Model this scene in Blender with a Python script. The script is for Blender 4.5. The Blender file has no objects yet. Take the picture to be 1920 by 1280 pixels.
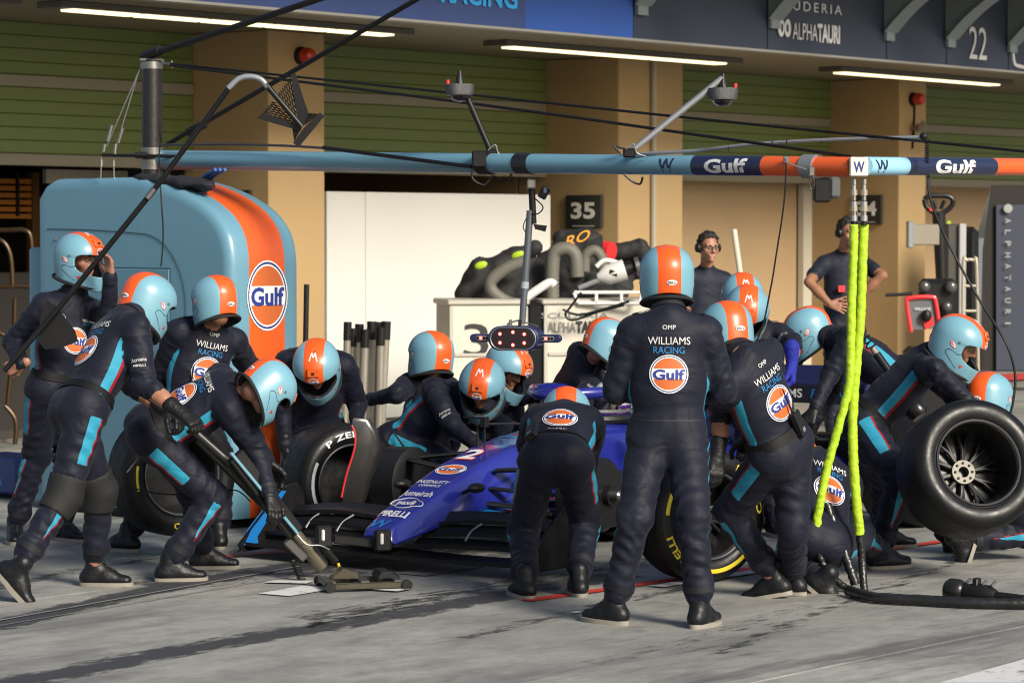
import bpy, bmesh, math, random
import numpy as np
from mathutils import Vector, Matrix, noise as mnoise
from mathutils.bvhtree import BVHTree
random.seed(7); np.random.seed(7)
SC = bpy.context.scene
COL = SC.collection
R = math.radians
# ------------------------------------------------------------------ camera
F = 5333.0                      # focal length in pixels of the 1920 px wide photograph
CH = 1.88                       # camera height
PITCH = math.atan(205.0 / F)
cam = bpy.data.cameras.new('camera'); cam_o = bpy.data.objects.new('camera', cam); COL.objects.link(cam_o)
cam.sensor_width = 36; cam.lens = 100; cam.clip_start = 0.5; cam.clip_end = 2000
cam_o.location = (0, 0, CH); cam_o.rotation_euler = (math.pi / 2 - PITCH, 0, 0)
cam.dof.use_dof = True; cam.dof.focus_distance = 15.2; cam.dof.aperture_fstop = 5.0
SC.camera = cam_o
# ------------------------------------------------------------------ sky and sun
SUN_AZ = math.atan2(0.60, -0.80)      # direction towards the sun, clockwise from +Y
SUN_EL = R(31)
w = bpy.data.worlds.new('World'); SC.world = w; w.use_nodes = True
nt = w.node_tree; nt.nodes.clear()
sky = nt.nodes.new('ShaderNodeTexSky'); sky.sky_type = 'NISHITA'; sky.sun_disc = False
sky.sun_elevation = SUN_EL; sky.sun_rotation = SUN_AZ; sky.air_density = 1.0; sky.dust_density = 2.5; sky.ozone_density = 1.0
bg = nt.nodes.new('ShaderNodeBackground'); bg.inputs['Strength'].default_value = 0.085
wo = nt.nodes.new('ShaderNodeOutputWorld')
nt.links.new(sky.outputs[0], bg.inputs[0]); nt.links.new(bg.outputs[0], wo.inputs[0])
sl = bpy.data.lights.new('sun', 'SUN'); so = bpy.data.objects.new('sun', sl); COL.objects.link(so)
sl.energy = 3.7; sl.angle = R(17); sl.color = (1.0, 0.93, 0.80)
sd = Vector((math.sin(SUN_AZ) * math.cos(SUN_EL), math.cos(SUN_AZ) * math.cos(SUN_EL), math.sin(SUN_EL)))
so.rotation_euler = sd.to_track_quat('Z', 'Y').to_euler(); so.location = sd * 40
SC.view_settings.view_transform = 'Standard'; SC.view_settings.look = 'None'
SC.view_settings.exposure = 0.55; SC.view_settings.gamma = 1.0
SC.render.engine = 'CYCLES'
SC.cycles.filter_width = 1.1; SC.cycles.max_bounces = 5; SC.cycles.use_denoising = True
# ------------------------------------------------------------------ pixel helpers
FW = Vector((0, math.cos(PITCH), -math.sin(PITCH))); UP = Vector((0, math.sin(PITCH), math.cos(PITCH))); RT = Vector((1, 0, 0))
CAM = Vector((0, 0, CH))
def ray(px, py): return FW * F + RT * (px - 960.0) + UP * (640.0 - py)
def P(px, py, D):
    r = ray(px, py); return CAM + r * (D / r.y)
def PZ(px, py, z=0.0):
    r = ray(px, py); return CAM + r * ((z - CH) / r.z)
def proj(p):
    d = Vector(p) - CAM; f = d.dot(FW); return (960 + F * d.x / f, 640 - F * d.dot(UP) / f)
TH = R(40); U = Vector((math.sin(TH), math.cos(TH), 0)); V = Vector((-math.cos(TH), math.sin(TH), 0)); Z = Vector((0, 0, 1))
# ------------------------------------------------------------------ objects
WM = {}
def tag(o, label=None, cat=None, group=None, kind=None):
    if label: o['label'] = label
    if cat: o['category'] = cat
    if group: o['group'] = group
    if kind: o['kind'] = kind
    return o
def thing(name, label, cat, loc=(0, 0, 0), rotz=0, group=None):
    o = bpy.data.objects.new(name, None); COL.objects.link(o)
    o.location = loc; o.rotation_euler = (0, 0, rotz); o.empty_display_size = 0.1
    WM[o.name] = Matrix.Translation(Vector(loc)) @ Matrix.Rotation(rotz, 4, 'Z')
    return tag(o, label, cat, group)
def link(name, me, parent=None, mats=(), local=False):
    """link a mesh given in world coordinates (or in the parent's frame when local)"""
    o = bpy.data.objects.new(name, me); COL.objects.link(o)
    for m in mats: me.materials.append(m)
    if parent is not None:
        M = WM[parent.name]
        if not local: me.transform(M.inverted())
        o.parent = parent; WM[o.name] = M
    else:
        if len(me.vertices) and not local:
            co = np.empty(len(me.vertices) * 3, np.float32); me.vertices.foreach_get('co', co); co = co.reshape(-1, 3)
            c = Vector(((co[:, 0].min() + co[:, 0].max()) / 2, (co[:, 1].min() + co[:, 1].max()) / 2, co[:, 2].min()))
            me.transform(Matrix.Translation(-c)); o.location = c
            WM[o.name] = Matrix.Translation(c)
        else: WM[o.name] = Matrix.Identity(4)
    return o
def frame(d, up=Z):
    d = Vector(d).normalized(); up = Vector(up)
    x = d.cross(up)
    if x.length < 1e-4: x = d.cross(Vector((1, 0, 0)))
    x.normalize(); y = x.cross(d).normalized()
    return x, y, d
def smooth_path(pts, n=8):
    """Catmull-Rom through the points"""
    p = [Vector(q) for q in pts]; out = []
    for i in range(len(p) - 1):
        a = p[max(i - 1, 0)]; b = p[i]; c = p[i + 1]; d = p[min(i + 2, len(p) - 1)]
        for k in range(n):
            t = k / n
            out.append(0.5 * ((2 * b) + (c - a) * t + (2 * a - 5 * b + 4 * c - d) * t * t + (3 * b - a - 3 * c + d) * t ** 3))
    out.append(p[-1]); return out
class MB:
    def __init__(s): s.v = []; s.f = []; s.m = []; s.mi = 0
    def add(s, vs, fs):
        o = len(s.v); s.v += [tuple(v) for v in vs]; s.f += [tuple(i + o for i in f) for f in fs]; s.m += [s.mi] * len(fs); return s
    def box(s, c, size, M=None, bev=0.0):
        """c centre, size full extents, M 3x3 with columns = axes"""
        c = Vector(c); h = [q / 2 for q in size]; M = M or Matrix.Identity(3)
        if bev <= 0:
            vs = [c + M @ Vector((x * h[0], y * h[1], z * h[2])) for x in (-1, 1) for y in (-1, 1) for z in (-1, 1)]
            return s.add(vs, [(0, 1, 3, 2), (4, 6, 7, 5), (0, 4, 5, 1), (2, 3, 7, 6), (0, 2, 6, 4), (1, 5, 7, 3)])
        b = min(bev, 0.49 * min(size)); vs = []; idx = {}
        for x in (-1, 1):
            for y in (-1, 1):
                for z in (-1, 1):
                    for a in range(3):
                        q = [x * (h[0] - b), y * (h[1] - b), z * (h[2] - b)]; q[a] = (x, y, z)[a] * h[a]
                        idx[(x, y, z, a)] = len(vs); vs.append(c + M @ Vector(q))
        fs = []
        S = (-1, 1)
        for a in range(3):
            o1, o2 = (a + 1) % 3, (a + 2) % 3
            for sg in S:
                loop = []
                for (p, q) in ((-1, -1), (1, -1), (1, 1), (-1, 1)):
                    t = [0, 0, 0]; t[a] = sg; t[o1] = p; t[o2] = q; loop.append(idx[(*t, a)])
                fs.append(tuple(loop if sg > 0 else loop[::-1]))
        for a in range(3):          # edges along axis a
            o1, o2 = (a + 1) % 3, (a + 2) % 3
            for p in S:
                for q in S:
                    t0 = [0, 0, 0]; t0[a] = -1; t0[o1] = p; t0[o2] = q; t1 = list(t0); t1[a] = 1
                    l = [idx[(*t0, o1)], idx[(*t0, o2)], idx[(*t1, o2)], idx[(*t1, o1)]]
                    fs.append(tuple(l if p * q > 0 else l[::-1]))
        for x in S:
            for y in S:
                for z in S:
                    l = [idx[(x, y, z, 0)], idx[(x, y, z, 1)], idx[(x, y, z, 2)]]
                    fs.append(tuple(l if x * y * z > 0 else l[::-1]))
        return s.add(vs, fs)
    def beam(s, a, b, wd, hg, up=Z, bev=0.0):
        a = Vector(a); b = Vector(b); x, y, d = frame(b - a, up)
        return s.box((a + b) / 2, (wd, hg, (b - a).length), Matrix((x, y, d)).transposed(), bev)
    def tube(s, path, r, n=10, cap=True, smooth=0):
        path = [Vector(p) for p in path]
        if smooth: path = smooth_path(path, smooth)
        k = len(path); rs = r if hasattr(r, '__len__') else [r] * k
        if len(rs) != k: rs = [np.interp(i / (k - 1), np.linspace(0, 1, len(rs)), rs) for i in range(k)]
        vs = []; fs = []; x = None
        for i, p in enumerate(path):
            d = (path[min(i + 1, k - 1)] - path[max(i - 1, 0)])
            if d.length < 1e-9: d = Vector((0, 0, 1))
            d.normalize()
            if x is None: x, y, _ = frame(d)
            else:
                x = (x - d * x.dot(d)).normalized(); 
            y = d.cross(x)
            for j in range(n):
                a = 2 * math.pi * j / n; vs.append(p + (x * math.cos(a) + y * math.sin(a)) * rs[i])
        for i in range(k - 1):
            for j in range(n):
                a = i * n + j; b = i * n + (j + 1) % n; fs.append((a, b, b + n, a + n))
        if cap: fs += [tuple(range(n))[::-1], tuple(range((k - 1) * n, k * n))]
        return s.add(vs, fs)
    def cyl(s, a, b, r, r2=None, n=14): return s.tube([a, b], [r, r2 if r2 is not None else r], n)
    def lathe(s, prof, o, axis, n=32, up=Z, close=False, cap=True):
        """prof: list of (radius, height along axis)"""
        x, y, d = frame(axis, up); o = Vector(o); vs = []; fs = []; k = len(prof)
        for (r, h) in prof:
            for j in range(n):
                a = 2 * math.pi * j / n; vs.append(o + d * h + (x * math.cos(a) + y * math.sin(a)) * r)
        for i in range(k - 1 if not close else k):
            i2 = (i + 1) % k
            for j in range(n): fs.append((i * n + j, i * n + (j + 1) % n, i2 * n + (j + 1) % n, i2 * n + j))
        if not close and cap:
            if prof[0][0] > 1e-5: fs.append(tuple(range(n))[::-1])
            if prof[-1][0] > 1e-5: fs.append(tuple(range((k - 1) * n, k * n)))
        return s.add(vs, fs)
    def prism(s, poly, o, ax, ay, ext):
        """poly of 2D points in the plane o + a*ax + b*ay, pushed out along ext"""
        o = Vector(o); ax = Vector(ax); ay = Vector(ay); ext = Vector(ext); n = len(poly)
        if ax.cross(ay).dot(ext) < 0: poly = poly[::-1]
        vs = [o + ax * a + ay * b for a, b in poly]; vs += [v + ext for v in vs]
        return s.add(vs, [tuple(range(n))[::-1], tuple(range(n, 2 * n))] + [(i, (i + 1) % n, (i + 1) % n + n, i + n) for i in range(n)])
    def loft(s, rings, cap=True, closed=True):
        n = len(rings[0]); vs = [p for r in rings for p in r]; fs = []
        for i in range(len(rings) - 1):
            for j in range(n if closed else n - 1): fs.append((i * n + j, i * n + (j + 1) % n, (i + 1) * n + (j + 1) % n, (i + 1) * n + j))
        if cap and closed: fs += [tuple(range(n))[::-1], tuple(range((len(rings) - 1) * n, len(rings) * n))]
        return s.add(vs, fs)
    def ball(s, c, r, n=12, M=None):
        c = Vector(c); r = r if hasattr(r, '__len__') else (r, r, r); vs = []; m = n // 2; M = M or Matrix.Identity(3)
        for i in range(m + 1):
            t = math.pi * i / m
            for j in range(n):
                a = 2 * math.pi * j / n; vs.append(c + M @ Vector((r[0] * math.sin(t) * math.cos(a), r[1] * math.sin(t) * math.sin(a), r[2] * math.cos(t))))
        return s.add(vs, [(i * n + j, (i + 1) * n + j, (i + 1) * n + (j + 1) % n, i * n + (j + 1) % n) for i in range(m) for j in range(n)])
    def mesh(s, name, sharp=35):
        me = bpy.data.meshes.new(name); me.from_pydata(s.v, [], s.f)
        if any(s.m): me.polygons.foreach_set('material_index', s.m)
        me.polygons.foreach_set('use_smooth', [True] * len(s.f)); me.validate(); me.update()
        bm = bmesh.new(); bm.from_mesh(me); bmesh.ops.remove_doubles(bm, verts=bm.verts, dist=1e-5)
        bmesh.ops.recalc_face_normals(bm, faces=bm.faces); bm.to_mesh(me); bm.free()
        if sharp < 180: me.set_sharp_from_angle(angle=R(sharp))
        return me
    def build(s, name, mats, parent=None, local=False, sharp=35, **kw):
        if not isinstance(mats, (list, tuple)): mats = [mats]
        o = link(name, s.mesh(name, sharp), parent, mats, local)
        if kw: tag(o, **kw)
        return o
def copy_tree(o, parent=None, loc=None):
    c = o.copy(); COL.objects.link(c); c.parent = parent
    if loc is not None: c.location = loc
    for ch in list(o.children): copy_tree(ch, c)
    return c
# ------------------------------------------------------------------ materials
MATS = {}
def mat(name, col, rough=0.5, metal=0.0, bump=0.0, bscale=60.0, var=0.0, vscale=3.0, emit=None, estr=0.0, coat=0.0, spec=0.5, sheen=0.0, rvar=0.0):
    if name in MATS: return MATS[name]
    m = bpy.data.materials.new(name); m.use_nodes = True; n = m.node_tree.nodes; l = m.node_tree.links; b = n['Principled BSDF']
    b.inputs['Base Color'].default_value = (*col, 1); b.inputs['Roughness'].default_value = rough; b.inputs['Metallic'].default_value = metal
    b.inputs['Specular IOR Level'].default_value = spec; b.inputs['Coat Weight'].default_value = coat; b.inputs['Coat Roughness'].default_value = 0.08
    if sheen: b.inputs['Sheen Weight'].default_value = sheen
    tc = n.new('ShaderNodeTexCoord')
    if var > 0 or rvar > 0:
        t = n.new('ShaderNodeTexNoise'); t.inputs['Scale'].default_value = vscale; t.inputs['Detail'].default_value = 6; t.inputs['Roughness'].default_value = 0.62
        l.new(tc.outputs['Object'], t.inputs['Vector'])
        if var > 0:
            mx = n.new('ShaderNodeMix'); mx.data_type = 'RGBA'
            mx.inputs['A'].default_value = (*[c * (1 - var) for c in col], 1); mx.inputs['B'].default_value = (*[min(1, c * (1 + var)) for c in col], 1)
            l.new(t.outputs['Fac'], mx.inputs['Factor']); l.new(mx.outputs['Result'], b.inputs['Base Color'])
        if rvar > 0:
            mr = n.new('ShaderNodeMapRange'); mr.inputs['From Min'].default_value = 0.3; mr.inputs['From Max'].default_value = 0.7
            mr.inputs['To Min'].default_value = max(0.02, rough - rvar); mr.inputs['To Max'].default_value = min(1, rough + rvar)
            l.new(t.outputs['Fac'], mr.inputs['Value']); l.new(mr.outputs['Result'], b.inputs['Roughness'])
    if bump > 0:
        t2 = n.new('ShaderNodeTexNoise'); t2.inputs['Scale'].default_value = bscale; t2.inputs['Detail'].default_value = 5
        bp = n.new('ShaderNodeBump'); bp.inputs['Strength'].default_value = bump; bp.inputs['Distance'].default_value = 0.01
        l.new(tc.outputs['Object'], t2.inputs['Vector']); l.new(t2.outputs['Fac'], bp.inputs['Height']); l.new(bp.outputs['Normal'], b.inputs['Normal'])
    if emit: b.inputs['Emission Color'].default_value = (*emit, 1); b.inputs['Emission Strength'].default_value = estr
    MATS[name] = m; return m
def srgb(r, g, b):
    f = lambda c: (c / 255 / 12.92) if c <= 10 else ((c / 255 + 0.055) / 1.055) ** 2.4
    return (f(r), f(g), f(b))
BLACK = mat('black_plastic', (0.0075, 0.0075, 0.008), 0.45, spec=0.3, bump=0.05, rvar=0.1)
CARBON = mat('carbon_fibre', (0.009, 0.009, 0.010), 0.34, coat=0.2, var=0.3, vscale=40, rvar=0.1)
RUBBER = mat('rubber', (0.014, 0.014, 0.015), 0.62, bump=0.06, bscale=90, var=0.25, vscale=12)
STEEL = mat('steel', (0.30, 0.29, 0.275), 0.32, 0.9, bump=0.03, bscale=200, rvar=0.12)
CHROME = mat('brushed_chrome', (0.36, 0.33, 0.28), 0.30, 0.55, rvar=0.1)
ALU = mat('grey_aluminium', (0.30, 0.31, 0.32), 0.45, 0.6, rvar=0.1)
BLUE = mat('light_blue_paint', (0.120, 0.265, 0.355), 0.34, coat=0.25, rvar=0.08, var=0.05)
ORANGE = mat('orange_paint', (0.68, 0.098, 0.013), 0.36, coat=0.25, rvar=0.08)
NAVYP = mat('navy_paint', (0.012, 0.018, 0.055), 0.36, coat=0.25)
WHITEP = mat('white_paint', (0.78, 0.77, 0.74), 0.5, var=0.05, rvar=0.1)
PRINTW = mat('white_print', (0.60, 0.60, 0.60), 0.6)
PRINTC = mat('cyan_print', (0.015, 0.17, 0.42), 0.6)
PRINTB = mat('blue_print', (0.012, 0.03, 0.22), 0.6)
PRINTK = mat('black_print', (0.012, 0.012, 0.014), 0.6)
PRINTR = mat('red_print', (0.55, 0.02, 0.02), 0.6)
PRINTY = mat('yellow_print', (0.62, 0.48, 0.02), 0.6)
RED = mat('red_paint', (0.62, 0.02, 0.025), 0.4, coat=0.2)
# ------------------------------------------------------------------ lettering and printed emblems
_TX = {}
def text2d(s, bold=0.0, shear=0.0, spacing=1.0):
    """triangulated flat lettering, cap height about 1, centred: (verts2d, faces)"""
    k = (s, bold, shear, spacing)
    if k in _TX: return _TX[k]
    c = bpy.data.curves.new('t', 'FONT'); c.body = s; c.size = 1.4; c.offset = bold; c.shear = shear; c.space_character = spacing
    c.align_x = 'CENTER'; c.resolution_u = 3; c.fill_mode = 'FRONT'
    o = bpy.data.objects.new('t', c); COL.objects.link(o)
    dg = bpy.context.evaluated_depsgraph_get(); me = bpy.data.meshes.new_from_object(o.evaluated_get(dg))
    bpy.data.objects.remove(o); bpy.data.curves.remove(c)
    bm = bmesh.new(); bm.from_mesh(me); bmesh.ops.remove_doubles(bm, verts=bm.verts, dist=1e-4)
    bmesh.ops.triangulate(bm, faces=bm.faces)
    for _ in range(3):
        le = [e for e in bm.edges if e.calc_length() > 0.45]
        if not le: break
        bmesh.ops.subdivide_edges(bm, edges=le, cuts=1); bmesh.ops.triangulate(bm, faces=bm.faces)
    vs = [(v.co.x, v.co.y - 0.5) for v in bm.verts]; bm.verts.index_update(); fs = [tuple(v.index for v in f.verts) for f in bm.faces]
    bm.free(); bpy.data.meshes.remove(me)
    xs = [v[0] for v in vs] or [0]; cx = (min(xs) + max(xs)) / 2
    _TX[k] = ([(x - cx, y) for x, y in vs], fs, max(xs) - min(xs)); return _TX[k]
def flat_text(mb, s, c, ax, ay, h, width=None, bold=0.0, shear=0.0, spacing=1.0, lift=0.0):
    vs, fs, w = text2d(s, bold, shear, spacing); sx = h if width is None else width / w
    c = Vector(c); ax = Vector(ax).normalized(); ay = Vector(ay).normalized(); n = ax.cross(ay)
    mb.add([c + ax * (x * sx) + ay * (y * h) + n * lift for x, y in vs], fs)
def bvh_of(me, M=None):
    vs = [(M @ v.co) if M else v.co.copy() for v in me.vertices]
    return BVHTree.FromPolygons(vs, [tuple(p.vertices) for p in me.polygons])
def project(vs2, bvh, o, ax, ay, lift=0.003, reach=0.5, n=None):
    """cast flat points o + a*ax + b*ay back along -(ax x ay) onto a surface"""
    o = Vector(o); ax = Vector(ax); ay = Vector(ay); n = n or ax.cross(ay).normalized(); out = []; last = None
    for a, b in vs2:
        q = o + ax * a + ay * b; hit = bvh.ray_cast(q + n * reach, -n, reach * 2)
        if hit[0] is None:
            hit2 = bvh.find_nearest(q); p = hit2[0] + hit2[1] * lift if hit2[0] is not None else q
        else:
            nn = hit[1] if hit[1].dot(n) > 0 else -hit[1]; p = hit[0] + nn * lift
        out.append(p)
    return out
def decal_text(name, s, bvh, o, ax, ay, h, m, parent, width=None, bold=0.02, lift=0.004, shear=0.0, spacing=1.0, local=False, reach=0.3):
    vs, fs, w = text2d(s, bold, shear, spacing); sx = h if width is None else width / w
    ax = Vector(ax).normalized(); ay = Vector(ay).normalized()
    mb = MB(); mb.add(project([(x * sx, y * h) for x, y in vs], bvh, o, ax, ay, lift, reach), fs)
    return mb.build(name, m, parent, local=local, sharp=180)
def grid_decal(bvh, o, ax, ay, a, b, lift, na=14, nb=14, round_=True, reach=0.3):
    """disc or rectangle projected onto a surface with a UV map running -1..1"""
    pts = []; fs = []; uv = []
    if round_:
        pts.append((0, 0)); uv.append((0, 0))
        for i in range(1, 7):
            for j in range(28):
                t = 2 * math.pi * j / 28; r = i / 6; uv.append((r * math.cos(t), r * math.sin(t))); pts.append((uv[-1][0] * a, uv[-1][1] * b))
        fs = [(0, 1 + j, 1 + (j + 1) % 28) for j in range(28)]
        for i in range(5):
            for j in range(28): fs.append((1 + i * 28 + j, 1 + (i + 1) * 28 + j, 1 + (i + 1) * 28 + (j + 1) % 28, 1 + i * 28 + (j + 1) % 28))
    else:
        for i in range(na + 1):
            for j in range(nb + 1):
                uv.append((2 * i / na - 1, 2 * j / nb - 1)); pts.append((uv[-1][0] * a, uv[-1][1] * b))
        for i in range(na):
            for j in range(nb): fs.append((i * (nb + 1) + j, (i + 1) * (nb + 1) + j, (i + 1) * (nb + 1) + j + 1, i * (nb + 1) + j + 1))
    vs = project(pts, bvh, o, Vector(ax).normalized(), Vector(ay).normalized(), lift, reach)
    me = bpy.data.meshes.new('emblem'); me.from_pydata([tuple(v) for v in vs], [], fs); me.update()
    u = me.uv_layers.new(name='print'); li = np.empty(len(me.loops), np.int32); me.loops.foreach_get('vertex_index', li)
    u.data.foreach_set('uv', np.array(uv, np.float32)[li].ravel()); me.polygons.foreach_set('use_smooth', [True] * len(fs))
    return me
def roundel_mat():
    """orange disc, white band across, dark blue and white rings"""
    m = bpy.data.materials.new('round_emblem_print'); m.use_nodes = True; n = m.node_tree.nodes; l = m.node_tree.links; b = n['Principled BSDF']
    b.inputs['Roughness'].default_value = 0.55
    uv = n.new('ShaderNodeUVMap'); uv.uv_map = 'print'; sx = n.new('ShaderNodeSeparateXYZ'); l.new(uv.outputs[0], sx.inputs[0])
    ln = n.new('ShaderNodeVectorMath'); ln.operation = 'LENGTH'; l.new(uv.outputs[0], ln.inputs[0])
    def math_(op, a, bb):
        q = n.new('ShaderNodeMath'); q.operation = op
        for i, x in enumerate((a, bb)):
            if x is None: continue
            if isinstance(x, (int, float)): q.inputs[i].default_value = x
            else: l.new(x, q.inputs[i])
        return q.outputs[0]
    def mix(f, a, bb):
        q = n.new('ShaderNodeMix'); q.data_type = 'RGBA'; l.new(f, q.inputs['Factor'])
        for k, x in (('A', a), ('B', bb)):
            if isinstance(x, tuple): q.inputs[k].default_value = (*x, 1)
            else: l.new(x, q.inputs[k])
        return q.outputs['Result']
    r = ln.outputs['Value']; ay = math_('ABSOLUTE', sx.outputs['Y'], None)
    base = mix(math_('LESS_THAN', ay, 0.27), (0.52, 0.115, 0.022), (0.75, 0.75, 0.74))
    base = mix(math_('GREATER_THAN', r, 0.84), base, (0.75, 0.75, 0.74))
    base = mix(math_('GREATER_THAN', r, 0.89), base, (0.012, 0.025, 0.16))
    base = mix(math_('GREATER_THAN', r, 0.95), base, (0.75, 0.75, 0.74))
    l.new(base, b.inputs['Base Color']); return m
ROUNDEL = roundel_mat()
def roundel(bvh, o, ax, ay, rad, parent, lift=0.004, local=False, ry=None, reach=0.3, text=True):
    """the round fuel emblem: printed disc and its lettering"""
    d = link('emblem', grid_decal(bvh, o, ax, ay, rad, ry or rad, lift, reach=reach), parent, [ROUNDEL], local)
    if text:
        k = (ry or rad) / rad; sub = parent.parent is not None
        decal_text('lettering', 'Gulf', bvh, Vector(o) - Vector(ay).normalized() * rad * 0.02 * k, ax, ay, rad * 0.50 * k, PRINTB, parent if sub else d, width=rad * 1.62, bold=0.045, lift=lift + 0.003, local=local, reach=reach)
    return d
# ================================================================== setting: ground
def concrete_mat():
    m = bpy.data.materials.new('pit_concrete'); m.use_nodes = True; n = m.node_tree.nodes; l = m.node_tree.links; b = n['Principled BSDF']
    g = n.new('ShaderNodeNewGeometry')
    mp = n.new('ShaderNodeMapping'); mp.vector_type = 'POINT'; l.new(g.outputs['Position'], mp.inputs['Vector'])
    mp.inputs['Rotation'].default_value = (0, 0, TH)       # local y now runs along the pit lane
    def noi(scale, sc=(1, 1, 1), det=6, ro=0.6):
        m2 = n.new('ShaderNodeVectorMath'); m2.operation = 'MULTIPLY'; m2.inputs[1].default_value = sc; l.new(mp.outputs[0], m2.inputs[0])
        t = n.new('ShaderNodeTexNoise'); t.inputs['Scale'].default_value = scale; t.inputs['Detail'].default_value = det; t.inputs['Roughness'].default_value = ro
        l.new(m2.outputs[0], t.inputs['Vector']); return t.outputs['Fac']
    def rng(f, a, bb, c=0.0, d=1.0):
        r = n.new('ShaderNodeMapRange'); r.inputs['From Min'].default_value = a; r.inputs['From Max'].default_value = bb; r.inputs['To Min'].default_value = c; r.inputs['To Max'].default_value = d
        l.new(f, r.inputs['Value']); return r.outputs['Result']
    def mul(a, bb):
        q = n.new('ShaderNodeMath'); q.operation = 'MULTIPLY'
        for i, x in enumerate((a, bb)):
            if isinstance(x, (int, float)): q.inputs[i].default_value = x
            else: l.new(x, q.inputs[i])
        return q.outputs[0]
    def mixc(f, a, bb):
        q = n.new('ShaderNodeMix'); q.data_type = 'RGBA'; l.new(f, q.inputs['Factor'])
        for k, x in (('A', a), ('B', bb)):
            if isinstance(x, tuple): q.inputs[k].default_value = (*x, 1)
            else: l.new(x, q.inputs[k])
        return q.outputs['Result']
    base = mixc(rng(noi(0.7, (1, .45, 1)), 0.35, 0.68), (0.24, 0.238, 0.219), (0.41, 0.402, 0.362))
    base = mixc(mul(rng(noi(3.2, (1, .5, 1), 8, 0.7), 0.44, 0.66), 0.75), base, (0.135, 0.135, 0.128))
    # long soot streaks laid down along the lane
    streak = mul(rng(noi(2.4, (1, .12, 1), 7, 0.68), 0.51, 0.62), rng(noi(0.45, (1, .3, 1), 3), 0.42, 0.6))
    base = mixc(mul(streak, 0.75), base, (0.062, 0.062, 0.064))
    fine = rng(noi(17, (1, .07, 1), 4, 0.7), 0.60, 0.65); spots = rng(noi(1.1, (1, .5, 1), 3), 0.46, 0.60)
    base = mixc(mul(mul(fine, spots), 0.75), base, (0.05, 0.05, 0.052))
    scr = rng(noi(42, (1, .035, 1), 3, 0.6), 0.655, 0.675); base = mixc(mul(mul(scr, rng(noi(0.8, det=3), 0.45, 0.6)), 0.6), base, (0.07, 0.07, 0.07))
    pale = rng(noi(24, (.12, 1, 1), 5, 0.7), 0.62, 0.68); base = mixc(mul(mul(pale, rng(noi(0.9, det=3), 0.5, 0.62)), 0.4), base, (0.42, 0.42, 0.40))
    stain = rng(noi(5.5, det=7, ro=.72), 0.60, 0.70); base = mixc(mul(stain, 0.55), base, (0.11, 0.11, 0.108))
    mott = rng(noi(13, (1, .6, 1), 10, .78), 0.38, 0.66); base = mixc(mul(mott, 0.42), base, (0.15, 0.15, 0.145))
    crk = rng(noi(7, (.7, .9, 1), 9, .8), 0.655, 0.70); base = mixc(mul(crk, 0.55), base, (0.42, 0.42, 0.40))
    sp = rng(noi(150, det=2), 0.35, 0.7, 0.80, 1.20)
    hs = n.new('ShaderNodeHueSaturation'); l.new(sp, hs.inputs['Value']); l.new(base, hs.inputs['Color'])
    l.new(hs.outputs[0], b.inputs['Base Color'])
    l.new(rng(noi(2.0), 0.3, 0.7, 0.5, 0.82), b.inputs['Roughness'])
    bp = n.new('ShaderNodeBump'); bp.inputs['Strength'].default_value = 0.3; bp.inputs['Distance'].default_value = 0.006
    l.new(noi(70, det=6), bp.inputs['Height']); l.new(bp.outputs['Normal'], b.inputs['Normal'])
    return m
CONC = concrete_mat()
JOINT = mat('joint_filler', (0.035, 0.034, 0.033), 0.9, bump=0.2)
# ground sheet to the horizon, the poured slabs of the pit apron lie on it
gb = MB(); gb.box((0, 250, -0.10), (1600, 1200, 0.16)); ground = gb.build('ground', CONC, kind='structure'); 
SLAB_O = Vector((2.20, 13.25, 0)); SLU, SLV = 5.2, 4.4
sb = MB(); sb.box((0, 0, -0.012), (SLV - 0.010, SLU - 0.010, 0.022), bev=0.004); slab_me = sb.mesh('concrete_slab'); slab_me.materials.append(CONC)
pit = MB(); pit.box((0, 0, -0.021), (60, 60, 0.006), Matrix.Rotation(-TH, 3, 'Z')); pit_o = pit.build('pit_apron', JOINT, kind='structure'); pit_o.location = (0, 20, -0.024)
for i in range(-2, 7):
    for j in range(-3, 4):
        c = SLAB_O + U * (SLU * (i - 0.5)) + V * (SLV * (j + 0.5))
        o = bpy.data.objects.new('concrete_slab', slab_me); COL.objects.link(o); o.parent = pit_o
        o.location = c - pit_o.location; o.location.z += random.uniform(-0.001, 0.001); o.rotation_euler.z = -TH
def paint_mat(name, col, wear):
    m = mat(name, col, 0.6, bump=0.15, bscale=80); n = m.node_tree.nodes; l = m.node_tree.links; b = n['Principled BSDF']
    tc = n.new('ShaderNodeTexCoord'); t = n.new('ShaderNodeTexNoise'); t.inputs['Scale'].default_value = 9; t.inputs['Detail'].default_value = 9; t.inputs['Roughness'].default_value = 0.7
    l.new(tc.outputs['Object'], t.inputs['Vector']); r = n.new('ShaderNodeMapRange'); r.inputs['From Min'].default_value = wear; r.inputs['From Max'].default_value = wear + 0.12
    l.new(t.outputs['Fac'], r.inputs['Value']); mx = n.new('ShaderNodeMix'); mx.data_type = 'RGBA'; mx.inputs['A'].default_value = (*col, 1); mx.inputs['B'].default_value = (0.10, 0.098, 0.094, 1)
    l.new(r.outputs['Result'], mx.inputs['Factor']); l.new(mx.outputs['Result'], b.inputs['Base Color']); return m
LINE_W = paint_mat('white_line_paint', (0.58, 0.58, 0.57), 0.55); LINE_G = paint_mat('faded_line_paint', (0.20, 0.20, 0.205), 0.55); LINE_R = paint_mat('red_line_paint', (0.52, 0.035, 0.018), 0.60)
SOOT = paint_mat('tyre_rubber_mark', (0.040, 0.040, 0.043), 0.50)
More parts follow.
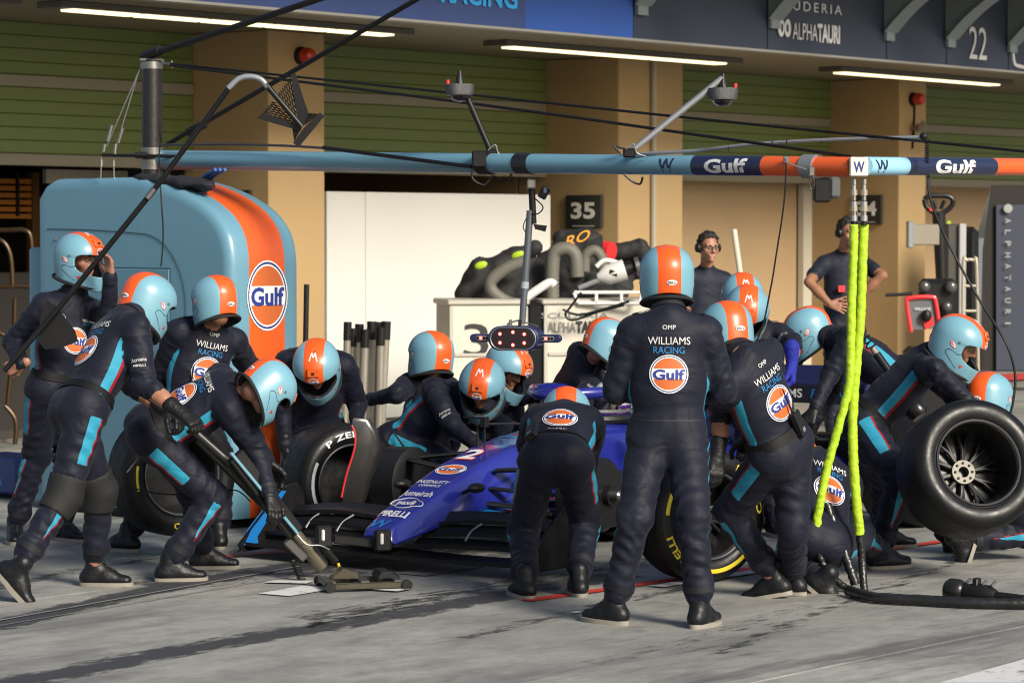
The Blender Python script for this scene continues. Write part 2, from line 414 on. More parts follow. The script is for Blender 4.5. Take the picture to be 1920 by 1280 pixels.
def line(name, a, b, wd, m, z=0.005, a2=None):
    a = PZ(*a, 0); b = PZ(*b, 0); d = (b - a).normalized(); s = Vector((d.y, -d.x, 0)) * wd / 2
    mb = MB(); mb.add([Vector((p.x, p.y, z)) for p in (a - s, a + s, b + s, b - s)], [(0, 1, 2, 3)]); o = mb.build(name, m); return tag(o, kind='structure')
def quad(name, pts, m, z=0.004):
    mb = MB(); mb.add([Vector((PZ(*p, 0).x, PZ(*p, 0).y, z)) for p in pts], [tuple(range(len(pts)))]); return tag(mb.build(name, m), kind='structure')
def soot_mat():
    m = bpy.data.materials.new('dark_tyre_rubber_track'); m.use_nodes = True; n = m.node_tree.nodes; l = m.node_tree.links; b = n['Principled BSDF']
    b.inputs['Base Color'].default_value = (0.045, 0.046, 0.05, 1); b.inputs['Roughness'].default_value = 0.6
    g = n.new('ShaderNodeNewGeometry'); mp = n.new('ShaderNodeMapping'); mp.inputs['Rotation'].default_value = (0, 0, TH); l.new(g.outputs['Position'], mp.inputs['Vector'])
    sc = n.new('ShaderNodeVectorMath'); sc.operation = 'MULTIPLY'; sc.inputs[1].default_value = (1, 0.22, 1); l.new(mp.outputs[0], sc.inputs[0])
    t = n.new('ShaderNodeTexNoise'); t.inputs['Scale'].default_value = 20; t.inputs['Detail'].default_value = 10; t.inputs['Roughness'].default_value = 0.8; l.new(sc.outputs[0], t.inputs['Vector'])
    uv = n.new('ShaderNodeUVMap'); uv.uv_map = 'across'; sx = n.new('ShaderNodeSeparateXYZ'); l.new(uv.outputs[0], sx.inputs[0])
    pr = n.new('ShaderNodeMapRange'); pr.inputs['From Min'].default_value = 0.0; pr.inputs['From Max'].default_value = 1.0; pr.inputs['To Min'].default_value = 0.22; pr.inputs['To Max'].default_value = -0.24
    l.new(sx.outputs['X'], pr.inputs['Value'])
    ad = n.new('ShaderNodeMath'); ad.operation = 'ADD'; l.new(pr.outputs['Result'], ad.inputs[0]); l.new(t.outputs['Fac'], ad.inputs[1])
    r = n.new('ShaderNodeMapRange'); r.inputs['From Min'].default_value = 0.47; r.inputs['From Max'].default_value = 0.56; r.inputs['To Max'].default_value = 0.85; l.new(ad.outputs[0], r.inputs['Value'])
    tr = n.new('ShaderNodeBsdfTransparent'); mx = n.new('ShaderNodeMixShader'); l.new(r.outputs['Result'], mx.inputs[0]); l.new(tr.outputs[0], mx.inputs[1]); l.new(b.outputs[0], mx.inputs[2])
    l.new(mx.outputs[0], n['Material Output'].inputs['Surface']); return m
SOOTM = soot_mat()
def soot(pts, wd, z=0.003, weak=0.0):
    """a band of laid rubber along ground pixels; it fades out across its width"""
    c = smooth_path([PZ(x, y, 0) for x, y in pts], 10); vs = []; fs = []; uv = []
    for i, p in enumerate(c):
        d = (c[min(i + 1, len(c) - 1)] - c[max(i - 1, 0)]).normalized(); s = Vector((d.y, -d.x, 0))
        e = 1.0
        for k in range(5):
            t = k / 4 * 2 - 1; q = p + s * wd / 2 * t; vs.append((q.x, q.y, z)); uv.append((min(1.3, weak + abs(t) ** 1.5 + (0.9 if i in (0, len(c) - 1) else 0)), i / len(c)))
    for i in range(len(c) - 1):
        for k in range(4): fs.append((i * 5 + k, i * 5 + k + 1, i * 5 + k + 6, i * 5 + k + 5))
    me = bpy.data.meshes.new('tyre_track'); me.from_pydata(vs, [], fs); u = me.uv_layers.new(name='across')
    li = np.empty(len(me.loops), np.int32); me.loops.foreach_get('vertex_index', li); u.data.foreach_set('uv', np.array(uv, np.float32)[li].ravel())
    return tag(link('tyre_track', me, None, [SOOTM]), kind='structure')
soot([(-60, 1296), (120, 1262), (400, 1208), (700, 1160), (960, 1112), (1180, 1075)], 0.50, weak=0.12)
soot([(-40, 1182), (200, 1125), (420, 1082), (640, 1045), (900, 1010)], 0.42, weak=0.1)
soot([(1330, 1230), (1560, 1140), (1800, 1050), (1990, 985)], 0.55, weak=0.50)
soot([(240, 1098), (600, 1062), (1000, 1018), (1350, 975)], 1.5, 0.0022, weak=0.36)
soot([(560, 1165), (900, 1105), (1250, 1045)], 1.1, 0.0026, weak=0.42)
soot([(-60, 1110), (150, 1070), (420, 1020)], 0.9, 0.0024, weak=0.46)
soot([(1100, 1250), (1400, 1170), (1700, 1090)], 0.9, 0.0024, weak=0.56)
soot([(560, 1180), (800, 1122), (980, 1080)], 0.40, weak=0.42)
soot([(860, 1200), (1130, 1135), (1300, 1100)], 0.55, weak=0.45)
line('red_line', (985, 1127), (2050, 975), 0.085, LINE_R, 0.006)
line('white_line', (1230, 1101), (1420, 1072), 0.10, LINE_W, 0.008)
line('faded_white_line', (770, 1078), (1060, 1031), 0.20, LINE_G, 0.0055)
line('red_line', (330, 1052), (620, 1028), 0.05, LINE_R, 0.0075)
line('thin_chalk_line', (-20, 1168), (560, 1063), 0.022, LINE_G, 0.0075)
line('thin_chalk_line', (-20, 1178), (600, 1072), 0.012, LINE_G, 0.0082)
quad('white_floor_marker', [(484, 1114), (542, 1119), (640, 1103), (565, 1100)], LINE_W, 0.007)
quad('white_floor_marker', [(495, 1094), (512, 1090), (590, 1091), (575, 1096)], LINE_W, 0.009)
quad('white_floor_marker', [(640, 1104), (700, 1103), (770, 1107), (745, 1111)], LINE_W, 0.010)
quad('white_edge_line', [(1760, 1282), (1925, 1236), (1925, 1282)], LINE_W, 0.0065)
quad('white_floor_marker', [(1070, 1150), (1082, 1148), (1090, 1150), (1078, 1152)], LINE_W, 0.0085)
quad('red_kerb_strip', [(1780, 722), (1960, 712), (1960, 700), (1780, 708)], LINE_R, 0.02)
# ================================================================== pit building
F0 = Vector((-3.81, 26.04, 0))
def FP(s, wv, z): return F0 + U * s - V * wv + Z * z
def fs(px, wv=0.0):
    """distance along the facade where the plane wv in front of the shutters is seen at image column px"""
    o = F0 - V * wv; k = (px - 960) / F; return (k * o.y - o.x) / (U.x - k * U.y)
def fz(px, py, wv=0.0):
    p = FP(fs(px, wv), wv, 0); return CH + (p.y / F) * (435 - py)
FM = Matrix((U, -V, Z)).transposed()      # box axes: along, out, up
def fbox(mb, s0, s1, w0, w1, z0, z1, bev=0.0):
    mb.box(FP((s0 + s1) / 2, (w0 + w1) / 2, (z0 + z1) / 2), (abs(s1 - s0), abs(w1 - w0), abs(z1 - z0)), FM, bev)
TAN = mat('tan_render', (0.37, 0.25, 0.118), 0.8, bump=0.12, bscale=70, var=0.08, vscale=1.2)
TANW = mat('tan_panel', (0.40, 0.275, 0.15), 0.7, bump=0.05, var=0.08, vscale=1.0)
GREEN = mat('green_shutter_paint', (0.126, 0.165, 0.046), 0.5, bump=0.03, var=0.10, vscale=2, rvar=0.1)
BAND = mat('shutter_rail', (0.22, 0.195, 0.14), 0.5, var=0.06)
CEIL = mat('soffit_panel', (0.175, 0.148, 0.10), 0.55, var=0.06, vscale=0.6)
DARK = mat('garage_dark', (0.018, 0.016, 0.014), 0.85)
WPANEL = mat('white_wall_panel', (0.62, 0.61, 0.575), 0.55, var=0.03, vscale=1.0)
GRAYW = mat('grey_board', (0.34, 0.32, 0.27), 0.6, var=0.05)
LAMP = mat('lamp_tube', (0.9, 0.85, 0.7), 0.4, emit=(1.0, 0.84, 0.48), estr=1.3)
HOUS = mat('lamp_housing', (0.10, 0.09, 0.075), 0.5)
B_BLUE = mat('blue_banner', (0.036, 0.062, 0.19), 0.45, var=0.12, vscale=0.5)
B_BLUE2 = mat('bright_blue_banner', (0.026, 0.085, 0.36), 0.45, var=0.12, vscale=0.8)
B_NAVY = mat('navy_banner', (0.030, 0.038, 0.062), 0.45, var=0.12, vscale=0.5)
BRACK = mat('bracket_grey', (0.21, 0.245, 0.25), 0.45, 0.2, rvar=0.1)
S0, S1 = fs(-260), fs(2250)
bld = thing('pit_building', 'long pit building with green roller shutters, tan columns and lit soffit', 'building', FP(0, 0, 0))
ZC = 3.75; WF = 2.93
m = MB(); fbox(m, S0, S1, -7, WF - 0.02, ZC, ZC + 0.25); ceil = m.build('soffit', CEIL, bld)
m = MB(); fbox(m, S0, S1, -7.4, -7.0, 0, ZC); m.build('rear_wall', DARK, bld)
m = MB(); fbox(m, S0, S1, -7, -0.15, 0.0, 0.03); m.build('garage_floor', mat('garage_floor_paint', (0.10, 0.09, 0.08), 0.35, var=0.2), bld)
cols = [(505, 610, 360), (1160, 1280, 1035), (1685, 1735, 1570)]      # front face from..to, rear left edge
CW = 1.0; colspan = []
for k, (a, b, c) in enumerate(cols):
    s0, s1 = fs(a, CW), fs(b, CW); colspan.append((s0, s1))
    m = MB(); fbox(m, s0, s1, -0.4, CW, 0, ZC - 0.002, 0.012); col_o = m.build('column', TAN, bld)
    if k == 1:
        sp = fs(1221, CW); m = MB(); m.tube([FP(sp, CW + 0.03, 0), FP(sp, CW + 0.03, ZC)], 0.035, 10); m.build('rain_pipe', mat('pipe_grey_tan', (0.33, 0.29, 0.22), 0.5), col_o)
# bays
bays = [(S0, colspan[0][0]), (colspan[0][1], colspan[1][0]), (colspan[1][1], colspan[2][0]), (colspan[2][1], S1)]
ZL = 2.47; ZM0, ZM1 = 3.17, 3.28; ZB = 2.58
for bi, (a, b) in enumerate(bays):
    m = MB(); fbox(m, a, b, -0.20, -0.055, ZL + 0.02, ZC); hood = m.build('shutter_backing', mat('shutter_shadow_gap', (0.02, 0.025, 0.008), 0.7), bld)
    def slats(z0, z1, n):
        h = (z1 - z0) / n; me = MB(); L = b - a - 0.02
        prof = [(-h / 2 + 0.0015, -0.05), (-h / 2 + 0.0015, -0.006), (-h / 2 + 0.010, 0.0), (h / 2 - 0.010, 0.0), (h / 2 - 0.0015, -0.006), (h / 2 - 0.0015, -0.05)]
        me.prism([(q[1], q[0]) for q in prof], FP(a + 0.01, 0, 0), -V, Z, U * L)
        msh = me.mesh('shutter_slat'); msh.materials.append(GREEN); msh.transform(Matrix.Translation(-FP(0, 0, 0)))
        for i in range(n):
            o = bpy.data.objects.new('shutter_slat', msh); COL.objects.link(o); o.parent = bld; o.location = (0, 0, z0 + h * (i + 0.5))
    slats(ZM1, ZC, 4); slats(ZB, ZM0, 5)
    for z0, z1 in ((ZM0, ZM1), (ZL, ZB)):
        m = MB(); fbox(m, a + 0.01, b - 0.01, -0.06, 0.02, z0 + 0.002, z1 - 0.002, 0.008); m.build('shutter_rail', BAND, bld)
# dividing walls inside
for k, (s0, s1) in enumerate(colspan):
    m = MB(); fbox(m, s0, s1, -7, -0.42, 0, ZC - 0.01); m.build('garage_dividing_wall', TANW if k else DARK, bld)  # first wall coloured near black to stand in for the garage's shade
    if k == 0:
        m = MB(); fbox(m, s0 - 0.02, s0 - 0.004, -6.9, -0.12, 0.03, ZL + .3); m.build('painted_shade_sheet', DARK, bld)  # added dark sheet, paints the bay's shade over the tan side
m = MB(); fbox(m, S0, S0 + .3, -7, 0, 0, ZC - .01); m.build('garage_dividing_wall', DARK, bld)
# bay A: dark garage, louvre with orange light painted into its blades, pale board
wv = -0.9; m = MB(); fbox(m, fs(88, wv), fs(270, wv), wv - 0.05, wv, fz(150, 345, wv), fz(150, 319, wv)); m.build('pale_header_board', GRAYW, bld)
wv = -2.2; lou = MB(); LOUV = mat('warm_louvre_blade', (0.55, 0.20, 0.03), 0.5)
for i in range(6):
    z = fz(40, 336 + i * 13, wv); lb = MB(); fbox(lb, fs(-40, wv), fs(60, wv), wv - 0.02, wv, z - 0.047, z); lb.build('louvre_blade', LOUV, bld)
    z = fz(40, 336 + i * 13, wv); lb = MB(); fbox(lb, fs(40, wv - .3), fs(64, wv - .3) , wv - 0.32, wv - .3, z - 0.045, z)
m = MB(); fbox(m, fs(34, wv + .03), fs(38, wv + .03), wv, wv + 0.03, fz(40, 405, wv), ZL); m.build('louvre_mullion', DARK, bld)
m = MB(); fbox(m, fs(62, wv), fs(88, wv), wv - 0.1, wv, 0.9, ZL); m.build('brown_door_frame', mat('brown_frame', (0.16, 0.075, 0.02), 0.6), bld)
# bay B: white boarded wall made of panels
wv = 0.42; s0, s1 = fs(613, wv), fs(1033, wv); ztop = fz(800, 362, wv); npan = 2
m = MB(); fbox(m, s0, s1, wv - 0.40, wv - 0.05, 0, ztop - .01); m.build('boarding_back', GRAYW, bld)
edges = [s0, fs(686, wv), s1]
for i in range(2):
    m = MB(); fbox(m, edges[i] + 0.004, edges[i + 1] - 0.004, wv - 0.05, wv, 0.02, ztop, 0.006); m.build('white_wall_panel', WPANEL, bld)
# bay C: tan inner wall, pale post and black post
wv = -0.38; m = MB(); fbox(m, bays[2][0] - 0.02, bays[2][1] + .02, wv - 0.1, wv, 0, fz(1400, 341, wv)); m.build('tan_inner_wall', TANW, bld)
wv = -0.27; m = MB(); fbox(m, fs(1506, wv), fs(1541, wv), wv - 0.08, wv, 0, ZL); m.build('pale_post', mat('pale_post_paint', (0.50, 0.46, 0.38), 0.5), bld)
wv = -0.20; m = MB(); fbox(m, fs(1546, wv), fs(1566, wv), wv - 0.1, wv, 0, ZL); m.build('black_post', BLACK, bld)
# bay D: slanted screen and tan wall
wv = -0.6; sA, sB = fs(1735, wv) - .3, fs(1875, wv)
m = MB(); m.prism([(sA, 0), (fs(1832, wv), 0), (fs(1832, wv), fz(1832, 437, wv)), (fs(1858, wv), fz(1858, 347, wv)), (sA, fz(1750, 340, wv))], FP(0, wv, 0), U, Z, V * 0.1); m.build('tan_inner_wall', TANW, bld)
# fascia banners
def fas(name, px0, px1, mt, z0=ZC - 0.01, z1=6.2, off=0.0):
    m = MB(); fbox(m, fs(px0, WF), fs(px1, WF), WF - 0.1, WF + off, z0, z1); return m.build(name, mt, bld)
fas('blue_banner', -260, 985, B_BLUE); fas('bright_blue_banner', 985, 1186, B_BLUE2)
for a, b in ((1186, 1437), (1437, 1660), (1660, 1772), (1772, 1888), (1888, 2250)): fas('navy_banner', a + 1.0, b - 1.0, B_NAVY)
m = MB(); fbox(m, S0, S1, WF - 0.14, WF + 0.006, ZC - 0.035, ZC - 0.012); m.build('fascia_edge_trim', mat('trim_grey', (0.28, 0.27, 0.25), 0.5), bld)
def ftext(s, px, py, hpx, wpx, mt, bold=0.02, spacing=1.0):
    wv = WF + 0.012; z = fz(px, py, wv); p = FP(fs(px, wv), wv, z); sc = F / p.y; m = MB()
    flat_text(m, s, p, U, Z, hpx / sc, abs(fs(px + wpx / 2, wv) - fs(px - wpx / 2, wv)), bold, 0, spacing); return m.build('lettering', mt, bld, sharp=180)
ftext('RACING', 900, -8, 40, 142, mat('cyan_sign_print', (0.03, 0.36, 0.80), 0.5), 0.03); ftext('WILLIAMS', 690, -33, 40, 190, PRINTW, 0.03)
ftext('SCUDERIA', 1515, 15, 18, 124, PRINTW, 0.0, 1.4)
ftext('ALPHA', 1508, 61, 32, 46, PRINTW, 0.0); ftext('TAURI', 1552, 65, 32, 42, PRINTW, 0.055)
ftext('22', 1831, 82, 62, 33, PRINTW, 0.0)
wv = WF + 0.012
for px, s in ((1462, 1), (1474, -1)):     # the two-letter emblem
    c = FP(fs(px, wv), wv, fz(px, 54 + (px - 1462) * .08, wv)); k = c.y / F
    mm = MB(); pts = [(math.cos(t) * 7.5 * k * 1.35, math.sin(t) * 17 * k) for t in np.linspace(0, 2 * math.pi, 22)[:-1]]; mm.prism(pts, c, U, Z, -V * 0.01)
    eo = mm.build('emblem', PRINTW, bld)
    mm = MB(); mm.prism([(a * 0.34 + s * 1.5 * k, b * .5) for a, b in pts], c - V * 0.011, U, Z, -V * 0.003); mm.build('emblem_counter', B_NAVY, eo)
pr = [(1897, 60), (1897, 112), (1912, 127), (1990, 134)]
m = MB(); m.tube([FP(fs(a, wv), wv, fz(a, b, wv)) for a, b in pr], 0.022, 6, smooth=4); m.build('sign_outline', PRINTW, bld)
# steel brackets that carry the canopy above the fascia
def bracket(px, zb):
    s = fs(px, WF); arc = [(0.04 + 1.5 * t ** 1.0, zb + 0.10 + 0.62 * (1 - (1 - t) ** 2.6)) for t in np.linspace(0, 1, 14)]
    poly = [(0.0, zb), (0.04, zb)] + arc + [(2.6, zb + 0.98), (2.6, zb + 1.25), (0.0, zb + 1.25)]
    mm = MB(); mm.prism(poly, FP(s, WF + 0.012, 0), -V, Z, U * 0.16); o = mm.build('canopy_bracket', BRACK, bld)
    mm = MB(); vs = [FP(s - 0.05, WF + 0.012 + a, b - 0.012) for a, b in arc] + [FP(s + 0.21, WF + 0.012 + a, b - 0.012) for a, b in arc]; n = len(arc)
    vs += [v + Z * 0.012 for v in vs]; mm.add(vs, [(i, i + 1, n + i + 1, n + i) for i in range(n - 1)] + [(2 * n + i, 3 * n + i, 3 * n + i + 1, 2 * n + i + 1) for i in range(n - 1)] + [(i, 2 * n + i, 2 * n + i + 1, i + 1) for i in range(n - 1)] + [(n + i, n + i + 1, 3 * n + i + 1, 3 * n + i) for i in range(n - 1)])
    mm.build('bracket_flange', BRACK, o)
for px, py in ((1188, 30), (1437, 55), (1653, 78), (1768, 90), (1884, 100)): bracket(px, fz(px, py, WF))
m = MB(); fbox(m, S0, S1, WF + 0.01, WF + 2.65, 5.28, 5.42); m.build('unseen_canopy_roof', BRACK, bld)  # canopy out of view, added solid to cut sky light on the columns
# soffit lights
def strip(a, b, n):
    A = PZ(*a, ZC - 0.03); B = PZ(*b, ZC - 0.03); d = (B - A).normalized(); h = MB(); h.beam(A, B, 0.30, 0.05, Z); 
    lt = h.build('light_housing', HOUS, bld)
    L = (B - A).length - 0.35
    for i in range(n):
        q = MB(); p0 = A + d * (0.17 + L * i / n + 0.02) - Z * 0.028; p1 = A + d * (0.17 + L * (i + 1) / n - 0.02) - Z * 0.028
        q.beam(p0, p1, 0.17, 0.03, Z, 0.008); q.build('light_tube', LAMP, lt)
strip((92, 9), (755, 62), 5); strip((928, 81), (1372, 116), 3); strip((1556, 130), (1880, 156), 3); strip((-330, -22), (20, 4), 3)
# number boards on the columns
def sign(px0, px1, py0, py1, txt, k, label):
    """board on the column's left face (its normal is -U)"""
    s = colspan[k][0] - 0.004; o = FP(s, 0, 0)
    def at(px, py):
        kx = (px - 960) / F; t = (o.x - kx * o.y) / (V.x - kx * V.y) * -1; p = o + V * t; return p + Z * (CH + p.y / F * (435 - py))
    A = at(px0, (py0 + py1) / 2); B = at(px1, (py0 + py1) / 2); c = (A + B) / 2; wd = (B - A).length; hh = (py1 - py0) * c.y / F
    t = thing('number_board', label, 'sign', c - Z * hh / 2 - U * 0.03); M = Matrix((-V, -U, Z)).transposed()
    m = MB(); m.box(c - U * 0.02, (wd, 0.035, hh), M, 0.006); m.build('board', mat('sign_black', (0.016, 0.016, 0.015), 0.5), t)
    m = MB(); flat_text(m, txt, c - U * 0.042 + Z * hh * 0.05, -V, Z, hh * 0.46, wd * 0.68, 0.045); m.build('lettering', mat('sign_white', (0.62, 0.60, 0.55), 0.6), t, sharp=180)
    m = MB(); m.box(c - U * 0.040 - Z * hh * 0.42, (wd * 0.6, 0.004, hh * 0.035), M); m.build('small_print', mat('sign_grey', (0.30, 0.29, 0.27), 0.6), t)
sign(1064, 1131, 366, 429, '35', 1, 'black number board reading 35 on the column above the piled equipment')
sign(1600, 1655, 366, 421, '34', 2, 'black number board half hidden by hose fittings, ending in 4')
sign(412, 474, 357, 420, '36', 0, 'dark board on the column behind the light blue cabinet')
# red alarm lamps and siren horns on the column fronts
def alarm(px, py, k, label, horn):
    wv = CW + 0.06; c = FP(fs(px, wv), wv, fz(px, py, wv)); t = thing('alarm_lamp', label, 'lamp', c - Z * 0.08)
    m = MB(); m.lathe([(0.085, 0), (0.085, 0.03), (0.075, 0.05)], c + V * 0.055, -V, 18); m.build('base', BLACK, t)
    m = MB(); m.lathe([(0.07, 0.05), (0.075, 0.10), (0.06, 0.15), (0.03, 0.17), (0.0, 0.172)], c + V * 0.055, -V, 18); m.build('red_lens', mat('red_lens', (0.45, 0.03, 0.015), 0.25), t)
    if horn:
        m = MB(); m.lathe([(0.03, 0), (0.035, 0.06), (0.07, 0.13), (0.095, 0.15), (0.085, 0.15), (0.02, 0.05), (0, 0.05)], c - Z * 0.35 + V * 0.055, -V, 18); m.build('siren_horn', mat('horn_beige', (0.20, 0.17, 0.12), 0.5), t)
        m = MB(); m.tube([c + V * 0.04, c - Z * 0.15 + V * 0.05 + U * 0.04, c - Z * 0.6 + V * 0.05], 0.015, 6, smooth=5); m.build('cable', BLACK, t)
alarm(572, 106, 0, 'red alarm lamp high on the tan column behind the mesh arrow', False)
alarm(1716, 187, 2, 'red alarm lamp with siren horn on the right-hand tan column', True)
# ================================================================== overhead gantry
DP = 18.85                                       # depth of the gantry post
post0 = P(285, 330, DP); TIP = P(1600, 313, 14.9); ROOT = P(300, 300, DP)
bd = (TIP - ROOT).normalized()                    # boom direction
bh = Vector((bd.x, bd.y, 0)).normalized()         # cabinet axis towards the pit lane
bs = Vector((-bh.y, bh.x, 0))                     # across (away to the right)
if bs.y < 0: bs = -bs
# ---- light blue cabinet
cabA = P(68, 600, 19.35); cabA.z = 0
CL, CWD, CHT = 2.02, 0.62, 2.24
cab = thing('gantry_cabinet', 'light blue gantry cabinet with rounded top, orange stripe and round emblem', 'cabinet', cabA)
def cab_pt(x, y, z): return cabA + bh * x + bs * y + Z * z
RAD, RDZ = 1.05, 0.50
def cab_prof(ins):
    """side outline of the cabinet, inset by ins"""
    r = RAD - ins; rz = RDZ - ins; cx, cz = CL - RAD, CHT - RDZ
    pts = [(ins, 0.06), (ins, CHT - 0.14), (0.10 + ins * .3, CHT - 0.04 - ins * .6), (0.2 + ins * .5, CHT - ins)]
    pts += [(x, CHT - ins) for x in np.linspace(0.4, 0.85, 3)]
    for q in smooth_path([Vector((x, z, 0)) for x, z in ((.98, 0), (1.25, -.028), (1.5, -.085), (1.72, -.165), (1.88, -.26), (1.975, -.37), (2.015, -.50), (2.02, -.62))], 3): pts.append((min(q.x, CL) - ins * (.25 + .75 * (q.x / CL) ** 6), CHT + q.y - ins * (1 - .6 * (q.x / CL) ** 8)))
    pts += [(CL - ins, cz - .5), (CL - ins, cz - 1.0), (CL - ins, 0.06)]
    return pts
rings = []
for y, ins in ((0.0, 0.075), (0.004, 0.05), (0.014, 0.027), (0.030, 0.010), (0.055, 0.002), (0.09, 0.0), (0.160, 0.0), (0.46, 0.0), (CWD - 0.10, 0.0), (CWD - 0.06, 0.008), (CWD - 0.02, 0.04), (CWD, 0.1)):
    rings.append([cab_pt(x, y, z) for x, z in cab_prof(ins)])
m = MB(); m.loft(rings, cap=True)
body = m.build('cabinet_body', [BLUE, ORANGE], cab, sharp=50)
for p in body.data.polygons:                       # the painted stripe runs over the top and down the front
    c = p.center + cabA; y = (c - cabA).dot(bs); x = (c - cabA).dot(bh); n = p.normal
    if 0.16 < y < 0.46 and x > 0.75 and len(p.vertices) == 4: p.material_index = 1
PLINE = mat('panel_gap', (0.025, 0.06, 0.08), 0.6)
def inlay(pts, wd=0.006, nm='panel_gap', mt=PLINE):
    m = MB(); m.tube(pts, wd / 2, 4); return m.build(nm, mt, cab)
e = -0.002
pan = cab_prof(0.08); pts = [cab_pt(x, e, z) for x, z in pan if z > 0.2]
m = MB(); m.box(cab_pt(1.0, -0.006, 1.47), (0.86, 0.012, 0.34), Matrix((bh, bs, Z)).transposed(), 0.004); dr = m.build('access_door', BLUE, cab)
inlay([cab_pt(.57, e - .003, 1.645), cab_pt(1.43, e - .003, 1.645)], .008); inlay([cab_pt(.57, e - .003, 1.295), cab_pt(1.43, e - .003, 1.295)], .008); inlay([cab_pt(1.435, e - .003, 1.295), cab_pt(1.435, e - .003, 1.645)], .006)
inlay([cab_pt(0.13, e, 1.90)] + [cab_pt(0.13 + t * 1.0, e, 1.90 - 0.03 * (t ** 2.0)) for t in np.linspace(0.1, 1, 8)] + [cab_pt(1.13 + 0.46 * math.sin(t), e, 1.41 + 0.46 * math.cos(t)) for t in np.linspace(0.1, 1.57, 10)] + [cab_pt(1.59, e, 0.9), cab_pt(1.59, e, 0.15)], .007)
inlay([cab_pt(1.59, e, 1.33), cab_pt(1.90, e, 1.33)], .006)
m = MB(); m.box(cab_pt(0.98, -0.015, 1.36), (0.05, 0.012, 0.075), Matrix((bh, bs, Z)).transposed(), 0.004); m.build('door_latch', mat('latch_brass', (0.16, 0.13, 0.07), 0.4, 0.6), cab)
for x, z in ((0.22, 1.83), (0.88, 1.84), (1.5, 1.15), (1.72, 1.2), (1.5, 0.6)):
    m = MB(); m.lathe([(0.011, 0), (0.011, 0.008), (0.006, 0.012)], cab_pt(x, 0, z), -bs, 10); m.build('screw', STEEL, cab)
bv = bvh_of(body.data, WM[cab.name])
roundel(bv, cab_pt(CL + 0.05, 0.31, 1.475), bs, Z, 0.172, cab, lift=0.006, ry=0.225)
m = MB(); m.box(cab_pt(-0.08, 0.3, 0.9), (0.16, 0.5, 1.75), Matrix((bh, bs, Z)).transposed(), 0.02); m.build('rear_fin', BLUE, cab)
m = MB(); m.box(cab_pt(CL / 2, CWD / 2, 0.03), (CL - .1, CWD - .1, 0.06), Matrix((bh, bs, Z)).transposed()); m.build('plinth', BLACK, cab)
m = MB(); m.box(cab_pt(CL + 0.008, 0.47, 0.86), (0.02, 0.05, 0.09), Matrix((bh, bs, Z)).transposed(), 0.004); m.build('lock', STEEL, cab)
# black fabric bag and blue straps on top of the cabinet under the boom
# ---- post and booms
gan = thing('overhead_gantry', 'overhead pit gantry with carbon post and blue, navy and orange booms', 'gantry', Vector((post0.x, post0.y, CHT)))
sp = DP / F
def gp(px, py, D=DP): return P(px, py, D)
m = MB(); a = gp(285, 335); b = gp(285, 112); m.tube([a, b], 0.068, 24); m.build('post', CARBON, gan)
for py0, py1, r in ((117, 130, 0.073), (277, 291, 0.073), (300, 318, 0.073)):
    m = MB(); m.tube([gp(285, py0), gp(285, py1)], r, 24); m.build('collar', STEEL, gan)
L = (TIP - ROOT).length
def boom_pt(t): return ROOT + bd * (L * t) - Z * (0.0 * t)
x_, y_, d_ = frame(bd)
def boom_seg(t0, t1, mt, nm, r0=0.064, r1=0.053):
    m = MB(); m.tube([boom_pt(t0 + (t1 - t0) * i / 6) for i in range(7)], [r0 + (r1 - r0) * (t0 + (t1 - t0) * i / 6) for i in range(7)], 28); return m.build(nm, mt, gan)
def boom_t(px):
    lo, hi = 0, 1.0
    for _ in range(40):
        mid = (lo + hi) / 2
        if proj(boom_pt(mid))[0] < px: lo = mid
        else: hi = mid
    return lo
segs = [(300, 1306, BLUE, 'boom_blue_section'), (1306, 1436, NAVYP, 'boom_navy_section'), (1436, 1600, ORANGE, 'boom_orange_section')]
for a, b, mt, nm in segs:
    o = boom_seg(boom_t(a) if a > 300 else 0, boom_t(b) if b < 1600 else 1, mt, nm)
    if nm == 'boom_navy_section': navy_b = o
    if nm == 'boom_blue_section': blue_b = o
for px, wd, mt in ((985, 26, CARBON), (912, 22, BLACK), (1521, 20, ALU)):
    t = boom_t(px); dt = wd / 2 / (1300); m = MB(); m.tube([boom_pt(t - dt), boom_pt(t + dt)], 0.064 if mt is not BLACK else 0.068, 24); m.build('boom_clamp', mt, gan)
nrm = Vector((bd.y, -bd.x, 0)).normalized()
if nrm.y > 0: nrm = -nrm
def boom_text(s, px, hpx, wpx, mt, bold, ob, spacing=1.0):
    t = boom_t(px); c = boom_pt(t) + nrm * 0.06; k = c.y / F
    wd = wpx * k / bd.x
    return decal_text('lettering', s, bvh_of(ob.data, WM[ob.name]), c, Vector((bd.x, bd.y, 0)), Z, hpx * k, mt, ob, width=wd, bold=bold, lift=0.002, spacing=spacing)
boom_text('Gulf', 1371, 24, 74, PRINTW, 0.05, navy_b); boom_text('W', 1260, 24, 27, NAVYP, 0.03, blue_b)
# tip plate
k = TIP.y / F; m = MB(); m.box(TIP + bd * 0.03, (34 * k * 1.0, 0.10, 36 * k), Matrix((Vector((1, 0, 0)), Vector((0, 1, 0)), Z)).transposed(), 0.006); tp = m.build('tip_plate', mat('off_white_plate', (0.62, 0.60, 0.54), 0.5), gan)
m = MB(); flat_text(m, 'W', TIP + bd * 0.03 + Vector((0, -0.053, 0)), (1, 0, 0), Z, 20 * k, 20 * k, 0.02); m.build('lettering', PRINTB, tp, sharp=180)
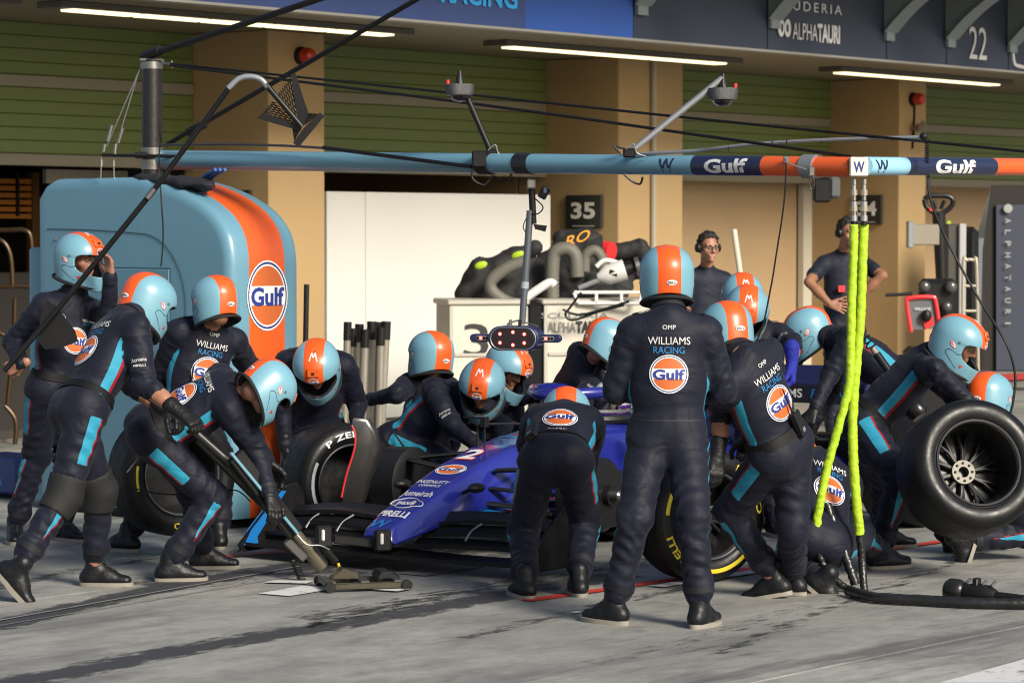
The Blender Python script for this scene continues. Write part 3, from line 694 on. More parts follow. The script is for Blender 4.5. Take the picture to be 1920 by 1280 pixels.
# second boom runs on along the lane
B0 = TIP + bd * 0.03 + Vector((17 * k, 0.02, 0.005)); B1 = P(2010, 313.5, 16.45); d2 = (B1 - B0).normalized()
def b2(px):
    lo, hi = -0.2, 1.2
    for _ in range(40):
        mid = (lo + hi) / 2
        if proj(B0 + (B1 - B0) * mid)[0] < px: lo = mid
        else: hi = mid
    return B0 + (B1 - B0) * lo
for a, b, mt, nm, tx in ((1622, 1694, mat('pale_blue_paint', (0.28, 0.55, 0.72), 0.36, coat=0.25), 'boom_blue_section', 'W'), (1694, 1858, NAVYP, 'boom_navy_section', 'Gulf'), (1858, 2010, ORANGE, 'boom_orange_section', None)):
    m = MB(); m.tube([b2(a), b2(b)], 0.0485, 26); o = m.build(nm, mt, gan)
    if tx:
        c = b2(1779 if tx == 'Gulf' else 1641) ; kk = c.y / F
        decal_text('lettering', tx, bvh_of(o.data, WM[o.name]), c + Vector((d2.y, -d2.x, 0)) * 0.05, d2, Z, 23 * kk, PRINTW if tx == 'Gulf' else NAVYP, o, width=(92 if tx == 'Gulf' else 27) * kk / d2.x, bold=0.05 if tx == 'Gulf' else 0.03, lift=0.002)
# outrigger arm, stays and tie rods belonging to the gantry
def rod(pts, r, nm, mt=BLACK, parent=gan, n=8, smooth=0):
    m = MB(); m.tube(pts, r, n, smooth=smooth); return m.build(nm, mt, parent)
rod([gp(192, 291), gp(372, 294, DP - .25)], 0.011, 'outrigger_arm'); rod([gp(372, 287, DP - .28), gp(372, 303, DP - .28)], 0.012, 'outrigger_clamp', STEEL); rod([gp(254, 291, DP - .1), gp(274, 291, DP - .1)], 0.022, 'outrigger_joint')
for a, b in (((262, 130), (200, 275)), ((260, 135), (216, 280)), ((265, 118), (262, 135)), ((190, 295), (189, 336)), ((213, 300), (214, 336))):
    rod([gp(*a), gp(*b)], 0.004, 'stay_rod', STEEL)
for a, b in (((210, 235), (202, 265)), ((230, 240), (222, 268)), ((197, 270), (194, 285)), ((217, 270), (215, 290)), ((190, 300), (190, 312)), ((213, 300), (213, 312))): rod([gp(*a), gp(*b)], 0.011, 'turnbuckle', STEEL)
rod([gp(268, 108), P(300, 95, DP - .1)], 0.034, 'tie_socket'); rod([gp(268, 108), P(760, -55, 17.4)], 0.021, 'tie_rod')
rod([P(312, 272, DP + .1), P(780, 0, 17.6), P(950, -98, 17.2)], 0.017, 'tie_rod'); rod([P(352, 249, DP + .05), P(385, 232, DP)], 0.03, 'tie_socket')
m = MB(); m.box(gp(285, 113), (0.15, 0.12, 0.02), None, 0.005); m.build('post_cap', STEEL, gan)
rod([gp(300, 118, DP - .08), gp(330, 121, DP - .15)], 0.008, 'cable_end', STEEL); rod([gp(322, 114, DP - .12), gp(322, 128, DP - .12)], 0.006, 'cable_end', STEEL)
rod([P(300, 272, DP - .1), P(450, 271, 18.2), P(610, 278, 17.6), P(760, 296, 17.1), P(885, 313, 16.75)], 0.008, 'slim_arm', mat('slim_grey_tube', (0.05, 0.05, 0.055), 0.4, 0.3), smooth=6)
rod([P(606, 277, 17.55), P(885, 313, 16.7)], 0.012, 'slim_arm_sleeve', BLACK)
t = boom_t(905); bp_ = boom_pt(t)
m = MB(); m.box(bp_ + Vector((-0.02, -0.085, 0.02)), (0.085, 0.07, 0.10), None, 0.01); m.build('clamp_block', BLACK, gan)
rod([bp_ + Vector((-0.05, -0.1, -0.01)), bp_ + Vector((-0.06, -0.1, -0.09)), bp_ + Vector((0.01, -0.1, -0.13)), bp_ + Vector((0.06, -0.09, -0.08)), bp_ + Vector((0.13, -0.09, -0.11)), bp_ + Vector((0.18, -0.06, -0.05))], 0.006, 'loose_cable', BLACK, smooth=6)
rod([P(1170, 327, 15.9), P(1185, 340, 15.9), P(1200, 345, 15.9), P(1205, 332, 15.9)], 0.006, 'loose_cable', BLACK, smooth=6)
rod([P(1150, 273, 15.95), P(1165, 290, 15.95)], 0.006, 'cable_loop', BLACK); rod([P(1150, 273, 15.95), P(1190, 285, 15.95)], 0.006, 'cable_loop', BLACK)
rod([P(1183, 289, 15.9), P(1300, 283, 15.7), P(1420, 270, 15.5), P(1560, 262, 15.3), P(1735, 257, 15.1)], 0.010, 'curved_conduit', ALU, smooth=6)
for px, py in ((1366, 281), (1448, 269), (1475, 267), (1540, 264), (1605, 261), (1673, 259)): rod([P(px, py - 6, 15.33), P(px, py + 6, 15.33)], 0.004, 'conduit_tie', BLACK)
m = MB(); m.ball(P(1732, 256, 15.1), 0.022); m.build('conduit_end', BLACK, gan)
coil = [P(1738, 262, 15.1) + Vector((0.012 * math.cos(i * 0.9), 0.012 * math.sin(i * 0.9), -0.0019 * i)) for i in range(66)]
rod(coil, 0.003, 'coiled_cable', BLACK, n=5)
m = MB(); mm = P(1520, 322, 14.98); m.box(mm + Vector((0, -.06, .0)), (.03, .02, .05), None, .004); m.build('hook_block', STEEL, gan)
m = MB(); m.tube([mm + Vector((0.013 * math.cos(a), -0.06, -0.06 + 0.035 * math.sin(a))) for a in np.linspace(0, 2 * math.pi, 20)], 0.004, 6); m.build('snap_hook', mat('dark_steel', (0.10, 0.09, 0.08), .35, .8), gan)
rod([P(1474, 297, 15.1), P(1474, 305, 15.0), P(1512, 318, 14.95)], 0.004, 'hook_strop', ALU)
m = MB(); m.box(P(1474, 299, 15.12), (0.03, 0.03, 0.035), None, .004); m.build('hook_mount', STEEL, gan)
# long cables strung from the post
def cable(name, label, pts, r, smooth=8, mt=BLACK, cat='cable', group=None):
    m = MB(); m.tube(pts, r, 6, smooth=smooth); o = m.build(name, mt); return tag(o, label, cat, group)
cable('stay_cable', 'upper black stay cable running from the gantry post out to the right edge', [gp(320, 120, DP - .15), P(920, 182, 17.0), P(1300, 222, 15.9), P(1960, 288, 14.6)], 0.0085, 4)
cable('stay_cable', 'lower black stay cable running from the gantry post to the boom tip', [gp(320, 123, DP - .15), P(920, 199, 16.8), P(1300, 252, 15.7), P(1598, 294, 14.9)], 0.0095, 4)
cable('hanging_cable', 'thin black cable hanging straight down past the cabinet door', [P(300, 275, 18.7), P(298, 300, 18.2), P(302, 370, 18.1), P(306, 440, 18.1), P(302, 500, 18.1)], 0.005)
cable('hanging_cable', 'thin dark cable hanging from the orange boom down to the bent crewman', [P(1474, 300, 15.05), P(1470, 380, 15.0), P(1455, 480, 15.0), P(1445, 540, 15.0), P(1425, 625, 15.0), P(1385, 690, 15.0)], 0.0045)
cable('hanging_cable', 'black cable sagging from the second boom down beside the far right tyre', [P(1741, 330, 15.35), P(1745, 375, 15.3), P(1775, 450, 15.2), P(1835, 560, 15.1), P(1885, 640, 15.0), P(1903, 700, 15.0), P(1900, 750, 15.0), P(1894, 775, 15.0)], 0.007)
# ---- two camera domes on arms above the boom
def dome(px, py, arm, mt, D, label, arm_side):
    c = P(px, py, D); t = thing('camera_dome', label, 'camera', c - Z * 0.05, group='round cameras above the boom')
    m = MB(); m.lathe([(0.066, 0), (0.080, 0.004), (0.086, 0.06), (0.082, 0.068), (0, 0.072)], c - Z * 0.025, Z, 26); m.build('housing', mat('knurled_metal', (0.10, 0.10, 0.10), 0.35, 0.7, bump=0.6, bscale=260), t)
    m = MB(); m.lathe([(0, -0.035), (0.03, -0.030), (0.05, -0.015), (0.056, 0.0)], c - Z * 0.025, Z, 20); m.build('lens_dome', mat('dark_glass', (0.01, 0.01, 0.012), 0.08, coat=1), t)
    m = MB(); m.tube([c + Z * 0.045, c + Z * 0.10, c + Z * 0.125], [0.028, 0.018, 0.01], 10); m.build('mount', BLACK, t)
    m = MB(); m.cyl(c + Vector((-0.07 * arm_side, 0, 0.045)), c + Vector((-0.07 * arm_side, 0, 0.068)), 0.011); m.build('red_cap', RED, t)
    m = MB(); m.tube([P(*arm, D), c + Vector((0.03, 0.02, 0.0)) if arm_side > 0 else c + Z * 0.10], 0.018, 12); m.build('arm', mt, t)
    m = MB(); m.box(P(*arm, D), (0.07, 0.06, 0.05), None, 0.008); m.build('arm_foot', BLACK, t)
    m = MB(); q = P(*arm, D); m.tube([q + Vector((-.02, -.03, .02)), q + Vector((.02, -.04, .05)), q + Vector((.04, -.03, .0)), q + Vector((.09, -.03, -.02))], 0.004, 5, smooth=5); m.build('cable', ALU, t)
dome(862, 172, (922, 288), BLACK, 16.75, 'round camera dome on a black arm above the blue boom', 1)
dome(1355, 180, (1180, 287), ALU, 15.85, 'round camera dome on a long slanting grey arm', -1)
# ---- traffic light hanging from the boom
tlD = boom_pt(boom_t(995)).y; lt = thing('pit_release_light', 'hanging oval release light with six red lamps on a grey pole', 'light', P(965, 660, tlD))
m = MB(); m.tube([P(996, 335, tlD), P(1000, 420, tlD)], 0.020, 14); m.build('upper_pole', BLACK, lt)
m = MB(); m.tube([P(994, 395, tlD), P(984, 535, tlD), P(979, 606, tlD)], [0.021, 0.021, 0.019], 14); m.build('pole', mat('grey_pole', (0.13, 0.145, 0.17), 0.35, 0.5), lt)
m = MB(); m.tube([P(984.6, 528, tlD), P(983.5, 541, tlD)], 0.024, 14); m.build('pole_collar', mat('pale_collar', (0.3, 0.33, 0.37), .4), lt)
m = MB(); m.box(P(996, 345, tlD) + Vector((0, -.02, 0)), (.05, .06, .06), None, .008); m.build('pole_clamp', STEEL, lt)
m = MB(); m.box(P(1020, 362, tlD), (.05, .05, .07), Matrix.Rotation(.5, 3, 'Y'), .006); m.build('small_camera', BLACK, lt)
m = MB(); m.box(P(1022, 357, tlD) - Vector((0, .03, 0)), (.018, .006, .03)); m.build('camera_screen', mat('screen_blue', (.15, .22, .35), .2), lt)
m = MB(); m.prism([(0, 0), (.08, -.01), (.07, -.045), (.01, -.03)], P(1000, 420, tlD), (1, 0, 0), Z, (0, .02, 0)); m.build('shade_flap', BLACK, lt)
m = MB(); m.tube([P(1003, 372, tlD - .02), P(1018, 388, tlD - .02), P(1010, 400, tlD - .02), P(996, 402, tlD - .02)], .004, 5, smooth=5); m.build('cable', BLACK, lt)
m = MB(); m.tube([P(986, 410, tlD - .02), P(981, 425, tlD - .02), P(985, 435, tlD - .02)], .003, 5, smooth=5); m.build('cable', BLACK, lt)
c = P(966, 634, tlD); kk = tlD / F; NAVL = mat('navy_light_body', (0.012, 0.018, 0.075), 0.35, coat=.3)
def pill(w2, h2, n=14): return [(w2 - h2 + h2 * math.cos(t), h2 * math.sin(t)) for t in np.linspace(-math.pi / 2, math.pi / 2, n)] + [(-w2 + h2 + h2 * math.cos(t), h2 * math.sin(t)) for t in np.linspace(math.pi / 2, 1.5 * math.pi, n)]
ly = Vector((0.25, 0.968, 0)); lx = Vector((0.968, -0.25, 0))
def shell(w2, h2, d0, d1, rb, nm, mt, off=(0, 0)):
    rr = []
    for dd, q in ((d0, rb), (d0 + rb, 0), (d1 - rb, 0), (d1, rb)): rr.append([c + lx * (x + off[0]) + Z * (y + off[1]) + ly * dd for x, y in pill(w2 - q, h2 - q)])
    m = MB(); m.loft(rr); return m.build(nm, mt, lt)
shell(49 * kk, 23 * kk, -0.05, 0.11, 0.008, 'light_body', NAVL); shell(41 * kk, 19 * kk, -0.055, -0.045, 0.002, 'light_face', mat('light_face_dark', (0.018, 0.012, 0.014), 0.25))
m = MB(); m.tube([c + lx * x + Z * y - ly * 0.051 for x, y in pill(43.5 * kk, 20.5 * kk)] + [c + lx * (41 * kk - 19 * kk) - Z * 20.5 * kk - ly * .051], 0.003, 6); m.build('light_bezel', ALU, lt)
LED = mat('red_lamp', (0.9, 0.1, 0.1), 0.3, emit=(1.0, 0.045, 0.03), estr=9.0); LEDW = mat('red_lamp_core', (1, .5, .45), .3, emit=(1, .35, .3), estr=14)
for dx, dy in ((-25, 8.5), (0, 12), (22, 8.5), (-25, -8), (0, -12), (22, -8)):
    m = MB(); m.lathe([(0.0095, 0), (0.008, 0.003), (0, 0.005)], c + lx * dx * kk + Z * dy * kk - ly * 0.055, -ly, 12); lo = m.build('red_lamp', LED, lt)
    m = MB(); m.lathe([(0.004, 0), (0, 0.002)], c + lx * dx * kk + Z * dy * kk - ly * 0.060, -ly, 8); m.build('lamp_core', LEDW, lo)
for sg in (-1, 1):
    shell(24 * kk, 7.5 * kk, -0.01, 0.04, 0.005, 'side_wing', NAVL, (sg * 64 * kk, 0)); 
    shell(13 * kk, 4.4 * kk, -0.0125, -0.008, 0.001, 'wing_window', ALU, (sg * 63 * kk, 0))
    for i in range(4):
        m = MB(); m.lathe([(3.0 * kk, 0), (2.5 * kk, .003), (0, .003)], c + lx * (sg * 63 - 9 + i * 6) * kk - ly * 0.0125, -ly, 10); m.build('wing_lamp', LED if i == 1 else BLACK, lt)
for sg in (-1, 1):
    m = MB(); m.box(c + Z * 0.085 + lx * .028 * sg, (.02, .03, .045), None, .004); m.build('hanger', STEEL if sg < 0 else BLACK, lt)
m = MB(); m.tube([c + Z * 0.075 + lx * 0.02, c + Z * .09 + lx * .07, c + Z * 0.068 + lx * .14], 0.003, 5, smooth=5); m.build('hanger_wire', STEEL, lt)
m = MB(); m.tube([c + Z * 0.08 - lx * 0.05, c + Z * .1 + lx * .0, c + Z * 0.108 + lx * .06], 0.006, 6, smooth=5); m.build('hanger_clip', ALU, lt)
# ---- hoses that drop from the tip plate
FLUO = mat('fluorescent_sleeve', (0.34, 0.50, 0.012), 0.6, bump=0.5, bscale=45, var=0.25, vscale=14)
def crumple(path, r, n=14, amp=0.0035, seed=0):
    pth = smooth_path(path, 22); m = MB(); m.tube(pth, r, n); random.seed(seed)
    vs = []
    for i, p in enumerate(pth):
        ph = mnoise.noise(Vector((i * 0.31, seed, 0)))
        for j in range(n):
            v = Vector(m.v[i * n + j]); q = mnoise.noise(Vector((i * 0.42, j * 0.9, seed * 3.1))) + 0.6 * math.sin(i * 0.8 + 2.2 * math.sin(j * 2 * math.pi / n + ph * 5))
            vs.append(tuple(v + (v - p).normalized() * amp * q))
    m.v = vs; return m
D = 14.88
def hose(label, rel, rr, fpx, pts_y, pts_b, seed):
    t = thing('air_hose', label, 'hose', P(pts_b[-1][0], pts_b[-1][1], pts_b[-1][2] if len(pts_b[-1]) > 2 else D), group='hoses hanging from the boom tip')
    m = crumple([P(*q) if len(q) > 2 else P(*q, D) for q in pts_y], rr, 14, 0.0028, seed); m.build('fluorescent_sleeve', FLUO, t, sharp=180)
    m = crumple([P(*q) if len(q) > 2 else P(*q, D) for q in pts_b], rr * 0.80, 12, 0.0022, seed + 5); m.build('black_sleeve', mat('black_sleeve', (0.012, 0.012, 0.013), 0.3, bump=0.25, bscale=50), t, sharp=180)
    prev = 335
    for i, (py, r) in enumerate(((342, .016), (352, .012), (362, .019), (372, .013), (384, .018), (392, .021), (401, .015), (410, .019), (418, .017))):
        m = MB(); m.tube([P(fpx, py - 6, D), P(fpx, py + 4.5, D)], r, 10); m.build('coupling_ring', (STEEL, ALU, CHROME)[i % 3] if i < 8 else BLACK, t)
    return t
hose('fluorescent yellow sleeved hose swinging left at its foot', 0, 0.0235, 1601, [(1601, 421), (1600, 480), (1597, 560), (1595, 650), (1592, 720), (1572, 800), (1550, 880), (1536, 950), (1528, 1002, D)], [(1528, 996), (1533, 1030), (1546, 1062), (1570, 1090, 14.85), (1600, 1108, 14.82), (1622, 1113, 14.8)], 1)
hose('thicker fluorescent yellow sleeved hose hanging straight to the floor', 0, 0.0255, 1620, [(1620, 421, D + .03), (1617, 500, D + .03), (1613, 600, D + .03), (1604, 700, D + .03), (1599, 780, D + .03), (1600, 860, D + .03), (1606, 940, D + .03), (1612, 1002, D + .03)], [(1612, 996, D + .03), (1616, 1050, D + .03), (1619, 1090, D + .0), (1622, 1113, 14.85)], 2)
gh = [PZ(1590, 1106, 0.03), PZ(1640, 1119, 0.03), PZ(1720, 1124, 0.03), PZ(1820, 1129, 0.03), PZ(1930, 1131, 0.03), PZ(2000, 1131, 0.03)]
m = crumple(gh, 0.027, 12, 0.002, 9); tag(m.build('floor_hose', mat('black_sleeve', (0, 0, 0)), sharp=180), 'thick black hose lying along the concrete towards the right edge', 'hose')
m = crumple([P(1550, 945, 15.0), P(1570, 1000, 14.95), P(1590, 1055, 14.9), P(1604, 1095, 14.87)], 0.025, 12, 0.003, 12); tag(m.build('gun_hose', mat('black_sleeve', (0, 0, 0)), sharp=180), 'crumpled black hose slanting up behind the yellow sleeves', 'hose')
# ---- black fabric bundle and blue straps on the cabinet top
m = MB(); rings = []
for i, t in enumerate(np.linspace(0, 1, 12)):
    c = P(255 + 145 * t, 336 + 12 * t, 18.75 - .5 * t); r = 0.075 * math.sin(math.pi * (0.08 + 0.84 * t)) ** 0.5 * (1 + 0.2 * math.sin(i * 2.1))
    rings.append([c + Vector((0.25 * r * math.cos(a), r * 1.5 * math.cos(a) + .05 * r, r * 0.62 * math.sin(a) + 0.012 * math.sin(3 * a + i))) for a in np.linspace(0, 2 * math.pi, 15)[:-1]])
m.loft(rings); bundle = m.build('fabric_cover', mat('black_fabric', (0.010, 0.011, 0.016), 0.8, bump=0.4, bscale=30), sharp=180); tag(bundle, 'crumpled black fabric cover bunched on top of the light blue cabinet', 'cover')
for i in range(3):
    m = MB(); q = 370 + i * 9; m.tube([P(q, 345, 18.4), P(q + 14, 330, 18.3), P(q + 34, 318, 18.2)], 0.012, 8, smooth=4); m.build('blue_strap', mat('blue_strap', (0.02, 0.09, 0.30), .5), bundle)
# ================================================================== racing car
CA = R(34); UC = Vector((math.sin(CA), math.cos(CA), 0)); WC = Vector((math.cos(CA), -math.sin(CA), 0))
N0 = PZ(706, 1068, 0)
def C(x, y, z): return N0 + WC * x + UC * y + Z * z
CM = Matrix((WC, UC, Z)).transposed()
car = thing('racing_car', 'blue single-seater racing car stopped for its pit stop, front raised, wheels off', 'car', N0)
CBLUE = mat('car_blue_paint', (0.016, 0.022, 0.235), 0.26, 0.1, coat=0.8, var=0.12, vscale=3); CNAVY = mat('car_navy_paint', (0.010, 0.013, 0.06), 0.3, 0.2, coat=0.5)
CCYAN = mat('car_cyan_paint', (0.010, 0.14, 0.42), 0.35, coat=0.4); MATTE = mat('matte_carbon', (0.0085, 0.0085, 0.0095), 0.42, spec=0.3, coat=0.1, var=0.3, vscale=30, rvar=0.12)
def sec(y, hw, zb, zt, sq=3.0, n=20, top=0.75, x0=0.0):
    """superellipse section, narrower at the top"""
    out = []; h = (zt - zb) / 2; zc = (zt + zb) / 2
    for i in range(n):
        t = 2 * math.pi * i / n; c, s = math.cos(t), math.sin(t); x = abs(c) ** (2 / sq) * (1 if c > 0 else -1); z = abs(s) ** (2 / sq) * (1 if s > 0 else -1)
        k = 1 - (1 - top) * (z + 1) / 2; out.append(C(x0 + x * hw * k, y, zc + z * h))
    return out
def loft_secs(S, nm, mt, sharp=40, **k):
    ys = [s[0] for s in S]; yy = np.linspace(ys[0], ys[-1], max(len(S) * 5, 8)); rings = []
    for y in yy:
        a = [float(np.interp(y, ys, [s[i] for s in S])) for i in range(1, 4)]; rings.append(sec(y, *a, **k))
    m = MB(); m.loft(rings); return m.build(nm, mt, car, sharp=sharp)
nose = loft_secs([(-0.03, .085, .17, .20), (.02, .125, .14, .235), (.2, .155, .17, .315), (.5, .190, .23, .435), (.8, .215, .28, .535), (1.15, .24, .29, .62), (1.6, .275, .26, .675), (1.85, .295, .2, .70)], 'nose', CBLUE, n=40, sq=8, top=.68, sharp=180)
loft_secs([(-0.03, .075, .175, .195), (.03, .10, .15, .20), (.4, .125, .175, .235)], 'nose_underside', CNAVY, n=16, sq=4)
tub = loft_secs([(1.84, .298, .15, .705), (2.2, .33, .10, .71), (2.9, .36, .08, .71), (3.2, .38, .08, .74)], 'cockpit_tub', CBLUE, n=24, sq=4.5, top=.80)
m = MB(); rim_ = [C(.23 * math.cos(t) * (1 if math.sin(t) < 0 else .9), 2.5 + .42 * math.sin(t), .722) for t in np.linspace(0, 2 * math.pi, 29)]; m.tube(rim_, .030, 8, cap=False); m.build('cockpit_rim', MATTE, car)
m = MB(); m.add(rim_[:-1], [tuple(range(28))]); m.v = [(x, y, z - .006) for x, y, z in m.v]; m.build('cockpit_opening', BLACK, car)
loft_secs([(3.0, .16, .6, .96), (3.3, .17, .5, .98), (3.9, .14, .45, .86), (4.6, .10, .40, .68), (5.1, .06, .38, .52)], 'engine_cover', CNAVY, n=20, sq=2.6, top=.6)
m = MB(); m.loft([sec(2.93, .15, .70, .98, 2.6, 20, .75), sec(3.05, .16, .66, .99, 2.6, 20, .75)], cap=True); m.build('air_intake', CBLUE, car)
for sg in (-1, 1):
    loft_secs([(2.15, .20, .22, .60), (2.5, .24, .16, .62), (3.2, .26, .14, .58), (4.0, .20, .13, .48), (4.6, .08, .14, .34)], 'sidepod', CBLUE, n=20, sq=3.6, top=.85, x0=sg * .52)
    m = MB(); m.prism([(sg * .38, 1.95), (sg * .80, 2.15), (sg * .82, 3.0), (sg * .80, 4.3), (sg * .3, 4.5)], C(0, 0, .055), WC, UC, Z * .025); m.build('floor_edge', MATTE, car)
    m = MB(); m.loft([[C(sg * (.44 + .30 * t), 2.13 + .02 * t, .50 + q) for q in (-.07 * (1 - .4 * t), .07)] + [C(sg * (.44 + .30 * t), 2.16, .50 + q) for q in (.07, -.07 * (1 - .4 * t))] for t in np.linspace(0, 1, 5)]); m.build('sidepod_inlet', BLACK, car)
    # mirrors
    m = MB(); m.box(C(sg * .62, 2.03, .735), (.17, .06, .055), CM, .018); m.build('mirror', MATTE, car); m = MB(); m.tube([C(sg * .34, 2.1, .65), C(sg * .56, 2.04, .72)], .010, 6); m.build('mirror_stalk', MATTE, car)
m = MB(); m.prism([(-.38, 1.9), (.38, 1.9), (.5, 4.6), (-.5, 4.6)], C(0, 0, .048), WC, UC, Z * .03); m.build('plank', BLACK, car)
# halo
hal = [C(.34, 2.95, .72), C(.35, 2.75, .82), C(.335, 2.4, .89), C(.27, 2.02, .905), C(.14, 1.80, .90), C(0, 1.72, .895), C(-.14, 1.80, .90), C(-.27, 2.02, .905), C(-.335, 2.4, .89), C(-.35, 2.75, .82), C(-.34, 2.95, .72)]
m = MB(); m.tube(hal, .036, 12, smooth=6); hl = m.build('halo', CBLUE, car); m = MB(); m.tube([C(0, 1.73, .89), C(0, 1.68, .78), C(0, 1.62, .63)], [.030, .026, .034], 10); m.build('halo_pillar', MATTE, car)
bvh_h = bvh_of(hl.data, WM[car.name]); decal_text('lettering', 'STEPHENS', bvh_h, C(.36, 2.75, .83), UC, Z, .022, PRINTW, hl, width=.16, bold=0, lift=.003)
# driver
drv = thing('racing_driver', 'driver in the cockpit, white, purple and red patterned helmet under the halo', 'person', C(0, 2.45, .5))
def drv_mat():
    m = bpy.data.materials.new('driver_helmet_paint'); m.use_nodes = True; n = m.node_tree.nodes; l = m.node_tree.links; b = n['Principled BSDF']; tc = n.new('ShaderNodeTexCoord')
    w_ = n.new('ShaderNodeTexWave'); w_.bands_direction = 'Z'; w_.inputs['Scale'].default_value = 6; w_.inputs['Distortion'].default_value = 5; w_.inputs['Detail'].default_value = 2; l.new(tc.outputs['Object'], w_.inputs[0])
    cr = n.new('ShaderNodeValToRGB'); e = cr.color_ramp.elements; cr.color_ramp.interpolation = 'CONSTANT'; e[0].color = (.6, .6, .62, 1); e[1].position = .5; e[1].color = (.05, .03, .25, 1); x = e.new(.72); x.color = (.5, .02, .06, 1); x = e.new(.85); x.color = (.03, .05, .4, 1)
    l.new(w_.outputs['Fac'], cr.inputs[0]); l.new(cr.outputs[0], b.inputs['Base Color']); b.inputs['Roughness'].default_value = .2; b.inputs['Coat Weight'].default_value = .6; return m
m = MB(); hcD = C(0, 2.46, .80); rings = []
for z, a, fr, bk in ((-.12, .09, .12, .08), (-.08, .118, .15, .11), (-.02, .128, .148, .135), (.05, .127, .14, .145), (.10, .105, .115, .125), (.135, .07, .075, .085), (.15, .02, .02, .03)):
    rings.append([hcD + WC * (a * math.sin(t)) - UC * ((fr if math.cos(t) > 0 else bk) * math.cos(t)) + Z * z for t in np.linspace(0, 2 * math.pi, 29)[:-1]])
m.loft(rings); dh = m.build('helmet', drv_mat(), drv, sharp=180)
m = MB(); vb = bvh_of(dh.data, WM[drv.name]); vz = []
gd = grid_decal(vb, hcD - UC * .2 + Z * .02, WC, Z, .105, .045, .003, 10, 5, False); link('visor', gd, dh, [mat('dark_visor', (.01, .01, .015), .08, coat=1)])
m = MB(); m.loft([[hcD + WC * (a * math.cos(t)) + UC * (.03 + b * math.sin(t)) + Z * z for t in np.linspace(0, 2 * math.pi, 21)[:-1]] for z, a, b in ((-.45, .20, .14), (-.3, .22, .15), (-.2, .20, .13), (-.13, .10, .09), (-.06, .07, .07))]); m.build('body', mat('driver_suit', (.012, .018, .10), .7), drv, sharp=180)
# front wing
def wing_el(y0, z0, ch, tilt, nm, mt, x0=.0, x1=.98, tk=.012, rise=.0, sweep=.0, n=9, camber=.02, outdrop=0.0):
    for sg in (-1, 1):
        rings = []
        for i in range(n):
            t = i / (n - 1); x = sg * (x0 + (x1 - x0) * t); yy = y0 + sweep * t; zz = z0 + rise * math.sin(t * math.pi * .9) - outdrop * t ** 2; c_ = ch * (1 - .12 * t); tl = R(tilt * (1 - .35 * t)); ring = []
            for q in np.linspace(0, 1, 7):
                a = q * c_; ring.append(C(x, yy + a * math.cos(tl), zz + a * math.sin(tl) - camber * math.sin(math.pi * q) + tk * (1 - q) ** .6))
            for q in np.linspace(1, 0, 7):
                a = q * c_; ring.append(C(x, yy + a * math.cos(tl), zz + a * math.sin(tl) - camber * math.sin(math.pi * q) - tk * .6 * (1 - q) ** .6 - .002))
            rings.append(ring)
        m = MB(); m.loft(rings); m.build(nm, mt, car, sharp=60)
wing_el(-.06, .085, .24, 6, 'wing_main_plane', MATTE, sweep=.10, rise=-.01); wing_el(.14, .125, .15, 15, 'wing_flap', MATTE, .09, sweep=.09, rise=.015); wing_el(.265, .175, .13, 24, 'wing_flap', MATTE, .12, sweep=.07, rise=.025); wing_el(.37, .235, .12, 32, 'wing_flap', MATTE, .16, sweep=.05, rise=.03, outdrop=.02)
for sg in (-1, 1):
    ol = [(.02, .05), (.60, .05), (.63, .12), (.60, .34), (.54, .40), (.40, .38), (.12, .17), (.0, .08)]
    m = MB(); m.prism(ol, C(sg * .985, 0, 0), UC, Z, WC * (.016 * sg)); ep = m.build('wing_endplate', MATTE, car)
    m = MB(); m.prism([(.03, .075), (.16, .075), (.15, .115), (.42, .36), (.38, .365), (.10, .16)], C(sg * .978 if sg > 0 else -.978, 0, 0), UC, Z, WC * .004 * (1 if sg < 0 else -1)); m.build('blue_edge_stripe', CCYAN if sg < 0 else MATTE, ep)
    m = MB(); m.prism([(.03, .075), (.16, .075), (.15, .115), (.42, .36), (.38, .365), (.10, .16)], C(sg * 1.004, 0, 0), UC, Z, WC * .003 * sg); m.build('blue_edge_stripe', CCYAN if sg < 0 else MATTE, ep)
    m = MB(); m.box(C(sg * .985, .30, .045), (.03, .60, .012), CM, .004); m.build('endplate_foot', MATTE, ep)
    for x, y in ((.45, .22), (.72, .28), (.3, .33)):
        m = MB(); m.tube([C(sg * x, y, .17), C(sg * x, y + .06, .22), C(sg * x, y + .16, .25)], [.007, .004, .007], 6, smooth=4); m.build('slot_bracket', ALU, car)
# white detailing pods and camera horns on the nose
for sg in (-1, 1):
    m = MB(); m.tube([C(sg * .15, .62, .39), C(sg * .23, .60, .42)], .012, 8); m.build('camera_stalk', MATTE, car); m = MB(); m.ball(C(sg * .26, .60, .425), (.045, .07, .03), 12, CM); m.build('nose_camera', BLACK, car)
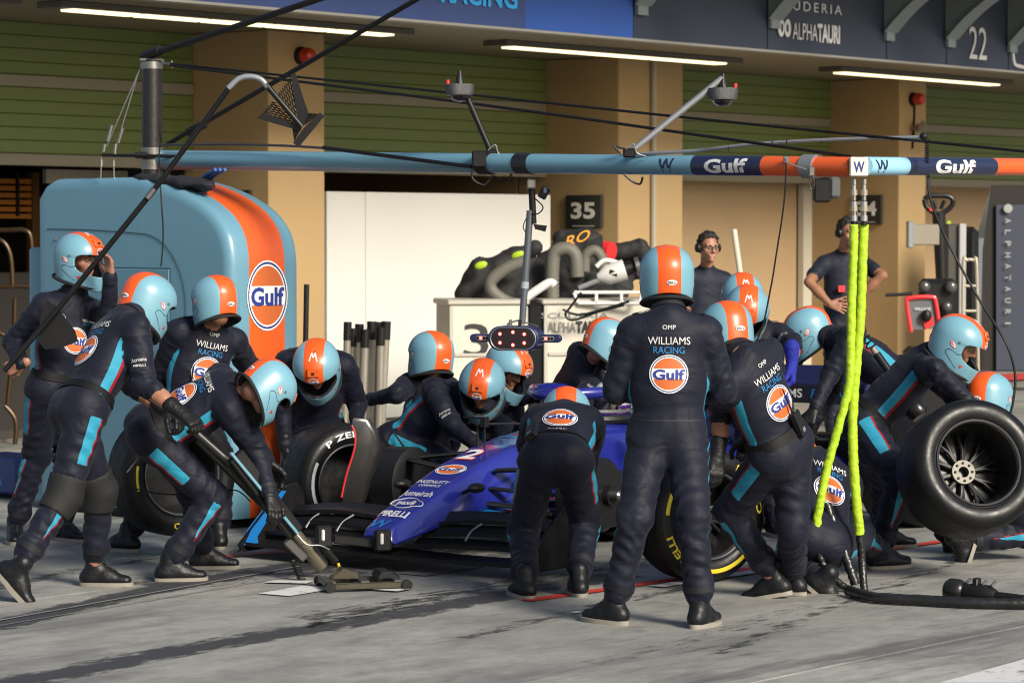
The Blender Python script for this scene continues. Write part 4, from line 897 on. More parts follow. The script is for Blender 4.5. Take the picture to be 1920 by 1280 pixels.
# front corners: drums, winglets, arms
for sg in (-1, 1):
    hub = C(sg * .66, 1.15, .37)
    m = MB(); m.lathe([(.02, .17), (.055, .17), (.06, .135), (.19, .13), (.215, .10), (.22, -.08), (.18, -.10), (0, -.10)], hub, WC * sg, 30); dr = m.build('brake_drum', mat('drum_carbon', (.009, .009, .010), .4, coat=.1, spec=.3), car)
    m = MB(); m.lathe([(.032, 0), (.032, .05), (.02, .06), (0, .06)], hub + WC * sg * .17, WC * sg, 16); m.build('wheel_nut', STEEL, dr)
    for (x0, y0, z0, x1, y1, z1, r) in ((.62, 1.12, .52, .19, .92, .50, .020), (.62, 1.18, .52, .22, 1.55, .56, .020), (.60, 1.10, .26, .17, .80, .32, .020), (.60, 1.18, .25, .21, 1.60, .30, .020), (.60, 1.05, .36, .19, .86, .40, .016), (.58, 1.2, .30, .21, 1.2, .50, .014)):
        A, B = C(sg * x0, y0, z0), C(sg * x1, y1, z1); m = MB(); x_, y_, d_ = frame(B - A); m.loft([[A + UC * (math.cos(t) * r * 2.2) + Z * (math.sin(t) * r * .7) for t in np.linspace(0, 6.283, 13)[:-1]], [B + UC * (math.cos(t) * r * 2.2) + Z * (math.sin(t) * r * .7) for t in np.linspace(0, 6.283, 13)[:-1]]]); m.build('suspension_arm', MATTE, car)
    m = MB(); m.prism([(.85, .12), (1.3, .10), (1.55, .16), (1.6, .30), (1.35, .22), (1.0, .22)], C(sg * .50, 0, 0), UC, Z, WC * .012); m.build('brake_deflector', MATTE, car)
# winglet standing over the removed front right wheel
wo = [(660, 783), (686, 786), (700, 806), (706, 842), (700, 872), (686, 902), (676, 940), (664, 964), (640, 964), (641, 932), (652, 884), (665, 842), (667, 815), (660, 797)]
Dw = 16.7; wl = [P(a, b, Dw) for a, b in wo]; rings = []
for k_, (dd, sc) in enumerate(((0, .93), (.012, 1), (.04, 1), (.055, .94))):
    cc = sum(wl, Vector()) / len(wl); rings.append([cc + (p - cc) * sc + UC * dd + WC * (.012 * dd / .14 if k_ else 0) for p in wl])
m = MB(); m.loft(rings); wl_o = m.build('wheel_winglet', mat('satin_carbon', (.016, .0155, .015), .33, coat=.3, rvar=.1), car, sharp=50)
m = MB(); m.tube([p - UC * .004 for p in (wl[13], wl[12], wl[11], wl[10], P(646, 908, Dw), wl[9])], .006, 6, smooth=4); m.build('red_edge', PRINTR, wl_o)
# side boards, vanes between the axles, cyan and red pinstripe, round association badge
for sg in (-1, 1):
    m = MB(); m.loft([[C(sg * (.36 + .12 * t), 1.55 + .75 * t, z) for z in (.10 + .02 * t, .42 + .05 * t)] + [C(sg * (.36 + .12 * t) + .015, 1.55 + .75 * t, z) for z in (.42 + .05 * t, .10 + .02 * t)] for t in np.linspace(0, 1, 6)]); m.build('floor_fence', MATTE, car)
nb = bvh_of(nose.data, WM[car.name])
def side_strip(y0, z0, y1, z1, wd, mt, nm, x=.5):
    n = 10; vs = []
    for i in range(n + 1):
        t = i / n
        for e in (-wd / 2, wd / 2):
            q = C(x, y0 + (y1 - y0) * t, z0 + (z1 - z0) * t + e); h_ = nb.ray_cast(q, -WC, .6); vs.append((h_[0] if h_[0] is not None else q - WC * .25) + WC * .004)
    m = MB(); m.add(vs, [(2 * i, 2 * i + 1, 2 * i + 3, 2 * i + 2) for i in range(n)]); m.build(nm, mt, nose, sharp=180)
side_strip(.42, .245, 1.55, .33, .02, CCYAN, 'cyan_pinstripe'); side_strip(.7, .252, 1.6, .318, .007, PRINTR, 'red_pinstripe')
# printed nose
def ntext(s, y, x, h, wd, mt, bold=.02, nm='lettering', lift=.004):
    return decal_text(nm, s, nb, C(x, y, .9), WC, UC, h, mt, nose, width=wd, bold=bold, lift=lift, reach=.9)
NOSE_TX = [('2', .98, -.03, .18, .135, PRINTR, .06, .003), ('2', .98, -.03, .165, .12, PRINTW, .045, .005), ('INGENUITY', .545, .0, .040, .215, PRINTW, .01, .004), ('COMMERCE', .495, .01, .026, .15, PRINTW, 0, .004), ('Jumeirah', .40, .0, .062, .20, PRINTW, .01, .004), ('pax8', .29, .0, .044, .115, PRINTW, .03, .004), ('PIRELLI', .165, .0, .056, .19, PRINTW, .05, .004), ('W', .06, -.02, .075, .13, CCYAN, .04, .004)]
for s_, y, x, h, wd, mt, bo, lf in NOSE_TX: ntext(s_, y, x, h, wd, mt, bo, lift=lf)
roundel(nb, C(0, .72, .9), WC, UC, .10, nose, ry=.07, reach=.9)
cl = [(math.cos(t) * .10 + .008 * math.cos(5 * t), math.sin(t) * .052 + .006 * math.sin(5 * t)) for t in np.linspace(0, 2 * math.pi, 41)]
m = MB(); m.tube(project(cl, nb, C(0, .285, .9), WC, UC, .004, .9), .003, 4); m.build('cloud_outline', PRINTW, nose)
m = MB(); ar = project([(-.15, .98 - 1.45), (-.17, .05)], nb, C(0, 1.35, .9), WC, UC, .004, .9)
pt = project([(-.14, -.02), (-.10, .06), (.16, .10), (.13, .16), (-.13, .10)], nb, C(0, 1.35, .9), WC, UC, .004, .9); m.add(pt, [(0, 1, 4), (1, 2, 3), (1, 3, 4)]); m.build('cyan_arrow', CCYAN, nose, sharp=180)
m = MB(); pt = project([(-.09, .04), (.15, .07), (.12, .16), (-.02, .16)], nb, C(0, 1.42, .9), WC, UC, .006, .9); m.add(pt, [(0, 1, 2, 3)]); m.build('red_fade_panel', mat('rust_print', (.30, .06, .04), .4), nose, sharp=180)
bc = P(897, 917, C(.3, 1.0, 0).y); m = MB(); m.lathe([(.052, 0), (.052, .006), (.046, .008), (0, .008)], bc, WC - UC * .4, 22); fb = m.build('round_badge', MATTE, car)
m = MB(); flat_text(m, 'FIA', bc + (WC - UC * .4).normalized() * .0095, (UC + WC * .4).normalized() * 1, Z, .034, .06, .02); m.build('lettering', PRINTW, fb, sharp=180)
m = MB(); m.tube([bc + (WC - UC * .4).normalized() * .0095 + (UC + WC * .4).normalized() * math.cos(t) * .042 + Z * math.sin(t) * .042 for t in np.linspace(0, 6.283, 25)], .0022, 4); m.build('badge_ring', PRINTW, fb)
# sensor mast on the nose
q = C(-.09, 1.12, .60); m = MB(); m.tube([q, q + Z * .135, q + Z * .155 - WC * .03, q + Z * .15 - WC * .07], .008, 8); m.build('sensor_mast', BLACK, car)
m = MB(); m.box(q + Z * .185 - WC * .02, (.15, .03, .012), CM, .003); m.build('sensor_bar', MATTE, car); m = MB(); m.box(q + Z * .16 + WC * .05, (.04, .04, .065), CM, .004); m.build('sensor_box', BLACK, car); m = MB(); m.tube([q + WC * .05 + Z * .14, q + WC * .05 + Z * .0], .007, 6); m.build('sensor_leg', MATTE, car); m = MB(); m.tube([q + WC * .06 + Z * .15, q + WC * .2 + UC * .3 + Z * .14], .008, 6); m.build('sensor_rod', MATTE, car)
# rear wing
loft_secs([(5.05, .48, .76, .80), (5.2, .48, .745, .79), (5.33, .48, .77, .80)], 'rear_wing_plane', MATTE, n=16, sq=6, top=1)
m = MB(); rfl = [[C(x, 5.27, .80), C(x, 5.30, .83), C(x, 5.38, .93), C(x, 5.40, .93), C(x, 5.32, .81), C(x, 5.29, .79)] for x in (-.48, .48)]; m.loft(rfl); m.build('rear_wing_flap', CNAVY, car)
m = MB(); m.box(C(0, 5.045, .745), (.96, .012, .13), CM, .004); rp = m.build('rear_wing_face', mat('rear_wing_dark', (.012, .013, .022), .35, coat=.3), car)
m = MB(); flat_text(m, 'WILLIAMS', C(-.235, 5.036, .75), WC, Z, .062, .42, .02); m.build('lettering', PRINTW, rp, sharp=180); m = MB(); flat_text(m, 'RACING', C(.21, 5.036, .75), WC, Z, .062, .34, .02, .25); m.build('lettering', CCYAN, rp, sharp=180)
for sg in (-1, 1):
    m = MB(); m.prism([(4.95, .45), (5.45, .42), (5.47, .93), (5.1, .95), (4.98, .8)], C(sg * .49, 0, 0), UC, Z, WC * .014 * sg); m.build('rear_endplate', CNAVY, car)
    m = MB(); m.lathe([(.06, .2), (.20, .17), (.22, .05), (.2, -.12), (0, -.12)], C(sg * .6, 4.72, .37), WC * sg, 26); m.build('brake_drum', MATTE, car)
    for y_, z_ in ((4.4, .48), (4.95, .46), (4.5, .28)): m = MB(); m.tube([C(sg * .58, 4.72, z_ - .03), C(sg * .15, y_, z_)], .018, 8); m.build('suspension_arm', MATTE, car)
m = MB(); m.tube([C(0, 5.2, .5), C(0, 5.2, .76)], .02, 8); m.build('wing_pylon', MATTE, car); m = MB(); m.box(C(0, 5.35, .30), (.5, .3, .3), CM, .03); m.build('diffuser', MATTE, car)
# ================================================================== tyres
TYRE = mat('tyre_sidewall', (0.0052, 0.0054, 0.0065), 0.40, spec=0.3, bump=0.10, bscale=55, var=0.3, vscale=9, rvar=0.14); TREAD = mat('tyre_tread', (0.0062, 0.0062, 0.0064), 0.5, spec=0.28, bump=0.3, bscale=80, var=0.3, vscale=14, rvar=.15)
RIMM = mat('wheel_rim_black', (0.010, 0.010, 0.011), 0.40, 0.2, rvar=0.12); LIP = mat('wheel_rim_lip', (0.22, 0.22, 0.23), 0.3, 0.85)
def tyre(label, c, axis, wd, colour=None, marks=(), rot=0.0, cat='tyre', hub=True, group='racing tyres around the car'):
    axis = Vector(axis).normalized(); t = thing('racing_tyre', label, cat, Vector((c.x, c.y, max(0, c.z - .36))), group=group); h = wd / 2
    side = [(.232, h - .034), (.240, h - .018), (.252, h - .008), (.275, h), (.300, h + .002), (.322, h - .005), (.340, h - .018), (.352, h - .036)]
    prof = side + [(.359, h - .062), (.360, 0), (.359, -h + .062)] + [(r, -z) for r, z in side[::-1]]
    m = MB(); m.lathe(prof, c, axis, 64, cap=False); o = m.build('tyre_body', [TYRE, TREAD], t, sharp=60)
    for p in o.data.polygons:
        d = (p.center + t.location - c); r_ = (d - axis * d.dot(axis)).length
        if r_ > .345: p.material_index = 1
    x, y, _ = frame(axis); x = -x
    xi = [s[0] for s in side]; zi = [s[1] for s in side]
    def on(a, r, lift=.0022): return c + axis * (float(np.interp(r, xi, zi)) + lift) + (x * math.cos(a) + y * math.sin(a)) * r
    for mk in marks:
        m = MB()
        if mk[0] == 'arc':
            _, a0, a1, r0, r1, mt = mk; n = max(6, int(abs(a1 - a0) / 4)); vs = []
            for i in range(n + 1):
                a = R(a0 + (a1 - a0) * i / n); vs += [on(a, r0), on(a, (r0 + r1) / 2, .003), on(a, r1)]
            m.add(vs, [(3 * i + k, 3 * i + 3 + k, 3 * i + 4 + k, 3 * i + 1 + k) for i in range(n) for k in (0, 1)]); m.build('sidewall_stripe', mt, o, sharp=180)
        else:
            _, s_, a0, r0, hh, wdeg, mt, bo = mk; vs, fs_, w_ = text2d(s_, bo, 0, 1.05); m.add([on(R(a0 - x2 / w_ * wdeg), r0 + y2 * hh, .003) for x2, y2 in vs], fs_); m.build('lettering', mt, o, sharp=180)
    # rim: bright lip, dark barrel, spokes and hub flange
    m = MB(); m.lathe([(.232, h - .034), (.238, h - .014), (.233, h - .010), (.226, h - .016), (.222, h - .040)], c, axis, 64, cap=False); rm = m.build('rim_lip', LIP, t)
    dz = -h + .06
    m = MB(); m.lathe([(.222, h - .040), (.215, h - .09), (.205, dz + .05), (.21, dz + .02), (.225, -h + .02), (.232, -h + .03)], c, axis, 64, cap=False); m.build('rim_barrel', RIMM, t)
    if hub:
        m = MB(); m.lathe([(.030, dz + .075), (.066, dz + .075), (.070, dz + .06), (.060, dz + .03), (.03, dz + .03)], c, axis, 32, close=True); hb = m.build('hub_flange', mat('hub_flange_metal', (.13, .12, .10), .5, .3), t)
        for i in range(8):
            a = 2 * math.pi * i / 8; m = MB(); m.lathe([(.0075, 0), (.0075, .004), (.004, .006), (0, .006)], c + axis * (dz + .075) + (x * math.cos(a) + y * math.sin(a)) * .049, axis, 8); m.build('flange_bolt', BLACK, hb)
        for i in range(10):
            a = 2 * math.pi * (i + .3) / 10; d = x * math.cos(a) + y * math.sin(a); m = MB(); tt = axis.cross(d)
            for sgn in (-1, 1): m.tube([c + axis * (dz + .045) + d * .062, c + axis * (dz + .055) + d * .13 + tt * .006 * sgn, c + axis * (dz + .035) + d * .208 + tt * .026 * sgn], [.014, .010, .013], 8)
            m.build('rim_spoke', mat('dark_spoke', (.007, .007, .008), .5), t)
    m = MB(); m.lathe([(.215, dz + .012), (.05, dz + .022), (.0, dz + .022)], c, axis, 48, cap=False); m.build('wheel_cover', MATTE, t)
    return t
WS = PRINTW; GS = mat('grey_white_stripe', (.42, .45, .48), .6)
def ang_of(axis, c, px, py):
    """angle on the tyre face seen at a pixel"""
    x, y, d = frame(Vector(axis)); r = ray(px, py); t = (c - CAM).dot(d) / r.dot(d); q = CAM + r * t - c; return math.degrees(math.atan2(q.dot(y), q.dot(x)))
ax1 = Vector((.55, -.835, 0)); c1 = P(640, 902, 17.35)
tyre('white-striped used front tyre held under the leaning crewman', c1, ax1, .305, marks=[('txt', 'P ZERO', 98, .298, .036, 62, WS, .035), ('arc', 152, 212, .275, .297, GS)], hub=False)
ax2 = Vector((.50, -.86, 0)); c2 = PZ(1308, 1088, 0) + Z * .362
tyre('yellow-striped new front tyre standing behind the standing man', c2, ax2, .305, marks=[('txt', 'PIRELLI', 222, .300, .038, 46, PRINTY, .045), ('arc', 130, 176, .285, .308, PRINTY), ('arc', 262, 330, .285, .308, PRINTY), ('txt', 'P ZERO', 30, .296, .034, 60, PRINTY, .035)])
ax3 = Vector((.55, -.83, 0)); c3 = P(322, 886, 16.35)
tyre('yellow-striped new tyre half hidden behind the bent crewman at left', c3, ax3, .305, marks=[('arc', 168, 196, .288, .304, PRINTY), ('txt', 'O', 262, .296, .034, 9, PRINTY, .035)], hub=False)
ax4 = Vector((.20, -.93, .30)); c4 = P(1814, 880, 15.35)
tyre('bare black removed rear tyre carried at the right edge, hollow side showing', c4, ax4, .385)
c5 = PZ(1700, 985, 0) + Z * .362
tyre('rear tyre standing behind the carried tyre, tread towards the camera', c5, WC, .385)
# ================================================================== front jack
jk = thing('front_jack', 'long-handled front jack with light blue edge lifting the nose', 'jack', PZ(660, 1098, 0))
J0 = PZ(640, 1085, .10); JD = J0.y
def jp(px, py, dd=0.0): return P(px, py, 15.45 + dd)
JB = mat('jack_bronze', (.070, .062, .046), .35, .7, rvar=.12); JA = mat('jack_grey', (.10, .10, .095), .4, .6)
m = MB(); m.beam(jp(372, 818, -.25), jp(545, 990, -.1), .055, .07, Z, .01); m.build('lever', BLACK, jk)
m = MB(); m.beam(jp(432, 848, -.32), jp(558, 1000, -.17), .03, .016, Z, .003); m.build('blue_edge', BLUE, jk)
m = MB(); m.beam(jp(440, 852, -.28), jp(555, 1000, -.12), .045, .10, Z, .008); m.build('lever_fairing', BLACK, jk)
m = MB(); m.tube([jp(362, 806, -.28), jp(432, 868, -.24)], .026, 14); m.build('lever_tube', CARBON, jk)
hd_ = [jp(330, 786, .12), jp(345, 796, -.05), jp(366, 806, -.25)]; m = MB(); m.tube(hd_, .02, 10, smooth=4); m.build('handle', BLACK, jk); m = MB(); m.ball(jp(368, 806, -.36), .014, 10); m.build('handle_button', PRINTW, jk)
m = MB(); m.tube([jp(542, 985, -.1), jp(600, 1058, -.02)], .034, 16); m.build('ram_cylinder', mat('jack_champagne', (.24, .21, .16), .35, .8), jk); m = MB(); m.tube([jp(568, 1016, -.07), jp(604, 1062, -.02)], .042, 16); m.build('ram_sleeve', mat('jack_champagne', (0, 0, 0)), jk)
m = MB(); m.beam(jp(536, 1012, -.12), jp(572, 1048, -.1), .06, .05, Z, .008); m.build('valve_block', JA, jk); m = MB(); m.tube([jp(600, 1020, -.1), jp(630, 1052, -.06)], .02, 10); m.build('side_damper', BLACK, jk)
jm = Matrix((Vector((.966, .26, 0)), Vector((-.26, .966, 0)), Z)).transposed(); jc = PZ(668, 1092, .03)
for dy, L_ in ((-.13, .44), (.13, .44)):
    m = MB(); m.box(jc + jm @ Vector((.03, dy, 0)), (L_, .035, .035), jm, .005); m.build('base_rail', JB, jk)
for dx in (-.16, .02, .2):
    m = MB(); m.box(jc + jm @ Vector((dx, 0, .012)), (.05, .27, .03), jm, .004); m.build('cross_member', JA, jk)
for dx, dy in ((-.17, -.15), (.24, -.15), (-.17, .15), (.24, .15)):
    m = MB(); m.lathe([(.028, -.014), (.028, .014)], jc + jm @ Vector((dx, dy, .0)), jm @ Vector((0, 1, 0)), 14); m.build('roller', BLACK, jk)
m = MB(); m.prism([(-.14, 0), (.0, 0), (.0, .03), (-.08, .055)], jc + jm @ Vector((0, -.05, .03)), jm @ Vector((1, 0, 0)), Z, jm @ Vector((0, .1, 0))); m.build('pivot_bracket', JB, jk)
m = MB(); m.prism([(.10, 0), (.17, 0), (.17, .035), (.12, .035)], jc + jm @ Vector((0, -.09, .03)), jm @ Vector((1, 0, 0)), Z, jm @ Vector((0, .18, 0))); m.build('lift_arm', BLACK, jk)
m = MB(); m.beam(jp(625, 1010, -.05), jp(735, 1022, .0), .06, .045, Z, .006); m.build('cradle_bar', BLACK, jk)
for px, py in ((607, 1005), (717, 1012)):
    q = jp(px, py, -.08); m = MB(); m.box(q, (.085, .06, .115), Matrix.Rotation(.3, 3, 'Z'), .008); up_ = m.build('cradle_upright', BLACK, jk); m = MB(); m.box(q + Vector((.0, -.04, .01)), (.018, .012, .062), Matrix.Rotation(.3, 3, 'Z'), .006); m.build('white_marker', PRINTW, up_)
m = MB(); m.tube([jp(556, 1000, -.16), jp(575, 1020, -.16), jp(600, 1022, -.14), jp(618, 1030, -.1)], .004, 5, smooth=6); m.build('release_cable', ALU, jk)
m = MB(); cp = [jp(552, 1050, -.14) + Vector((i * .0006 + .022 * math.cos(i * .8), .022 * math.sin(i * .8), -.0016 * i)) for i in range(80)]; m.tube(cp, .004, 5); m.build('coiled_hose', BLACK, jk)
m = MB(); m.tube([jp(634, 1055, -.1), jp(640, 1075, -.1)], .008, 6); m.build('yellow_fitting', PRINTY, jk)
m = MB(); m.tube([jp(300, 790, -.05), jp(275, 800, -.1), jp(272, 840, -.1), jp(250, 870, -.2), jp(238, 885, -.25)], .004, 5, smooth=6); tag(m.build('control_lead', mat('grey_lead', (.12, .12, .12), .4)), 'thin grey lead hanging from the jack handle towards a knee pad', 'cable')
m = MB(); m.tube([jp(240, 912, .1), jp(300, 925, .05), jp(380, 926, 0), jp(440, 918, -.1), jp(470, 940, -.1)], .004, 5, smooth=6); tag(m.build('control_lead', BLACK), 'thin black lead crossing behind the bent crewman to the jack', 'cable')
# ================================================================== people
import openvdb
def sdf_mesh(arr, lo, h):
    g = openvdb.FloatGrid(1.0); g.copyFromArray(np.ascontiguousarray(arr, np.float32), tolerance=0.0)
    pts, quads = g.convertToQuads(0.0)
    return np.asarray(pts, np.float64) * h + lo, np.asarray(quads, np.int64)[:, ::-1]
class SDF:
    """smooth union of tapered limbs on a voxel grid"""
    def __init__(s, h): s.h = h; s.p = []
    def cone(s, a, b, ra, rb, k=0.03, lab='suit', flat=None, fl=1.0, fold=0.0, lam=0.05, neg=False, tag_=None):
        s.p.append(dict(a=np.array(a, float), b=np.array(b, float), ra=ra, rb=rb, k=k, lab=lab, flat=None if flat is None else np.array(flat, float), fl=fl, fold=fold, lam=lam, neg=neg, tag=tag_, ph=random.uniform(0, 6)))
    def dist(s, q, X):
        ab = q['b'] - q['a']; L2 = max(ab @ ab, 1e-12); d = X - q['a']; t = np.clip((d @ ab) / L2, 0, 1); o = d - t[..., None] * ab
        l2 = (o * o).sum(-1)
        if q['flat'] is not None:
            of = o @ q['flat']; l2 = l2 + of * of * (q['fl'] ** 2 - 1)
        r = np.sqrt(np.maximum(l2, 1e-12)); D = r - (q['ra'] + (q['rb'] - q['ra']) * t)
        if q['fold']:
            L = math.sqrt(L2); x, y, _ = [np.array(v) for v in frame(Vector(ab))]; ang = np.arctan2(o @ y, o @ x)
            e = 0.42 + 0.58 * np.abs(2 * t - 1) ** 2.0
            sl = t * L / q['lam']; ph = q['ph']
            w = np.sin(sl * 4.6 + 2.6 * np.sin(ang + ph) + ph) * np.sin(sl * 1.1 + 1.3 * np.sin(2 * ang + ph * 2) + ph)
            w2 = np.sin(sl * 2.3 + 2.4 * np.sin(ang - ph * 1.7) + 2 * ph); w3 = (1 - 2.2 * np.abs(np.sin(sl * 3.2 - 2.0 * np.sin(ang + 2.1 + ph) + 1.0 * np.sin(2 * ang + ph)))) * np.clip(np.sin(ang * 1.0 + sl * .7 + ph * 3), 0, 1)
            D = D - q['fold'] * e * (0.75 * w + 0.55 * w2 + 0.9 * w3)
        return D
    def run(s):
        h = s.h; lo = np.min([np.minimum(q['a'], q['b']) - max(q['ra'], q['rb']) - 0.05 for q in s.p if not q['neg']], 0); hi = np.max([np.maximum(q['a'], q['b']) + max(q['ra'], q['rb']) + 0.05 for q in s.p if not q['neg']], 0)
        n = np.ceil((hi - lo) / h).astype(int) + 1; A = np.full(n, 0.2, np.float64)
        for q in s.p:
            m = max(q['ra'], q['rb']) + q['k'] + 0.045 + q['fold']
            i0 = np.maximum(((np.minimum(q['a'], q['b']) - m - lo) / h).astype(int), 0); i1 = np.minimum(((np.maximum(q['a'], q['b']) + m - lo) / h).astype(int) + 2, n)
            if (i1 <= i0).any(): continue
            ax = [lo[c] + h * np.arange(i0[c], i1[c]) for c in range(3)]; X = np.stack(np.meshgrid(*ax, indexing='ij'), -1)
            d = s.dist(q, X); sl = tuple(slice(a, b) for a, b in zip(i0, i1)); B = A[sl]; k = q['k']
            if q['neg']:
                hh = np.clip(0.5 - 0.5 * (B + d) / k, 0, 1); A[sl] = B * (1 - hh) - d * hh + k * hh * (1 - hh)
            else:
                hh = np.clip(0.5 + 0.5 * (d - B) / k, 0, 1); A[sl] = d * (1 - hh) + B * hh - k * hh * (1 - hh) if False else B * (1 - hh) + d * hh - k * hh * (1 - hh) if False else np.where(True, B + (d - B) * (1 - hh) - k * hh * (1 - hh), 0)
        v, f = sdf_mesh(A, lo, h); return v, f
    def nearest(s, V_):
        ds = np.stack([s.dist(q, V_) for q in s.p if not q['neg']]); return ds.argmin(0), [q for q in s.p if not q['neg']]
# ---- materials
def suit_mat(name, base, skin):
    m = bpy.data.materials.new(name); m.use_nodes = True; n = m.node_tree.nodes; l = m.node_tree.links; b = n['Principled BSDF']
    tc = n.new('ShaderNodeTexCoord')
    def noi(sc, det=4, st=(1, 1, 1), dis=0.0):
        t = n.new('ShaderNodeTexNoise'); t.inputs['Distortion'].default_value = dis; t.inputs['Scale'].default_value = sc; t.inputs['Detail'].default_value = det
        mp = n.new('ShaderNodeMapping'); mp.inputs['Scale'].default_value = st; l.new(tc.outputs['Object'], mp.inputs[0]); l.new(mp.outputs[0], t.inputs['Vector']); return t.outputs['Fac']
    def att(nm):
        a = n.new('ShaderNodeAttribute'); a.attribute_name = nm; return a.outputs['Fac']
    def gt(f, th=0.0):
        q = n.new('ShaderNodeMath'); q.operation = 'GREATER_THAN'; l.new(f, q.inputs[0]); q.inputs[1].default_value = th; return q.outputs[0]
    def mix(f, a, bb):
        q = n.new('ShaderNodeMix'); q.data_type = 'RGBA'; l.new(f, q.inputs['Factor'])
        for k, x in (('A', a), ('B', bb)):
            if isinstance(x, tuple): q.inputs[k].default_value = (*x, 1)
            else: l.new(x, q.inputs[k])
        return q.outputs['Result']
    c = mix(noi(5, 5), tuple(q * 0.72 for q in base), tuple(q * 1.35 for q in base))
    c = mix(gt(att('trim_red')), c, (0.24, 0.008, 0.012)); c = mix(gt(att('trim_cyan')), c, (0.022, 0.235, 0.36))
    sk = gt(att('skin'), 0.5); c = mix(sk, c, skin); l.new(c, b.inputs['Base Color'])
    rr = n.new('ShaderNodeMix'); rr.data_type = 'FLOAT'; l.new(sk, rr.inputs['Factor']); rr.inputs['A'].default_value = 0.62; rr.inputs['B'].default_value = 0.48; l.new(rr.outputs['Result'], b.inputs['Roughness'])
    b.inputs['Sheen Weight'].default_value = 0.035; b.inputs['Sheen Roughness'].default_value = 0.5; b.inputs['Specular IOR Level'].default_value = 0.22
    b1 = n.new('ShaderNodeBump'); b1.inputs['Strength'].default_value = 0.5; b1.inputs['Distance'].default_value = 0.035
    fo = n.new('ShaderNodeMath'); fo.operation = 'SUBTRACT'; fo.inputs[1].default_value = 0.5; l.new(noi(4.6, 2, (1, 1, 1.4), 0.9), fo.inputs[0]); fa = n.new('ShaderNodeMath'); fa.operation = 'ABSOLUTE'; l.new(fo.outputs[0], fa.inputs[0]); l.new(fa.outputs[0], b1.inputs['Height'])
    b2_ = n.new('ShaderNodeBump'); b2_.inputs['Strength'].default_value = 0.14; b2_.inputs['Distance'].default_value = 0.008; l.new(noi(30, 3, (1, 1, 1.1)), b2_.inputs['Height']); l.new(b1.outputs[0], b2_.inputs['Normal'])
    l.new(b2_.outputs[0], b.inputs['Normal']); return m
SKIN = mat('skin', (0.30, 0.140, 0.088), 0.5, bump=0.06, bscale=120, var=0.10, vscale=14)
SUIT = suit_mat('navy_race_suit', (0.0062, 0.0075, 0.0170), (0.30, 0.140, 0.088))
POLO = suit_mat('navy_team_polo', (0.009, 0.011, 0.022), (0.25, 0.115, 0.068))
GLOVE = mat('black_glove', (0.008, 0.008, 0.009), 0.45, spec=0.3, bump=0.4, bscale=60); GLOVEB = mat('blue_knit_glove', (0.012, 0.02, 0.30), 0.8, bump=0.8, bscale=90)
SHOE = mat('black_shoe', (0.0075, 0.008, 0.010), 0.42, spec=0.3, bump=0.35, bscale=45); SOLE = mat('pale_sole', (0.24, 0.22, 0.185), 0.7, var=0.15)
HAIR = mat('dark_hair', (0.012, 0.009, 0.007), 0.6, bump=0.8, bscale=120); EYE = mat('eye', (0.25, 0.24, 0.22), 0.2); PUPIL = mat('pupil', (0.015, 0.01, 0.008), 0.15)
KNEE = mat('black_knee_pad', (0.006, 0.006, 0.0065), 0.75, bump=0.25, bscale=150); BELTM = mat('black_belt', (0.005, 0.005, 0.0055), 0.6, bump=0.2, bscale=140, spec=0.2)
LIN = mat('helmet_lining', (0.008, 0.008, 0.009), 0.8)
# ---- head template (origin mid head, Y to the face, Z to the crown)
def make_head():
    s = SDF(0.0055)
    s.cone((0, -0.012, 0.035), (0, -0.002, 0.042), 0.088, 0.084, 0.02, flat=(1, 0, 0), fl=1.18); s.cone((0, 0.03, -0.03), (0, 0.045, -0.075), 0.062, 0.042, 0.04, flat=(1, 0, 0), fl=1.05)
    s.cone((0, 0.094, 0.022), (0, 0.112, -0.018), 0.008, 0.012, 0.012); s.cone((-.012, 0.098, -0.022), (.012, 0.098, -0.022), 0.009, 0.009, 0.008)
    s.cone((-.045, 0.074, 0.034), (.045, 0.074, 0.034), 0.014, 0.014, 0.02); s.cone((-.05, .058, -.015), (-.03, .066, -.03), .018, .018, .03); s.cone((.05, .058, -.015), (.03, .066, -.03), .018, .018, .03)
    s.cone((-.022, .086, -.054), (.022, .086, -.054), .0085, .0085, .008); s.cone((-.018, .084, -.066), (.018, .084, -.066), .009, .009, .008); s.cone((0, .075, -.095), (0, .078, -.095), .02, .02, .02)
    for q in (-1, 1):
        s.cone((q * .078, -.012, .018), (q * .078, -.006, -.022), .016, .011, .008, flat=(1, 0, 0), fl=1.7)
    s.cone((-.032, .098, .012), (-.030, .10, .012), .015, .015, .012, neg=True); s.cone((.032, .098, .012), (.030, .10, .012), .015, .015, .012, neg=True)
    s.cone((0, -.02, -.05), (0, -.03, -.095), .05, .048, .03)
    return s.run()
HEADV, HEADF = make_head()
